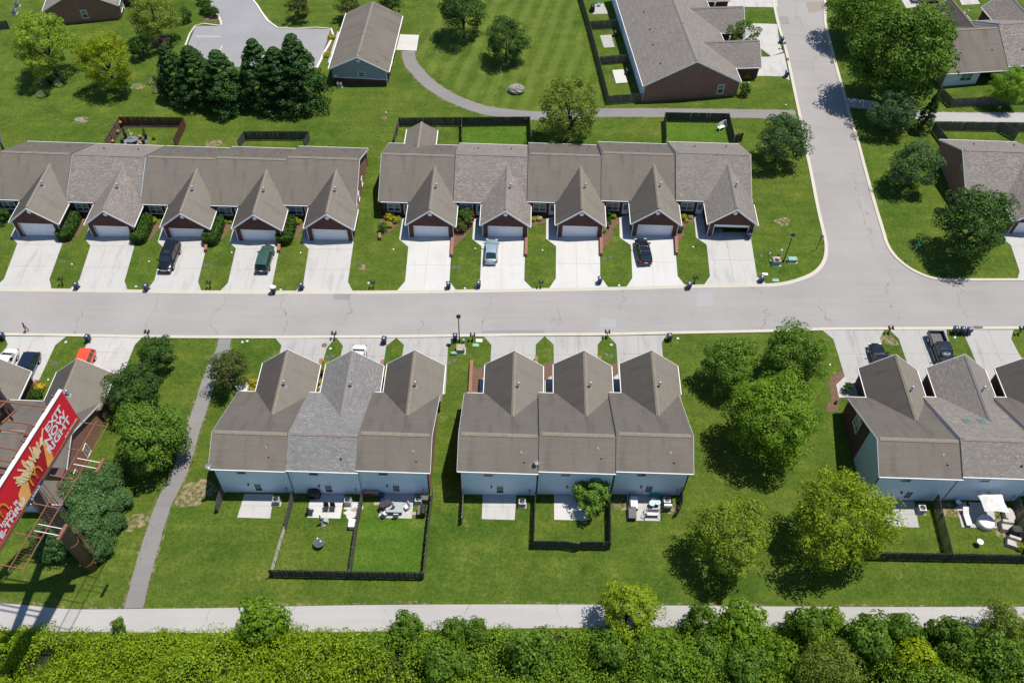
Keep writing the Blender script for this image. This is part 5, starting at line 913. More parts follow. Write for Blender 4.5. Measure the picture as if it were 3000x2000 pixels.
# ================================================================== vehicles
PAINT = dict(black=paint('paint_black', (0.012, 0.013, 0.016)), green=paint('paint_green', (0.035, 0.085, 0.062), .35, .1), blue=paint('paint_pale_blue', (0.34, 0.46, 0.50), .3, .4), white=paint('paint_white', (0.72, 0.71, 0.67), .3, .0), navy=paint('paint_navy', (0.014, 0.022, 0.05)), orange=paint('paint_orange', (0.72, 0.075, 0.022), .3, .0), slate=paint('paint_slate', (0.02, 0.026, 0.036), .25, .3))
ST = dict(  # L, W, H, belt heights along the body, cabin (front base, front roof, rear roof, rear base) as fractions from the middle
 suv=(5.0, 2.0, 1.85, [.72, .98, 1.06, 1.08, 1.08, 1.06, 1.0, .92, .70], (.22, .13, -.44, -.485)),
 wagon=(4.75, 1.82, 1.70, [.74, .98, 1.0, 1.0, 1.0, .99, .97, .93, .72], (.185, .10, -.43, -.49)),
 hatch=(4.45, 1.75, 1.48, [.78, .98, .98, .94, .92, .90, .82, .72, .55], (.27, .10, -.25, -.46)),
 cross=(4.55, 1.83, 1.66, [.80, 1.02, 1.03, 1.02, 1.0, .98, .92, .84, .62], (.25, .12, -.36, -.47)),
 sedan=(4.75, 1.83, 1.44, [.74, .98, 1.0, .95, .93, .92, .86, .76, .56], (.24, .08, -.20, -.38)),
 boxy=(4.2, 1.8, 1.68, [.78, 1.02, 1.02, 1.0, 1.0, 1.0, .98, .92, .72], (.22, .13, -.41, -.46)),
 coupe=(4.6, 1.85, 1.40, [.74, .98, .98, .94, .92, .92, .88, .80, .60], (.16, .0, -.20, -.38)))
def wheel(root, x, y, r, w, s):
    b = MB(); b.bar((x, y - w / 2, r), (x, y + w / 2, r), r, 16); t = b.build('wheel', MT['rubber'], root)
    b = MB(); b.bar((x, y + s * (w / 2), r), (x, y + s * (w / 2 + .012), r), r * .66, 12); b.build('rim', MT['alloy'], t)
def mirror(root, x, s, wd, z, pm):
    b = MB(); b.box((x, s * (wd / 2 + .12), z + .06), (.14, .24, .16)); b.build('mirror', pm, root)
def cabin(root, L, W_, H, zb, cab, pm, frac=.455, rfr=.385):
    a, b_, c, d = [f * L for f in cab]; yb, yt = W_ * frac, W_ * rfr; zt = H - .05
    Pb = {(1, -1): Vector((a, -yb, zb)), (1, 1): Vector((a, yb, zb)), (-1, -1): Vector((d, -yb, zb)), (-1, 1): Vector((d, yb, zb))}
    Pt = {(1, -1): Vector((b_, -yt, zt)), (1, 1): Vector((b_, yt, zt)), (-1, -1): Vector((c, -yt, zt)), (-1, 1): Vector((c, yt, zt))}
    for nm, ks in (('windshield', ((1, -1), (1, 1))), ('rear_window', ((-1, 1), (-1, -1))), ('side_window', ((1, 1), (-1, 1))), ('side_window', ((-1, -1), (1, -1)))):
        m = MB(); q = [Pb[ks[0]], Pb[ks[1]], Pt[ks[1]], Pt[ks[0]]]; cen = Vector(((a + d) / 2, 0, zb)); nrm = (q[1] - q[0]).cross(q[3] - q[0]).normalized()
        m.prism(q, nrm * -.03 if nrm.dot(q[0] - cen) > 0 else nrm * .03); m.build(nm, MT['carglass'], root)
    m = MB()
    for k in Pb: m.bar(Pb[k] + Vector((0, 0, -.03)), Pt[k], .055, 6)
    for s in (-1, 1):
        p0 = Pb[(1, s)].lerp(Pb[(-1, s)], .48); p1 = Pt[(1, s)].lerp(Pt[(-1, s)], .45); m.bar(p0, p1, .05, 6); p0 = Pb[(1, s)].lerp(Pb[(-1, s)], .80); p1 = Pt[(1, s)].lerp(Pt[(-1, s)], .82); m.bar(p0, p1, .06, 6)
    m.build('pillars', pm, root)
    m = MB(); n = 7; vs = []
    for i in range(n):
        t = i / (n - 1); x = b_ + .04 + (c - b_ - .08) * t
        for j in range(5):
            y = (-1 + j / 2) * (yt + .02); vs.append((x, y, zt + .05 * (1 - (j / 2 - 1) ** 4) + .035 * math.sin(math.pi * t)))
    top = [(i * 5 + j, i * 5 + j + 1, (i + 1) * 5 + j + 1, (i + 1) * 5 + j) for i in range(n - 1) for j in range(4)]
    m.add(vs, top); m.add([(v[0], v[1], zt - .04) for v in vs], [tuple(reversed(f)) for f in top]); m.build('roof', pm, root, True)
    return (a, b_, c, d, yb, yt, zt)
def car(loc, heading, style, pcol, label, cat='car', rails=False, sunroof=False, z=None):
    L, W_, H, belt, cab = ST[style]; pm = PAINT[pcol]; root = empty('parked_' + cat.replace(' ', '_'), (loc.x, loc.y, gz(loc.x) + .05), heading, label, cat, 'vehicles parked on driveways')
    root.scale = (1.08, 1.06, 1.05)
    fx = [-.5, -.485, -.40, -.22, 0, .15, .30, .45, .5]; hw = [.40, .455, .49, .5, .5, .5, .49, .46, .39]; b = MB(); vs = []
    for f, zt, h in zip(fx, belt, hw):
        x = f * L; y = h * W_; zb = .26 if abs(f) < .45 else .34; zm = (zb + zt) / 2
        ring = [(-y * .90, zb), (-y, zm), (-y * .985, zt - .12), (-y * .88, zt - .01), (-y * .45, zt + .015), (y * .45, zt + .015), (y * .88, zt - .01), (y * .985, zt - .12), (y, zm), (y * .90, zb)]
        vs += [(x, a, c) for a, c in ring]
    n = 10; fs = [(i * n + j, i * n + (j + 1) % n, (i + 1) * n + (j + 1) % n, (i + 1) * n + j) for i in range(len(fx) - 1) for j in range(n)] + [tuple(range(n)), tuple(range((len(fx) - 1) * n, len(fx) * n))]
    b.add(vs, fs); b.build('body', pm, root, True)
    cb = cabin(root, L, W_, H, min(belt[3:6]) - .01, cab, pm)
    r = .36 if style == 'suv' else .32
    for sx in (-1, 1):
        for s in (-1, 1): wheel(root, sx * .295 * L, s * (W_ / 2 - .10), r, .22, s)
    for s in (-1, 1):
        b = MB(); b.box((L * .475, s * W_ * .36, belt[7] - .16), (.2, .3, .12)); b.build('headlight', MT['lens'], root)
        b = MB(); b.box((-L * .485, s * W_ * .41, belt[1] - .14), (.14, .2, .26)); b.build('tail_light', MT['tail'], root); mirror(root, cab[0] * L - .12, s, W_, belt[5], pm)
    b = MB(); b.box((L * .49, 0, .42), (.12, W_ * .8, .2)); b.build('bumper', MT['blackp'] if style in ('suv', 'wagon') else pm, root); b = MB(); b.box((-L * .49, 0, .45), (.14, W_ * .84, .22)); b.build('bumper', MT['blackp'] if style in ('suv', 'wagon', 'boxy') else pm, root)
    b = MB(); b.box((L * .495, 0, belt[7] - .17), (.06, W_ * .42, .17)); b.build('grille', MT['chrome'] if style == 'suv' else MT['blackp'], root)
    b = MB(); b.box((-L * .497 - .02, 0, .72), (.04, .42, .13)); b.build('number_plate', MT['cap'], root)
    if rails:
        for s in (-1, 1): b = MB(); b.bar((cb[1] - .15, s * (cb[5] - .02), cb[6] + .09), (cb[2] + .15, s * (cb[5] - .02), cb[6] + .09), .03, 6); b.build('roof_rail', MT['chrome'] if style == 'cross' else MT['blackp'], root)
        for t in (.3, .7): b = MB(); x = cb[1] + (cb[2] - cb[1]) * t; b.bar((x, -cb[5], cb[6] + .1), (x, cb[5], cb[6] + .1), .025, 6); b.build('cross_bar', MT['chrome'] if style == 'cross' else MT['blackp'], root)
    if sunroof: b = MB(); b.box((cb[1] - .55, 0, cb[6] + .085), (.5, .85, .02)); b.build('sunroof', MT['carglass'], root)
    return root
UP, DN = math.pi / 2, -math.pi / 2
c = at(482, 805); car(c + Vector((.15, 2.7, 0)), DN - .03, 'suv', 'black', 'large black sport utility vehicle with sunroof and chrome grille', 'suv', True, True)
c = at(769, 805); car(c + Vector((0, 2.5, 0)), UP + .0, 'wagon', 'green', 'dark green boxy station wagon parked nose to the garage', 'suv')
c = at(1437.5, 780); car(c + Vector((0, 2.4, 0)), UP, 'hatch', 'blue', 'pale blue rounded hatchback with dark rear glass', 'car')
c = at(1888, 782); car(c + Vector((-.12, 2.45, 0)), UP + .10, 'cross', 'black', 'black crossover with silver roof rails and red tail lamps', 'suv', True)
c = at(50, 1056); car(c + Vector((-.82, -1.35, 0)), DN - .02, 'sedan', 'white', 'cream white sedan cut by the left edge', 'car')
c = at(115, 1065); car(c + Vector((-.82, -1.3, 0)), DN - .02, 'cross', 'navy', 'navy crossover beside the white sedan', 'suv')
c = at(278, 1057); car(c + Vector((-.82, -1.2, 0)), DN, 'boxy', 'orange', 'orange boxy car on the lower left driveway', 'car')
c = at(1071, 1046); car(c + Vector((-.82, -1.3, 0)), DN, 'sedan', 'white', 'white car half hidden behind the grey mottled roof', 'car')
c = at(2546, 1036); car(c + Vector((.82, -1.35, 0)), UP + .03, 'coupe', 'black', 'black coupe nosing out from behind a brown roof', 'car')
c = at(2708, 3); car(c, .05, 'sedan', 'white', 'white car under the roofs at the top edge', 'car')
def pickup(loc, heading, label):
    root = empty('pickup_truck', (loc.x, loc.y, gz(loc.x) + .05), heading, label, 'pickup truck', 'vehicles parked on driveways'); pm = PAINT['slate']; L, W_ = 6.0, 2.02
    b = MB(); vs = []; n = 10
    for x, zt, h in ((-.75, 1.12, .99), (-.2, 1.16, 1.0), (1.1, 1.16, 1.0), (1.6, 1.15, 1.0), (2.4, 1.12, .99), (2.85, 1.02, .95), (3.0, .78, .85)):
        y = h * W_ / 2; zb = .42; zm = .8; vs += [(x, a, c_) for a, c_ in [(-y * .92, zb), (-y, zm), (-y * .985, zt - .12), (-y * .88, zt), (-y * .4, zt + .03), (y * .4, zt + .03), (y * .88, zt), (y * .985, zt - .12), (y, zm), (y * .92, zb)]]
    b.add(vs, [(i * n + j, i * n + (j + 1) % n, (i + 1) * n + (j + 1) % n, (i + 1) * n + j) for i in range(6) for j in range(n)] + [tuple(range(n)), tuple(range(6 * n, 7 * n))]); b.build('body', pm, root, True)
    cabin(root, L, W_, 1.92, 1.14, (.245, .13, -.10, -.125), pm)
    b = MB(); b.box((-1.9, 0, .68), (2.2, 1.9, .06)); b.build('bed_floor', MT['iron'], root)
    for s in (-1, 1): b = MB(); b.box((-1.9, s * .97, .88), (2.24, .1, .56)); b.build('bed_side', pm, root); b = MB(); b.box((-1.9, s * .97, 1.18), (2.26, .14, .05)); b.build('bed_rail', MT['blackp'], root)
    b = MB(); b.box((-3.0, 0, .88), (.09, 1.9, .56)); b.build('tailgate', pm, root); b = MB(); b.box((-.8, 0, .9), (.06, 1.9, .5)); b.build('bed_front', pm, root)
    for x in (-2.0, 1.95):
        for s in (-1, 1): wheel(root, x, s * .92, .40, .27, s)
    for s in (-1, 1):
        mirror(root, 1.25, s, W_, 1.16, pm); b = MB(); b.box((-3.02, s * .9, .98), (.1, .16, .34)); b.build('tail_light', MT['tail'], root); b = MB(); b.box((2.93, s * .75, .88), (.2, .36, .2)); b.build('headlight', MT['lens'], root); b = MB(); b.box((.4, s * 1.07, .42), (2.2, .16, .06)); b.build('running_board', MT['chrome'], root)
    b = MB(); b.box((3.02, 0, .55), (.16, 1.9, .24)); b.build('bumper', MT['chrome'], root); b = MB(); b.box((-3.1, 0, .55), (.16, 1.85, .2)); b.build('bumper', MT['chrome'], root)
    # oval lettering on the windscreen
    a = Vector((.245 * L, 0, 1.14)); t = Vector((.13 * L, 0, 1.87)); up = (t - a).normalized(); nn = Vector((up.z, 0, -up.x)); cen = a.lerp(t, .5) + nn * .02
    b = MB(); k = 24; b.add([cen + Vector((0, 1, 0)) * math.cos(2 * math.pi * i / k) * rr * .52 + up * math.sin(2 * math.pi * i / k) * rr * .24 for rr in (1, .9) for i in range(k)], [(i, (i + 1) % k, k + (i + 1) % k, k + i) for i in range(k)]); de = b.build('windscreen_oval', MT['bluegr'], root)
    o = text('Ford', .34, MT['cap'], root, 'windscreen_lettering', shear=.25, bold=.008); o.matrix_local = Matrix.Translation(cen + nn * .004 - up * .1) @ Matrix((Vector((0, 1, 0)), up, nn)).transposed().to_4x4()
    return root
def text(body, size, mat, parent, name, shear=0.0, bold=0.0, align='CENTER', space=1.0, extr=0.004):
    cu_ = bpy.data.curves.new(name, 'FONT'); cu_.body = body; cu_.size = size; cu_.shear = shear; cu_.offset = bold; cu_.align_x = align; cu_.space_character = space; cu_.extrude = extr
    t = bpy.data.objects.new('tmp', cu_); COL.objects.link(t); bpy.context.view_layer.update()
    me = bpy.data.meshes.new_from_object(t.evaluated_get(bpy.context.evaluated_depsgraph_get())); bpy.data.objects.remove(t); me.materials.clear(); me.materials.append(mat); me.name = name
    return link(name, me, parent)
c = at(2718, 1003); pickup(c + Vector((.92, -2.0, 0)), DN + .02, 'black pickup truck with empty bed and blue oval on its windscreen')

# ================================================================== street furniture
def make_bin():
    r = empty('wheeled_bin', (0, 0, 0)); b = MB(); b.add([(-.22, -.25, .08), (.22, -.25, .08), (.22, .22, .08), (-.22, .22, .08), (-.29, -.33, .98), (.29, -.33, .98), (.29, .33, .98), (-.29, .33, .98)], [(3, 2, 1, 0), (4, 5, 6, 7), (0, 1, 5, 4), (1, 2, 6, 5), (2, 3, 7, 6), (3, 0, 4, 7)]); b.build('bin_body', MT['bin'], r)
    b = MB(); b.add([(-.32, -.38, .98), (.32, -.38, .98), (.32, .36, 1.0), (-.32, .36, 1.0), (-.28, -.32, 1.05), (.28, -.32, 1.05), (.28, .32, 1.10), (-.28, .32, 1.10)], [(3, 2, 1, 0), (4, 5, 6, 7), (0, 1, 5, 4), (1, 2, 6, 5), (2, 3, 7, 6), (3, 0, 4, 7)]); l = b.build('lid', MT['binlid'], r)
    b = MB(); b.add([(-.12, -.05, 1.082), (.12, -.05, 1.082), (.05, .1, 1.094), (.0, .16, 1.098), (-.05, .1, 1.094)], [(0, 1, 2, 3, 4)]); b.build('lid_emblem', MT['cap'], l)
    b = MB(); b.bar((-.28, .4, .95), (.28, .4, .95), .025, 6); b.build('handle', MT['blackp'], r)
    for s in (-1, 1): b = MB(); b.bar((s * .27 - .03, .28, .12), (s * .27 + .03, .28, .12), .12, 10); b.build('wheel', MT['rubber'], r)
    return r
BINS = [((228, 846), 'navy wheeled bin between the two leftmost empty driveways'), ((432, 851), 'navy wheeled bin left of the black vehicle driveway'), ((803, 859), 'wheeled bin with a white bag bulging from its lid'), ((885.5, 848), 'navy wheeled bin left of the grey driveway by the lawn gap'), ((1314.4, 845), 'navy wheeled bin right of the clean driveway by the roses'), ((1402, 843), 'navy wheeled bin left of the pale blue hatchback driveway'), ((1756, 830), 'navy wheeled bin right of the empty bright driveway'), ((2017, 845), 'navy wheeled bin on the road edge beside paired mailboxes'), ((2228.6, 826), 'navy wheeled bin beside a white lid by the corner lawn'), ((11, 993), 'navy wheeled bin cut by the left edge near the walker'), ((262, 999), 'navy wheeled bin left of the orange car driveway'), ((1127, 1005), 'navy wheeled bin on the driveway of the white hidden car'), ((1334, 996), 'navy wheeled bin beside the street lamp'), ((1959, 996), 'navy wheeled bin alone at the end of the last middle driveway'), ((2793.7, 975), 'left bin of three beside the pickup truck'), ((2814, 976.5), 'middle bin of three beside the pickup truck'), ((2833, 978), 'right bin of three beside the pickup truck'), ((2288, 126), 'wheeled bin with mailbox beside it on the side street'), ((2302.6, 226), 'wheeled bin at the lowest driveway of the side street'), ((2192, 699), 'dark bin beside the open garage')]
proto = make_bin()
for i, (p, lb) in enumerate(BINS):
    o = proto if i == 0 else copy_tree(proto); c = at(*p); o.location = (c.x, c.y, gz(c.x) + .06); o.rotation_euler = (0, 0, random.uniform(-.15, .15) + (0 if p[1] < 900 else math.pi)); tag(o, lb, 'bin', 'wheeled bins along the street')
    if 'white bag' in lb:
        b = MB(); b.sph((0, 0, 1.2), .42, 10, 6, (1.25, .9, .5)); b.build('rubbish_bag', MT['cloth_w'], o, True)
def make_mail():
    r = empty('mailbox_post', (0, 0, 0)); b = MB(); b.box((0, 0, .5), (.1, .1, 1.3)); b.build('post', MT['black'], r); b = MB(); b.box((0, 0, 1.02), (.75, .09, .08)); b.build('cross_arm', MT['black'], r)
    for s in (-1, 1):
        b = MB(); n = 6; pts = [(s * .24 + .1 * math.cos(math.pi * i / n), -.3, 1.2 + .1 * math.sin(math.pi * i / n)) for i in range(n + 1)]; b.prism([(s * .24 + .1, -.3, 1.06)] + pts + [(s * .24 - .1, -.3, 1.06)], (0, .55, 0)); m = b.build('mailbox', MT['blackp'], r); b = MB(); b.box((s * .24 + .12, -.05, 1.28), (.015, .06, .14)); b.build('flag', MT['redpl'], m)
    return r
MAIL = [((185, 834), 'paired mailboxes on the leftmost upper grass island'), ((617, 843), 'paired mailboxes between the black and green vehicle driveways'), ((1094, 842), 'paired mailboxes on the wide lawn gap'), ((1583.5, 842), 'paired mailboxes right of the pale blue hatchback'), ((2034, 829), 'paired mailboxes left of the open garage driveway'), ((437, 988), 'mailbox pair half hidden by the pink blossom tree'), ((981, 992.5), 'paired mailboxes beside a flower pot'), ((1384.6, 997), 'paired mailboxes right of the street lamp'), ((1777.4, 988), 'paired mailboxes on the second pointed island'), ((2602, 976.5), 'paired mailboxes on the narrow island by the coupe'), ((2983, 978), 'paired mailboxes at the right edge of the lower kerb'), ((2291, 143), 'mailbox beside a bin on the side street')]
proto = make_mail()
for i, (p, lb) in enumerate(MAIL):
    o = proto if i == 0 else copy_tree(proto); c = at(*p); o.location = (c.x, c.y, gz(c.x)); o.rotation_euler = (0, 0, 0 if p[1] < 900 else math.pi); tag(o, lb, 'mailbox', 'paired kerbside mailboxes')
def lamp(p, label, h=5.2):
    c = at(*p); r = empty('street_lamp', (c.x, c.y, gz(c.x)), 0, label, 'street lamp'); b = MB(); b.lathe([(.14, -.1), (.14, .25), (.075, .4), (.06, h - .45), (.05, h - .4)], 10); b.build('pole', MT['black'], r, True)
    b = MB(); b.lathe([(.10, h - .42), (.24, h - .30), (.27, h - .05)], 8); hd = b.build('lamp_head', MT['lens'], r); b = MB(); b.lathe([(.33, h - .05), (.30, h + .03), (.10, h + .22), (.03, h + .3)], 8); b.build('lamp_cap', MT['black'], hd)
lamp((1346, 1001.4), 'black street lamp at the lower kerb beside the rusty utility box'); lamp((2294.6, 766.7), 'black street lamp on the corner lawn')
c = at(2390, 732.6); r = empty('stop_sign', (c.x, c.y, gz(c.x)), 0, 'stop sign seen from its grey back at the street corner', 'sign'); b = MB(); b.bar((0, 0, -.1), (.1, 0, 2.9), .045, 6); b.build('post', MT['black'], r)
b = MB(); b.prism([(.1 + .38 * math.cos(math.pi / 8 + math.pi * i / 4), .05, 2.55 + .38 * math.sin(math.pi / 8 + math.pi * i / 4)) for i in range(8)], (0, .02, 0)); b.build('sign_back', MT['signback'], r); b = MB(); b.prism([(.1 + .36 * math.cos(math.pi / 8 + math.pi * i / 4), .072, 2.55 + .36 * math.sin(math.pi / 8 + math.pi * i / 4)) for i in range(8)], (0, .004, 0)); b.build('sign_face', MT['redpl'], r)
c = at(2660, 761); r = empty('street_name_sign', (c.x, c.y, gz(c.x)), 0, 'green crossed street name sign on a leaning thin post', 'sign'); b = MB(); b.bar((0, 0, -.1), (.35, 0, 2.9), .04, 6); b.build('post', MT['galv'], r)
b = MB(); b.box((.36, 0, 2.98), (.95, .03, .2)); b.build('name_blade', MT['sign_green'], r); b = MB(); b.box((.37, 0, 3.2), (.03, .95, .2)); b.build('name_blade', MT['sign_green'], r)
def ubox(p, d, mat, lidmat, label, rz=.05):
    c = at(*p); r = empty('utility_box', (c.x, c.y, gz(c.x)), rz, label, 'utility box'); b = MB(); b.box((0, 0, d[2] / 2 - .05), (d[0], d[1], d[2])); b.build('cabinet', MT[mat], r); b = MB(); b.box((0, 0, d[2] - .01), (d[0] + .08, d[1] + .08, .08)); b.build('lid', MT[lidmat], r); b = MB(); b.box((0, 0, .02), (d[0] + .3, d[1] + .3, .1)); b.build('pad', MT['conc'], r); return r
ubox((2272, 772), (1.0, .95, .85), 'green_box', 'rustbox', 'green utility box with rusty top on the corner lawn'); ubox((2319.5, 766), (1.15, .65, .6), 'green_box', 'green_box', 'mint green utility box right of the corner lamp'); ubox((1350, 1028), (1.0, .95, .8), 'green_box', 'rustbox', 'green utility box with rusty top beside the lower lamp')
def ped(p, h, r_, mat, label):
    c = at(*p); o = empty('utility_pedestal', (c.x, c.y, gz(c.x)), 0, label, 'utility post', None); b = MB(); b.bar((0, 0, -.05), (0, 0, h), r_, 10); b.build('post', MT[mat], o); b = MB(); b.lathe([(r_ * 1.15, h), (r_ * 1.15, h + .1), (r_ * .6, h + .16)], 10); b.build('cap', MT[mat], o)
ped((2285, 747), .95, .12, 'cap', 'white round utility post behind the corner lamp'); ped((2254, 749), .45, .09, 'cap', 'short white utility stub left of the corner utility box'); ped((1358, 1004), .55, .16, 'green_box', 'mint green stub behind the lower lamp box'); ped((1359, 1034), .8, .11, 'green_box', 'thin green post right of the lower lamp box')
c = G('c1', 1820, 432); r = empty('utility_pedestal', (c.x, c.y, gz(c.x) + .22), 0, 'mint green cylinder lying by the lower lamp', 'utility post'); b = MB(); b.bar((-.4, 0, 0), (.4, .03, 0), .24, 10); b.build('drum', MT['green_box'], r)
def disc(name, reg, p, rad, mat, label, cat, group, h=.03):
    c = G(reg, *p); b = MB(); b.lathe([(rad, -.05), (rad, h), (rad * .9, h + .008)], 14); o = b.build(name, MT[mat], None); o.location = (c.x, c.y, gz(c.x) + .0); tag(o, label, cat, group); return o
for rg, p in (('b0', (555, 1147)), ('b0', (590, 1150)), ('b0', (1888, 1188)), ('b0', (1935, 1190)), ('b1', (957, 1163)), ('b1', (1818, 1203)), ('b1', (1862, 1203)), ('b2', (850, 1120)), ('b2', (900, 1108)), ('b2', (2290, 1095)), ('c0', (485, 520)), ('c0', (517, 519)), ('c1', (653, 455)), ('c1', (700, 448)), ('c1', (1772, 512)), ('c1', (1822, 490)), ('c2', (868, 437)), ('c2', (915, 447)), ('c3', (1142, 447)), ('c3', (1190, 450))):
    disc('meter_lid', rg, p, .26, 'iron', 'round grey meter lid set in a front lawn', 'lid', 'meter lids in the front lawns')
for rg, p in (('b0', (663, 1177)), ('b0', (1370, 1150)), ('b0', (2130, 1068)), ('b1', (410, 1070)), ('b1', (1263, 1040)), ('b1', (2015, 1033)), ('b2', (280, 1048)), ('b2', (1663, 1018)), ('c0', (445, 668)), ('c3', (567, 530)), ('c3', (1287, 540)), ('c3', (1903, 525)), ('a2', (2130, 130)), ('a2', (2175, 765)), ('a3', (163, 968)), ('a1', (1195, 1037))):
    disc('drain_cap', rg, p, .11, 'cap', 'small white drain cap standing in the grass', 'cap', 'white drain caps in the lawns', .12)
disc('manhole_cover', 'c1', (628, 350), .36, 'ironr', 'rusty round manhole cover in a driveway', 'manhole', None, .062); disc('manhole_cover', 'a1', (1180, 1085), .5, 'ironr', 'brown manhole cover on the lawn below the clubhouse', 'manhole', None)
def flat(name, reg, p, d, mat, label, cat, group=None, z=.04, rz=0):
    c = G(reg, *p); b = MB(); b.box((0, 0, z / 2), (d[0], d[1], z)); o = b.build(name, MT[mat]); o.location = (c.x, c.y, gz(c.x) + .01); o.rotation_euler = (0, 0, rz); return tag(o, label, cat, group)
flat('valve_lid', 'c1', (2050, 306), (.85, .5), 'cap', 'white rectangular lid on the lamp lawn', 'lid'); flat('valve_lid', 'c1', (2020, 347), (.85, .5), 'green_box', 'green rectangular lid on the lamp lawn', 'lid'); flat('valve_lid', 'b3', (70, 1320), (.9, .5), 'green_box', 'pale green lid behind the corner kerb', 'lid'); flat('valve_lid', 'b2', (2325, 1265), (.8, .45), 'cap', 'white rectangular lid beside the corner bin', 'lid')
for rg, p in (('b0', (1250, 1378)), ('b1', (228, 1408)), ('b1', (1035, 1346)), ('b1', (1920, 1395)), ('b2', (985, 1368)), ('c0', (605, 320)), ('c0', (2228, 320)), ('c0', (2272, 311)), ('c1', (685, 380)), ('c2', (912, 345)), ('c2', (1524, 286)), ('c3', (1717, 278))): flat('water_meter', rg, p, (.3, .3), 'bluegr', 'small pale blue water meter lid near the kerb', 'lid', 'water meter lids near the kerb')
for rg, p, d, lb in (('b3', (1747, 1347), (1.0, .5), 'rusty storm grate in the far kerb by the right lawn'), ('c3', (1930, 190), (1.2, .45), 'rusty storm grate in the lower kerb right of the three bins'), ('a3', (178, 550), (.5, .8), 'rusty storm grate in the near kerb of the side street'), ('a3', (590, 575), (.55, .7), 'rusty storm grate in the far kerb of the side street')):
    c = G(rg, *p); r = empty('storm_grate', (c.x, c.y, gz(c.x) + .1), 0, lb, 'drain'); b = MB(); b.box((0, 0, .0), (d[0], d[1], .05)); b.build('frame', MT['ironr'], r)
    for i in range(5): b = MB(); b.box(((i - 2) * d[0] * .18, 0, .035), (d[0] * .09, d[1] * .85, .03)); b.build('grate_bar', MT['iron'], r)
c = G('a0', 735, 1100); r = empty('storm_grate', (c.x, c.y, gz(c.x)), .3, 'square drain grate alone on the upper left lawn', 'drain'); b = MB(); b.box((0, 0, .04), (1.1, 1.0, .1)); b.build('frame', MT['conc_old'], r)
for i in range(5): b = MB(); b.box(((i - 2) * .2, 0, .11), (.1, .85, .04)); b.build('grate_bar', MT['iron'], r)
def bwall(reg, a, b_, label, w=.35, h=.55, pillar=True):
    A_, B_ = G(reg, *a), G(reg, *b_); r = empty('brick_garden_wall', (A_.x, A_.y, gz(A_.x)), 0, label, 'garden wall', 'low brick garden walls'); d = B_ - A_; an = math.atan2(d.y, d.x); l = d.length
    b = MB(); b.box((d.x / 2, d.y / 2, h / 2 - .15 + K * d.x / 2), (l, w, h + .3), an); b.build('wall', MT['brick'], r)
    n = max(2, int(l / .45)); m = MB(); m.box((0, 0, 0), (l / n - .015, w + .06, .07)); me = m.mesh('cap_brick', MT['brick'])
    for i in range(n): t = (i + .5) / n; o = link('cap_brick', me, r); o.location = (d.x * t, d.y * t, h + .035 + K * d.x * t); o.rotation_euler = (0, 0, an)
for rg, a, b_, lb in (('b0', (1903, 985), (1895, 1065), 'short brick wall right of the black vehicle driveway'), ('b1', (222, 985), (212, 1070), 'short brick wall right of the green wagon driveway'), ('b1', (1808, 930), (1797, 1110), 'long brick wall between clean driveway and roses'), ('b2', (133, 925), (126, 1105), 'long brick wall right of the pale blue hatchback'), ('b2', (815, 915), (818, 1100), 'long brick wall left of the curved mulch bed'), ('b2', (1500, 915), (1510, 1092), 'long brick wall right of the black crossover'), ('b1', (1140, 910), (1140, 955), 'brick pillar at the edge of the wide lawn gap'), ('c1', (605, 495), (575, 640), 'brick wall beside the lime hedge'), ('c1', (1167, 505), (1157, 590), 'brick wall stub beside the grey mottled gable'), ('c1', (1982, 510), (1966, 800), 'long brick wall along the wide mulch bed'), ('c2', (222, 475), (222, 540), 'brick wall stub on the first pointed island'), ('c2', (803, 472), (803, 520), 'brick wall stub on the second pointed island'), ('c0', (350, 690), (330, 720), 'brick stub beside the golden flower shrub')): bwall(rg, a, b_, lb)
# boulder
c = G('a2', 40, 845); b = MB(); b.sph((0, 0, .5), 1.0, 12, 8, (1.15, .85, .75)); rs = random.Random(4); b.v = [(x * (1 + rs.uniform(-.16, .16)), y * (1 + rs.uniform(-.16, .16)), z * (1 + rs.uniform(-.12, .12))) for x, y, z in b.v]; o = b.build('boulder', MT['stone']); o.location = (c.x, c.y, gz(c.x)); o.scale = (1.25, 1.2, 1.1); tag(o, 'big pale boulder alone on the striped lawn', 'boulder')
# ================================================================== back yards
def ac(p, label, mat='cap'):
    c = at(*p); r = empty('air_conditioner', (c.x, c.y, gz(c.x) + .04), 0, label, 'air conditioner', 'air conditioners behind the houses'); b = MB(); b.box((0, 0, .03), (1.0, 1.0, .1)); b.build('pad', MT['conc'], r); b = MB(); b.box((0, 0, .47), (.78, .78, .8)); b.build('cabinet', MT['signback'], r)
    for i in range(5): b = MB(); b.box((0, 0, .2 + i * .13), (.80, .80, .03)); b.build('louvre', MT['galv'], r)
    b = MB(); b.lathe([(.31, .86), (.31, .90), (.08, .93)], 14); b.build('fan_guard', MT['black'], r)
for p, lb in ((zp('d1', 195, 540), 'air conditioner beside the bare grey patio'), (zp('d1', 850, 545), 'air conditioner on the chair patio'), (zp('d1', 1495, 535), 'air conditioner right of the glass table patio'), (zp('d2', 92, 560), 'air conditioner left of the small tree yard'), (zp('d2', 1415, 545), 'air conditioner behind the steel grill'), (zp('d3', 1395, 620), 'air conditioner beside the shady grey patio'), (zp('a1', 772, 800), 'air conditioner at the clubhouse corner'), (zp('a0', 165, 60), 'pale air conditioner at the top left house'), (zp('a0', 140, 130), 'second pale air conditioner at the top left house')): ac(p, lb)
def rootat(reg, x, y, name, label, cat, rz=0.0, dz=.05, group=None):
    c = G(reg, x, y); return empty(name, (c.x, c.y, gz(c.x) + dz), rz, label, cat, group)
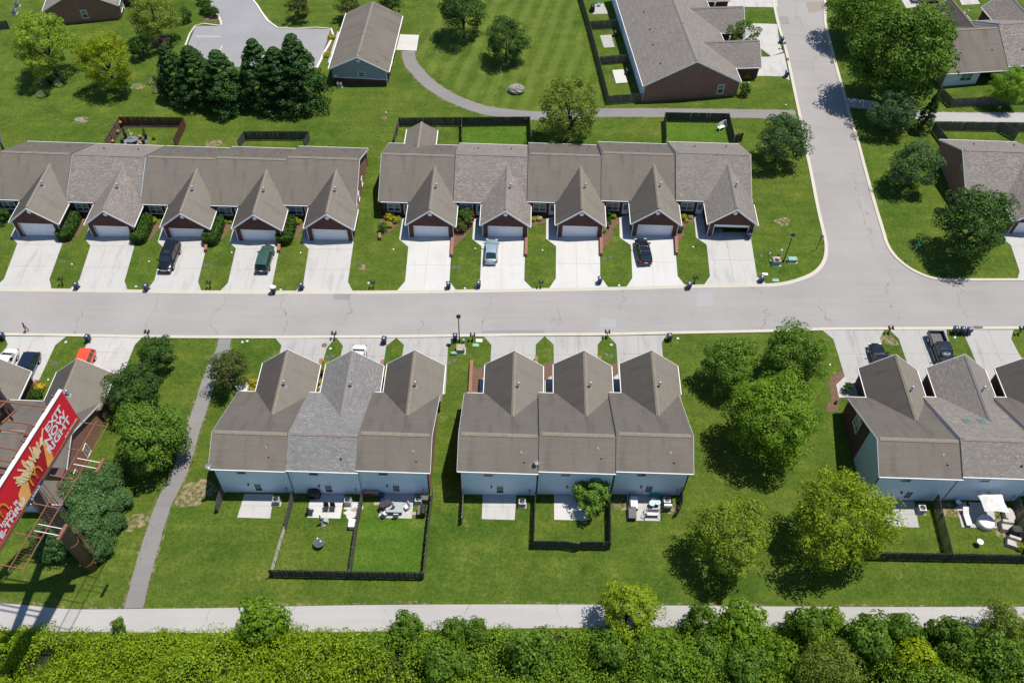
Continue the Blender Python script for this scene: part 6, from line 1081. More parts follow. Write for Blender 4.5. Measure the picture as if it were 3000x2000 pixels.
def chair(reg, x, y, label, rz=0.0, frame='black', cushion=None):
    r = rootat(reg, x, y, 'patio_chair', label, 'chair', rz); b = MB(); b.box((0, 0, .42), (.56, .54, .05)); b.build('seat', MT[cushion or frame], r); b = MB(); b.box((0, .3, .75), (.56, .06, .62), 0, ('X', -.2)); b.build('backrest', MT[cushion or frame], r)
    for sx in (-1, 1):
        for sy in (-1, 1): b = MB(); b.bar((sx * .27, sy * .26, -.02), (sx * .27, sy * .26, .62 if sy < 0 else .5), .022, 5); b.build('leg', MT[frame], r)
        b = MB(); b.bar((sx * .29, -.28, .63), (sx * .29, .3, .66), .025, 5); b.build('armrest', MT[frame], r)
chair('d1', 648, 605, 'black mesh chair, left of the pair on the pale patio', 0); chair('d1', 707, 605, 'black mesh chair, right of the pair on the pale patio', 0); chair('d1', 508, 640, 'black mesh chair turned sideways at the patio edge', 1.5); chair('d1', 522, 510, 'black mesh chair against the wall by the covered grill', .1)
chair('d1', 1190, 655, 'white cushioned chair left of the glass table', -.7 + math.pi, 'wick', 'cloth_w'); chair('d1', 1293, 660, 'white cushioned chair pushed under the glass table', math.pi, 'wick', 'cloth_w'); chair('d1', 1388, 595, 'white cushioned chair turned away from the glass table', -.9, 'wick', 'cloth_w')
chair('a2', 800, 60, 'lime green folding chair at the row house patio', .2, 'green_box', 'green_box')
def covered(reg, x, y, d, mat, label, cat='covered grill', rz=0.0, name='covered_grill'):
    r = rootat(reg, x, y, name, label, cat, rz); w, l, h = d; b = MB(); n = 12
    prof = [(1.0, 0), (.99, h * .7), (.94, h * .93), (.8, h * .99), (.2, h)]; vs = []
    for k, z in prof:
        for i in range(n):
            t = 2 * math.pi * i / n; cx, cy = math.cos(t), math.sin(t); q = (abs(cx) ** 8 + abs(cy) ** 8) ** (-.125); vs.append((cx * q * w / 2 * k * random.uniform(.96, 1.04), cy * q * l / 2 * k * random.uniform(.96, 1.04), z))
    b.add(vs, [(j * n + i, j * n + (i + 1) % n, (j + 1) * n + (i + 1) % n, (j + 1) * n + i) for j in range(len(prof) - 1) for i in range(n)] + [tuple(range((len(prof) - 1) * n, len(prof) * n))]); b.build('cover', MT[mat], r, False)
    b = MB(); b.box((0, 0, .04), (w * .85, l * .85, .1)); b.build('base', MT['black'], r)
covered('d1', 540, 480, (1.4, .8, 1.2), 'cloth_b', 'black covered grill against the pale siding'); covered('d1', 1195, 590, (1.5, .85, 1.15), 'cloth_b', 'black covered grill beside the glass table', rz=.5); covered('a2', 740, 100, (.75, 1.6, 1.2), 'cloth_b', 'black covered grill on the far row house patio')
for x_, y_, lb_, a_ in ((2180, 770, 'taupe covered armchair beside the parasol patio', -.1), (2235, 920, 'taupe covered armchair in the yard corner', -.35)):
    r = rootat('d3', x_, y_, 'covered_chair', lb_, 'covered chair', a_); b = MB(); b.add([(-.7, -.6, 0), (.7, -.6, 0), (.72, .6, 0), (-.7, .6, 0), (-.62, -.5, .5), (.6, -.52, .5), (.64, .1, .56), (-.64, .12, .56)], [(4, 5, 6, 7), (0, 1, 5, 4), (3, 0, 4, 7), (1, 2, 6, 5), (2, 3, 7, 6)]); b.build('cover_front', MT['cloth_t'], r); b = MB(); b.add([(-.72, .0, 0), (.72, .0, 0), (.74, .62, 0), (-.72, .62, 0), (-.6, .2, .95), (.6, .2, .92), (.62, .5, .98), (-.58, .5, .95)], [(4, 5, 6, 7), (0, 1, 5, 4), (3, 0, 4, 7), (1, 2, 6, 5), (2, 3, 7, 6)]); b.build('cover_back', MT['cloth_t'], r)
covered('d3', 2250, 820, (1.2, .9, 1.1), 'cloth_b', 'black covered kettle grill between two taupe covers'); covered('d3', 2195, 670, (1.1, 1.6, .7), 'cloth_t', 'grey covered bench along the right yard fence', 'covered bench', 0, 'covered_bench')
covered('d1', 1553, 530, (.9, .7, .95), 'iron', 'grey covered cart beside the glass table air conditioner'); covered('a2', 1060, 680, (.8, .9, .9), 'cloth_b', 'dark covered grill at the cream corner patio'); covered('a2', 950, 330, (.8, .9, .9), 'cloth_b', 'dark covered grill by the brownish patio')
def parasol_closed(reg, x, y, label, mat='cloth_blue', h=2.2):
    r = rootat(reg, x, y, 'closed_parasol', label, 'parasol'); b = MB(); b.bar((0, 0, 0), (0, 0, h), .03, 6); b.build('pole', MT['white'], r); b = MB(); b.lathe([(.06, h - 1.5), (.17, h - 1.35), (.15, h - .7), (.04, h + .05)], 8); b.build('folded_canopy', MT['cloth_w'], r); b = MB(); b.lathe([(.175, h - 1.2), (.165, h - .8)], 8); b.build('stripe', MT[mat], r); b = MB(); b.lathe([(.3, 0), (.28, .07), (.06, .12)], 12); b.build('base', MT['iron'], r)
parasol_closed('d1', 608, 735, 'folded blue and white parasol standing on the grass'); parasol_closed('d1', 1270, 620, 'folded white parasol standing through the glass table')
r = rootat('d1', 1280, 610, 'patio_table', 'rectangular frosted glass patio table', 'table'); b = MB(); b.prism([(-1.0, -.55, .72), (-.85, -.65, .72), (.85, -.65, .72), (1.0, -.55, .72), (1.0, .55, .72), (.85, .65, .72), (-.85, .65, .72), (-1.0, .55, .72)], (0, 0, .03)); b.build('table_top', MT['glasst'], r)
for sx in (-1, 1):
    for sy in (-1, 1): b = MB(); b.bar((sx * .8, sy * .5, 0), (sx * .8, sy * .5, .72), .03, 6); b.build('leg', MT['wick'], r)
r = rootat('d1', 585, 930, 'glass_table', 'round dark glass table left on the grass with small pots', 'table'); b = MB(); b.lathe([(.62, .62), (.62, .66)], 20); b.build('table_top', MT['glassd'], r)
for i in range(4): t = i * 1.57 + .6; b = MB(); b.bar((.4 * math.cos(t), .4 * math.sin(t), 0), (.5 * math.cos(t), .5 * math.sin(t), .62), .025, 5); b.build('leg', MT['black'], r)
for i, (dx, dy, m) in enumerate(((-.2, .42, 'cap'), (.05, .35, 'teal'), (.2, .1, 'cap'))):
    o = MB().lathe([(.06, 0), (.09, .14)], 8).build('flower_pot', MT[m]); o.location = (r.location.x + dx, r.location.y + dy, r.location.z + .66); tag(o, ('white pot at the rim of the round glass table', 'teal pot on the round glass table', 'white pot near the middle of the round glass table')[i], 'pot')
r = rootat('d1', 1060, 460, 'tool_chest', 'long rusty topped tool chest against the pale siding', 'chest'); b = MB(); b.box((0, 0, .4), (1.9, .75, .8)); b.build('box', MT['rust'], r); b = MB(); b.box((0, .0, .84), (2.0, .85, .08)); b.build('lid', MT['rustbox'], r)
disc('spool', 'd1', (1157, 480), .3, 'cloth_blue', 'blue round hose reel beside the rusty tool chest', 'hose reel', None, .4)
r = rootat('d1', 1540, 640, 'barrel_smoker', 'black barrel smoker with wooden shelf by the fence', 'grill'); b = MB(); b.bar((0, -.55, .85), (0, .55, .85), .33, 14); b.build('barrel', MT['blackp'], r); b = MB(); b.box((-.5, 0, .75), (.3, 1.1, .05)); b.build('shelf', MT['wood_tan'], r)
for sy in (-1, 1): b = MB(); b.box((0, sy * .45, .3), (.5, .06, .65)); b.build('leg', MT['black'], r)
r = rootat('d1', 888, 755, 'storage_box', 'white plastic storage box against the leaning fence', 'box'); b = MB(); b.box((0, 0, .35), (.7, .9, .7)); b.build('box', MT['cap'], r); b = MB(); b.box((0, 0, .72), (.76, .96, .08)); b.build('lid', MT['white'], r)
r = rootat('d1', 650, 715, 'side_table', 'small round glass side table on the grass', 'table'); b = MB(); b.lathe([(.28, .45), (.28, .48)], 14); b.build('table_top', MT['glasst'], r); b = MB(); b.lathe([(.2, 0), (.03, .05), (.03, .45)], 8); b.build('stand', MT['galv'], r)
for i, (rg, x, y) in enumerate((('d1', 1098, 550), ('d1', 1127, 550), ('d1', 1443, 640), ('d1', 1470, 638), ('d1', 622, 745))): flat('stepping_stone', rg, (x, y), (.38, .38), 'paver', ('tan stepping stone below the tool chest, left one', 'tan stepping stone below the tool chest, right one', 'tan stepping stone right of the table patio', 'tan stepping stone next to the barrel smoker', 'square paver under the folded parasol')[i], 'paver', None, .05)
# cluttered patio
r = rootat('d2', 1110, 555, 'patio_sofa', 'patio sofa with white cushions at the cluttered patio', 'sofa'); b = MB(); b.box((0, 0, .3), (.95, 1.75, .3)); b.build('frame', MT['wick'], r); b = MB(); b.box((.08, -.05, .52), (.8, 1.55, .16)); b.build('cushion', MT['cloth_w'], r); b = MB(); b.box((-.45, 0, .6), (.12, 1.75, .55)); b.build('backrest', MT['wick'], r)
r = rootat('d2', 1097, 655, 'deck_box', 'dark deck box with grey lid at the cluttered patio', 'box'); b = MB(); b.box((0, 0, .32), (.85, 1.45, .62)); b.build('box', MT['blackp'], r); b = MB(); b.box((0.03, 0, .66), (.88, 1.48, .07)); b.build('lid', MT['iron'], r)
r = rootat('d2', 1290, 660, 'swing_frame', 'blue-black swing seat frame on the cluttered patio', 'swing')
for s in (-1, 1): b = MB(); b.bar((s * .95, -.6, 0), (s * .9, -.1, 1.65), .03, 6); b.bar((s * .95, .6, 0), (s * .9, -.1, 1.65), .03, 6); b.bar((s * .95, -.6, 0.04), (s * .95, .6, .04), .03, 6); b.build('side_frame', MT['navy'], r)
b = MB(); b.bar((-.95, -.1, 1.65), (.95, -.1, 1.65), .035, 6); b.build('top_bar', MT['navy'], r); b = MB(); b.box((0, 0, .45), (1.35, .5, .04)); b.build('seat', MT['signback'], r); b = MB(); b.box((0, .28, .75), (1.35, .05, .55)); b.build('backrest', MT['signback'], r)
for i, (x, y) in enumerate(((1280, 570), (1330, 560), (1290, 540))): r = rootat('d2', x, y, 'bistro_table', ('pale blue round table beside the swing frame', 'pale blue round table next to the grill', 'white round stool top between two pale blue tables')[i], 'table'); b = MB(); b.lathe([(.36 - .08 * (i == 2), .6), (.36 - .08 * (i == 2), .64)], 16); b.build('table_top', MT['bluegr' if i < 2 else 'cap'], r); b = MB(); b.lathe([(.25, 0), (.03, .05), (.03, .6)], 8); b.build('stand', MT['black'], r)
r = rootat('d2', 1420, 600, 'steel_grill', 'steel barbecue grill on a wooden cart beside the air conditioner', 'grill'); b = MB(); b.box((0, 0, .4), (.75, .6, .75)); b.build('cart', MT['wood_tan'], r); b = MB(); b.bar((-.42, 0, .85), (.42, 0, .85), .32, 12); b.build('hood', MT['chrome'], r)
r = rootat('d2', 1310, 480, 'bench', 'teal painted bench against the siding of the cluttered patio', 'bench'); b = MB(); b.box((0, 0, .42), (1.3, .5, .08)); b.build('seat', MT['teal'], r); b = MB(); b.box((0, .24, .8), (1.3, .06, .6)); b.build('backrest', MT['teal'], r)
for sx in (-1, 1): b = MB(); b.box((sx * .55, 0, .2), (.08, .45, .42)); b.build('leg', MT['teal'], r)
# parasol yard
r = rootat('d3', 2060, 725, 'cantilever_parasol', 'tilted square white cantilever parasol', 'parasol'); b = MB(); b.bar((0, 0, 0), (.25, .2, 2.5), .04, 6); b.bar((.25, .2, 2.5), (-.75, 1.2, 2.75), .035, 6); b.build('pole', MT['wick'], r)
cen = Vector((-.75, 1.2, 2.7)); q = [Vector((-1.45, 1.35, -.25)), Vector((1.3, 1.05, .05)), Vector((1.5, -1.35, -.1)), Vector((-1.1, -1.1, -.35))]; b = MB(); mids = [(q[i] + q[(i + 1) % 4]) * .45 + Vector((0, 0, -.02)) for i in range(4)]; vs = [cen + Vector((0, 0, .3))]; 
for i in range(4): vs += [cen + q[i], cen + mids[i]]
b.add(vs, [(0, 1 + i, 1 + (i + 1) % 8) for i in range(8)]); b.add([v - Vector((0, 0, .03)) for v in vs], [(0, 1 + (i + 1) % 8, 1 + i) for i in range(8)]); b.build('canopy', MT['cloth_w'], r); b = MB(); b.lathe([(.45, 0), (.4, .12)], 8); b.build('base', MT['iron'], r)
r = rootat('d3', 1985, 735, 'covered_table', 'round table under a white draped cover', 'covered table'); b = MB(); b.lathe([(.95, 0), (.92, .45), (.88, .66), (.8, .71), (.2, .74)], 18); b.build('cover', MT['cloth_w'], r, True); b = MB(); b.lathe([(.3, -.02), (.3, .2)], 8); b.build('foot', MT['black'], r)
r = rootat('d3', 1815, 690, 'sun_lounger', 'white sun lounger at the parasol patio', 'lounger'); b = MB(); b.box((0, -.2, .35), (.65, 1.6, .12)); b.build('mattress', MT['cloth_w'], r); b = MB(); b.box((0, .8, .6), (.65, .75, .1), 0, ('X', .6)); b.build('backrest', MT['cloth_w'], r)
for sx in (-1, 1):
    for sy in (-1, 1): b = MB(); b.box((sx * .28, sy * .7, .15), (.06, .06, .34)); b.build('leg', MT['black'], r)
r = rootat('d3', 1925, 925, 'birdbath', 'white pedestal birdbath on the parasol lawn', 'birdbath'); b = MB(); b.lathe([(.2, 0), (.08, .12), (.07, .55)], 10); b.build('pedestal', MT['iron'], r); b = MB(); b.lathe([(.1, .55), (.34, .68), (.36, .72), (.28, .68)], 16); b.build('bowl', MT['cap'], r)
r = rootat('d3', 1730, 555, 'water_cooler', 'blue and white drum against the siding', 'drum'); b = MB(); b.lathe([(.26, 0), (.28, .5)], 12); b.build('drum', MT['cloth_blue'], r); b = MB(); b.lathe([(.29, .5), (.29, .6), (.1, .66)], 12); b.build('lid', MT['cap'], r)
flat('grill_mat', 'd3', (1868, 555), (1.1, .7), 'black', 'black door mat on the parasol patio', 'mat', None, .03); disc('hoop', 'd3', (2255, 650), .42, 'pink', 'purple paddling tub against the right fence', 'tub', None, .3)
# swing in the bright yard
r = rootat('a2', 1918, 1190, 'garden_swing', 'white garden swing seat in the bright green yard', 'swing', .6); b = MB(); b.box((0, 0, .45), (1.3, .55, .06)); b.build('seat', MT['cap'], r); b = MB(); b.box((0, .3, .75), (1.3, .06, .55)); b.build('backrest', MT['cap'], r)
for s in (-1, 1): b = MB(); b.bar((s * .75, -.5, 0), (s * .7, 0, 1.6), .035, 5); b.bar((s * .75, .5, 0), (s * .7, 0, 1.6), .035, 5); b.build('side_frame', MT['cap'], r)
b = MB(); b.bar((-.72, 0, 1.6), (.72, 0, 1.6), .035, 5); b.build('top_bar', MT['cap'], r)
# brown fenced yard
def fg(x, y): return at(300 + x / 9.046, 330 + y / 9.046)
def rat(x, y, name, label, cat, dz=.02): c = fg(x, y); return empty(name, (c.x, c.y, gz(c.x) + dz), 0, label, cat)
for i, (x, y) in enumerate(((635, 680), (1165, 700))):
    r = rat(x, y, 'potted_topiary', ('dark cone topiary in a black pot at the left of the slate patio', 'dark cone topiary in a black pot at the right of the slate patio')[i], 'potted plant'); b = MB(); b.lathe([(.2, 0), (.3, .85)], 10); b.build('pot', MT['blackp'], r); n = 260; t = rng.uniform(0, 1, n); th = rng.uniform(0, 6.28, n); rr = .3 * (1 - t) + .03; link('foliage', leaf_mesh('foliage', np.stack([rr * np.cos(th), rr * np.sin(th), .85 + 1.25 * t], 1), np.stack([np.cos(th), np.sin(th), np.full(n, .4)], 1), .13, LF['conifer']), r)
POT = [((545, 820), 'cloth_b', None, 'dark wicker chair back at the left of the slate patio'), ((1105, 830), 'cloth_b', None, 'dark wicker chair back at the right of the slate patio'), ((520, 380), 'blackp', 'yellow', 'tall black planter with yellow flowers in the fence corner'), ((370, 560), 'blackp', 'tuft', 'black planter by the tan fence'), ((430, 555), 'galv', 'lime', 'galvanised planter with lime foliage'), ((290, 820), 'blackp', 'yellow', 'black bowl of yellow flowers at the house corner'), ((795, 640), 'blackp', 'yellow', 'pot of yellow flowers above the slate patio'), ((1020, 690), 'cloth_blue', 'yellow', 'blue pot of yellow and white flowers on slate'), ((195, 840), 'terra', None, 'orange pot at the yard corner'), ((1040, 880), 'blackp', 'yellow', 'flower bowl at the roof edge of the slate patio')]
for (x, y), m, fl, lb in POT:
    r = rat(x, y, 'planter', lb, 'planter'); b = MB(); hh = .9 if ('tall' in lb or 'chair' in lb) else .45; b.lathe([(.22, 0), (.32, hh), (.28, hh - .04)], 10); b.build('pot', MT[m], r)
    if fl: n = 90; u = unit(n); u[:, 2] = np.abs(u[:, 2]); link('flowers' if fl == 'yellow' else 'foliage', leaf_mesh('flowers', u * .26 + np.array([0, 0, hh]), u, .11, MT[fl] if fl == 'yellow' else LF[fl]), r)
r = rat(820, 800, 'patio_table', 'dark round table with a folded white parasol on slate', 'table'); b = MB(); b.lathe([(.85, .68), (.85, .72)], 18); b.build('table_top', MT['slate'], r); b = MB(); b.lathe([(.4, 0), (.05, .06), (.05, .68)], 8); b.build('stand', MT['black'], r)
r = rat(810, 770, 'closed_parasol', 'folded pale parasol over the dark round table', 'parasol'); b = MB(); b.bar((0, 0, .7), (-.05, .05, 2.3), .03, 6); b.build('pole', MT['galv'], r); b = MB(); b.lathe([(.05, 1.05), (.15, 1.15), (.05, 2.35)], 8); b.build('folded_canopy', MT['cloth_w'], r)
cp = [fg(x, y) for x, y in ((1215, 900), (1225, 800), (1205, 720), (1225, 680), (1260, 760), (1250, 900))]; b = MB()
for i in range(len(cp) - 1): b.bar(W(cp[i], .04), W(cp[i + 1], .04), .035, 5)
tag(b.build('garden_hose', MT['teal']), 'teal garden hose looped beside the slate patio', 'hose')
# satellite dishes
def dish(c, label, az, rz0=0.0):
    r = empty('satellite_dish', c, az, label, 'satellite dish'); r.scale = (.75, .75, .75); b = MB(); b.bar((0, 0, -.6), (0, 0, .35), .035, 6); b.bar((0, 0, .35), (0, .2, .55), .03, 6); b.build('mast', MT['galv'], r); b = MB(); pr_ = [(.05, .0), (.2, .02), (.38, .08), (.46, .14)]; n = 16; vs = []; m = Matrix.Rotation(R_(55), 3, 'X')
    for rr, z in pr_:
        for i in range(n): t = 2 * math.pi * i / n; vs.append(m @ Vector((rr * math.cos(t), rr * math.sin(t) * 1.1, z)) + Vector((0, .1, .6)))
    fs = [(j * n + i, j * n + (i + 1) % n, (j + 1) * n + (i + 1) % n, (j + 1) * n + i) for j in range(3) for i in range(n)] + [tuple(range(n))]; b.add(vs, fs); b.build('reflector', MT['signback'], r); b = MB(); b.bar((0, -.1, .45), (0, -.6, .75), .02, 5); b.box((0, -.62, .8), (.1, .1, .12)); b.build('feed_arm', MT['galv'], r)
dish(G('b1', 1045, 130, 2.6), 'satellite dish on the rear corner of the sunlit brick gable house', 2.6); q = at(1570, 1360, 6.0); dish(q, 'satellite dish on the roof step of the middle trio', 1.2); q = at(612, 1370, 5.9); dish(q, 'small white antenna dish on the lower left roof corner', .8)
# ================================================================== billboard
A_ = Vector((-40.42, -27.9, 21.08)); dv = Vector((-.1666, -.986, 0)).normalized(); LB, HB = 14.63, 4.27
Pb = at(270, 1662); root = empty('billboard', (Pb.x, Pb.y, gz(Pb.x)), 0, 'tall brown monopole billboard with a red advertisement reading EXIT NOW RIGHT', 'billboard'); O = root.location.copy()
def loc3(v): return Vector(v) - O
b = MB(); b.bar((0, 0, -.3), (0, 0, 20.3), .68, 20); pole = b.build('pole', MT['steelb'], root, True)
for z in (1.6, 6.2, 12.0): b = MB(); b.lathe([(.70, z), (.73, z + .06), (.70, z + .16)], 20); b.build('collar', MT['rust'], pole)
b = MB()
for s in (-1, 1): b.bar((.62 + .25, s * .22 + .55, 2.5), (.62 + .25, s * .22 + .55, 20.0), .03, 5)
b.build('ladder_rail', MT['rust'], pole); 
for i in range(50): b = MB(); b.bar((.87, .33, 2.6 + i * .35), (.87, .77, 2.6 + i * .35), .02, 4); b.build('ladder_rung', MT['rust'], pole)
ex = -dv; nn = Vector((ex.y, -ex.x, 0))          # reading direction, outward normal (+x side)
E_ = A_ + dv * LB
mb = Matrix.Translation(loc3(E_)) @ Matrix((ex, Vector((0, 0, 1)), nn)).transposed().to_4x4()    # board plane: x along, y up, z out
def bpart(b, name, mat, par, m=mb): o = b.build(name, MT[mat], par); return o
def onb(b, m=mb): b.v = [tuple(m @ Vector(p)) for p in b.v]; return b
b = onb(MB().box((LB / 2, HB / 2, -.12), (LB, HB, .2))); board = b.build('board', MT['bb_red'], root)
b = onb(MB().box((LB / 2, HB + .04, -.12), (LB + .1, .1, .34))); b.build('board_top', MT['bb_wh'], board)
b = onb(MB().box((LB / 2, -.22, -.05), (LB, .40, .15))); b.build('board_skirt', MT['rust'], board)
def pl(pts, z, name, mat): b = onb(MB().prism([(x, y, z) for x, y in pts], (0, 0, .006))); return b.build(name, MT[mat], board)
X_ = lambda bb: LB - bb                            # distance from the far end
pl([(X_(8.4), .02), (X_(5.6), .02), (X_(4.55), 2.75), (X_(5.1), 2.45), (X_(6.2), 2.15), (X_(7.6), 1.9)], .0, 'printed_carton', 'bb_dk')
pl([(X_(5.6), .02), (X_(4.6), .02), (X_(4.3), .9), (X_(4.15), 2.1), (X_(4.5), 2.7)], .002, 'printed_glow', 'bb_or'); pl([(X_(10.0), .02), (X_(8.4), .02), (X_(7.75), 1.75), (X_(8.3), 2.0), (X_(9.3), 1.6)], .002, 'printed_glow', 'bb_or')
rs = random.Random(3)
for i in range(46):
    bx_ = rs.uniform(4.7, 8.3); t = (bx_ - 4.7) / 3.6; y0 = 1.6 + .9 * (1 - t) * .8 + rs.uniform(-.2, .5); a = math.pi / 2 + (.5 - t) * -1.5 + rs.uniform(-.35, .35); l = rs.uniform(.7, 1.5); w_ = .09
    d_ = (math.cos(a), math.sin(a)); y0 = min(y0, HB - .15 - max(0, d_[1]) * l); x0 = X_(bx_); px_, py_ = -d_[1] * w_, d_[0] * w_
    pl([(x0 - px_, y0 - py_), (x0 + px_, y0 + py_), (x0 + px_ + d_[0] * l, y0 + py_ + d_[1] * l), (x0 + d_[0] * (l + .08), y0 + d_[1] * (l + .08)), (x0 - px_ + d_[0] * l, y0 - py_ + d_[1] * l)], .006 + .0015 * i, 'printed_fry', 'fry' if i % 2 else 'fry2')
def arch(cx, cy, w_, h_, mat='bb_ye', th=.16):
    b = MB(); n = 12
    for s in (-1, 1):
        pts = [(cx + s * w_ * (.25 - .25 * math.cos(math.pi * i / n)) * 2 * .5 + s * 0, cy + h_ * math.sin(math.pi * i / n) ** .6) for i in range(n + 1)]
        for i in range(n):
            p, q = Vector((*pts[i], 0)), Vector((*pts[i + 1], 0)); d_ = (q - p).normalized(); nr = Vector((-d_.y, d_.x, 0)) * th / 2; b.prism([p + nr, q + nr, q - nr, p - nr], (0, 0, .01))
    for i, v in enumerate(b.v): b.v[i] = (v[0], v[1], v[2] + .08)
    onb(b).build('printed_arch', MT[mat], board)
arch(X_(7.0), .55, 1.5, 1.15); arch(X_(11.6), 1.75, 1.7, 1.3)
def btext(s, x, y, size, bold=.03, shear=.0, align='RIGHT', mat='bb_wh', z=.012, par=None):
    o = text(s, size, MT[mat], par or board, 'printed_lettering', shear, bold, align, 1.0, .004); o.matrix_local = mb @ Matrix.Translation((x, y, z)) @ Matrix.Diagonal((1.16, 1, 1, 1)); return o
btext('EXIT', X_(1.0), 2.70, 1.12, .036, .0); btext('NOW', X_(1.0), 1.76, 1.12, .036); btext('RIGHT', X_(.9), .82, 1.12, .036); btext('©2021 McDonald\'s', X_(.25), .12, .24, .004)
btext("i'm lovin' it", X_(9.7), 1.1, .75, .02); btext('DRIVE-THRU', X_(9.1), .28, .95, .04)
b = onb(MB().box((X_(8.0), -.25, .06), (2.6, .36, .03))); pt_ = b.build('name_plate', MT['navy'], board); btext('LAMAR', X_(8.0), -.37, .40, .012, 0, 'CENTER', 'bb_wh', .08)
b = onb(MB().box((X_(14.2), -.25, .06), (.8, .36, .03))); b.build('number_plate', MT['navy'], board); btext('0183', X_(14.2), -.36, .34, .01, 0, 'CENTER', 'bb_wh', .08)
for i in range(9): b = onb(MB().box((LB * (i + .5) / 9, HB / 2 - .1, -.35), (.16, HB + .7, .22))); b.build('stringer', MT['rust'], board)
# second face, seen from behind
A2_, E2_ = Vector((-46.6, -27.4, 21.08)), Vector((-53.2, -40.4, 21.08)); e2 = (E2_ - A2_).normalized(); n2 = Vector((e2.y, -e2.x, 0)); m2 = Matrix.Translation(loc3(A2_)) @ Matrix((e2, Vector((0, 0, 1)), e2.cross(Vector((0, 0, 1))))).transposed().to_4x4()
if (m2.to_3x3() @ Vector((0, 0, 1))).x > 0: pass
b = onb(MB().box((LB / 2, HB / 2, 0), (LB, HB, .16)), m2); board2 = b.build('board', MT['iron'], root)
sg = 1 if (m2.to_3x3() @ Vector((0, 0, 1))).x > 0 else -1
for i in range(10): b = onb(MB().box((LB * (i + .5) / 10, HB / 2 - .1, sg * .22), (.16, HB + .7, .24)), m2); b.build('stringer', MT['rust'], board2)
for z in (.4, 2.1, 3.9): b = onb(MB().box((LB / 2, z, sg * .4), (LB, .14, .14)), m2); b.build('girt', MT['rust'], board2)
for i in range(5):                                  # tie beams between the faces
    t = (i + .5) / 5; p = A_ + dv * LB * t; q = A2_ + (E2_ - A2_) * t
    for z in (.2, 3.6): b = MB(); b.bar(loc3(p) + Vector((-.45, 0, z)), loc3(q) + Vector((.45, 0, z)), .09, 6); b.build('tie_beam', MT['rust'], root)
b = MB(); b.box((0, 0, 20.2), (9.0, .9, .8)); b.build('cross_beam', MT['steelb'], root); b = MB(); b.box((0, -1.2, 20.75), (.8, 12.0, .5)); b.build('torsion_beam', MT['steelb'], root)
# catwalk in front of the red face
cw0, cw1, zc_ = 1.35, 2.55, -.75
for off in (cw0, cw1): b = onb(MB().box((LB / 2, zc_, off), (LB + .8, .07, .07))); b.build('catwalk_rail', MT['rust'], root)
g_ = MB()
for i in range(60): g_.box(((LB + .8) * (i + .5) / 60 - .4, zc_ - .02, (cw0 + cw1) / 2), (.012, .03, cw1 - cw0))
gr_ = onb(g_).build('catwalk_grating', MT['rust'], root)
for i in range(6): x = LB * i / 5; b = onb(MB().box((x, zc_ - .06, cw1 / 2), (.08, .08, cw1))); b.build('catwalk_bracket', MT['rust'], root)
for x in (LB - 4.1, LB - 10.9):
    for d_ in (-.32, .32): b = onb(MB().box((x + d_, zc_ + .05, 2.8), (.05, .05, 2.4))); b.build('lamp_arm', MT['white'], root)
    b = onb(MB().box((x, zc_ + .1, 4.05), (1.5, .22, .28))); b.build('floodlight', MT['rust'], root)
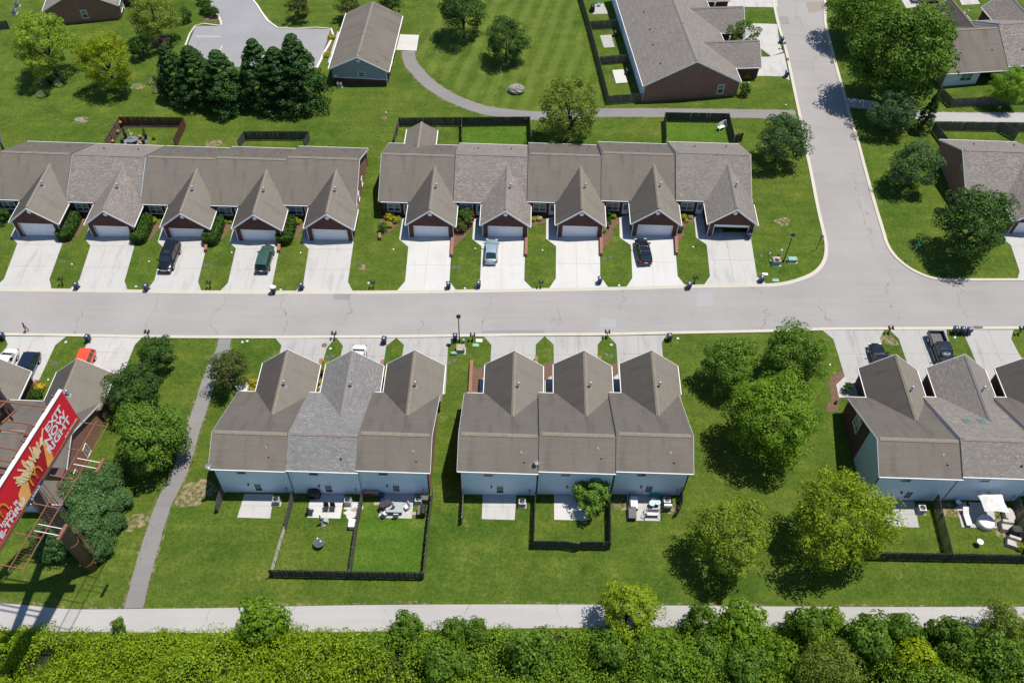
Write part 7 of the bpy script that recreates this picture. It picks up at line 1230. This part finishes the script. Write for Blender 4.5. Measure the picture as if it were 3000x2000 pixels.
# ================================================================== the walker
def person(c, heading):
    root = empty('person', (c.x, c.y, gz(c.x) + .02), heading, 'person in black shirt and dark trousers walking along the street', 'person'); s = 1.72 / 1.75
    J = dict(pelvis=(0, 0, .95), waist=(0, 0, 1.10), chest=(.02, 0, 1.32), neck=(.03, 0, 1.47), head0=(.05, 0, 1.56), head1=(.06, 0, 1.70), hl=(.0, .10, .92), kl=(.16, .10, .52), al=(.18, .10, .10), fl=(.36, .10, .04), hr=(0, -.10, .92), kr=(-.02, -.10, .50), ar=(-.26, -.10, .14), fr=(-.10, -.10, .05), sl=(.02, .19, 1.40), el=(-.10, .24, 1.13), wl=(.02, .25, .92), ml=(.06, .24, .84), sr=(.02, -.19, 1.40), er=(.08, -.24, 1.13), wr=(.30, -.22, 1.02), mr=(.38, -.21, 1.01))
    rad = dict(pelvis=.145, waist=.125, chest=.15, neck=.06, head0=.085, head1=.09, hl=.095, kl=.065, al=.045, fl=.035, hr=.095, kr=.065, ar=.045, fr=.035, sl=.07, el=.047, wl=.034, ml=.035, sr=.07, er=.047, wr=.034, mr=.035)
    Ed = [('pelvis', 'waist'), ('waist', 'chest'), ('chest', 'neck'), ('neck', 'head0'), ('head0', 'head1'), ('pelvis', 'hl'), ('hl', 'kl'), ('kl', 'al'), ('al', 'fl'), ('pelvis', 'hr'), ('hr', 'kr'), ('kr', 'ar'), ('ar', 'fr'), ('chest', 'sl'), ('sl', 'el'), ('el', 'wl'), ('wl', 'ml'), ('chest', 'sr'), ('sr', 'er'), ('er', 'wr'), ('wr', 'mr')]
    for sd, sy, base in (('l', 1, J['ml']), ('r', -1, J['mr'])):        # five fingers each
        d_ = Vector((.4, 0, -.9)) if sd == 'l' else Vector((.95, 0, -.25)); w_ = 'm' + sd
        for k, (o, ln) in enumerate(((-.03, .075), (-.01, .085), (.01, .08), (.03, .065))):
            a = Vector(base) + Vector((o, 0, o * .3)) + d_ * .03; m_ = a + d_ * ln * .5; e_ = a + d_ * ln * .9 + Vector((.012, -sy * .012, 0))
            for nm, v, r_ in (('f%s%da' % (sd, k), m_, .0095), ('f%s%db' % (sd, k), e_, .008)): J[nm] = tuple(v); rad[nm] = r_
            Ed += [(w_, 'f%s%da' % (sd, k)), ('f%s%da' % (sd, k), 'f%s%db' % (sd, k))]
        t_ = Vector(base) + Vector((.045, -sy * .03, 0)); J['t' + sd] = tuple(t_ + d_ * .03); rad['t' + sd] = .01; Ed.append(('w' + sd, 't' + sd))
    names = list(J); me = bpy.data.meshes.new('body'); me.from_pydata([J[n] for n in names], [(names.index(a), names.index(b_)) for a, b_ in Ed], [])
    o = link('body', me, root); md = o.modifiers.new('s', 'SKIN'); me2 = o.data
    for i, n in enumerate(names): me2.skin_vertices[0].data[i].radius = (rad[n], rad[n] * (1.25 if n in ('chest', 'waist', 'pelvis') else 1.0)); me2.skin_vertices[0].data[i].use_root = (n == 'pelvis')
    sd_ = o.modifiers.new('d', 'SUBSURF'); sd_.levels = 1; sd_.render_levels = 1
    bpy.context.view_layer.update(); ev = bpy.data.meshes.new_from_object(o.evaluated_get(bpy.context.evaluated_depsgraph_get())); o.modifiers.clear(); o.data = ev; ev.materials.clear()
    for m in ('skin', 'shirt', 'pants', 'cap'): ev.materials.append(MT[m])
    for p in ev.polygons:
        z = p.center.z; y = abs(p.center.y); p.use_smooth = True
        arm = y > .17 and z > .7
        p.material_index = 3 if z < .085 else 2 if (z < .98 and not arm) else 1 if (z < 1.47 and not (arm and z < 1.16)) else 0
    b = MB(); b.sph((.035, 0, 1.70), .105, 10, 7, (1.05, .92, .95)); b.v = [v for v in b.v]; b.build('hair', MT['hair'], root, True)
    b = MB(); b.sph((.145, 0, 1.62), .02, 6, 4, (1.2, .8, 1.3)); b.build('nose', MT['skin'], root, True)
    for s_ in (-1, 1): b = MB(); b.sph((.05, s_ * .088, 1.63), .025, 6, 4, (.8, .5, 1.3)); b.build('ear', MT['skin'], root, True); b = MB(); b.sph((.138, s_ * .034, 1.655), .011, 6, 4); b.build('eye', MT['dark'], root, True)
    b = MB(); b.box((.138, 0, 1.575), (.01, .045, .01)); b.build('mouth', MT['terra'], root); b = MB(); b.box((.145, 0, 1.30), (.03, .16, .14)); b.build('shirt_print', MT['cap'], root)
c = at(80, 971); person(c + Vector((0, 0, 0)), .15)
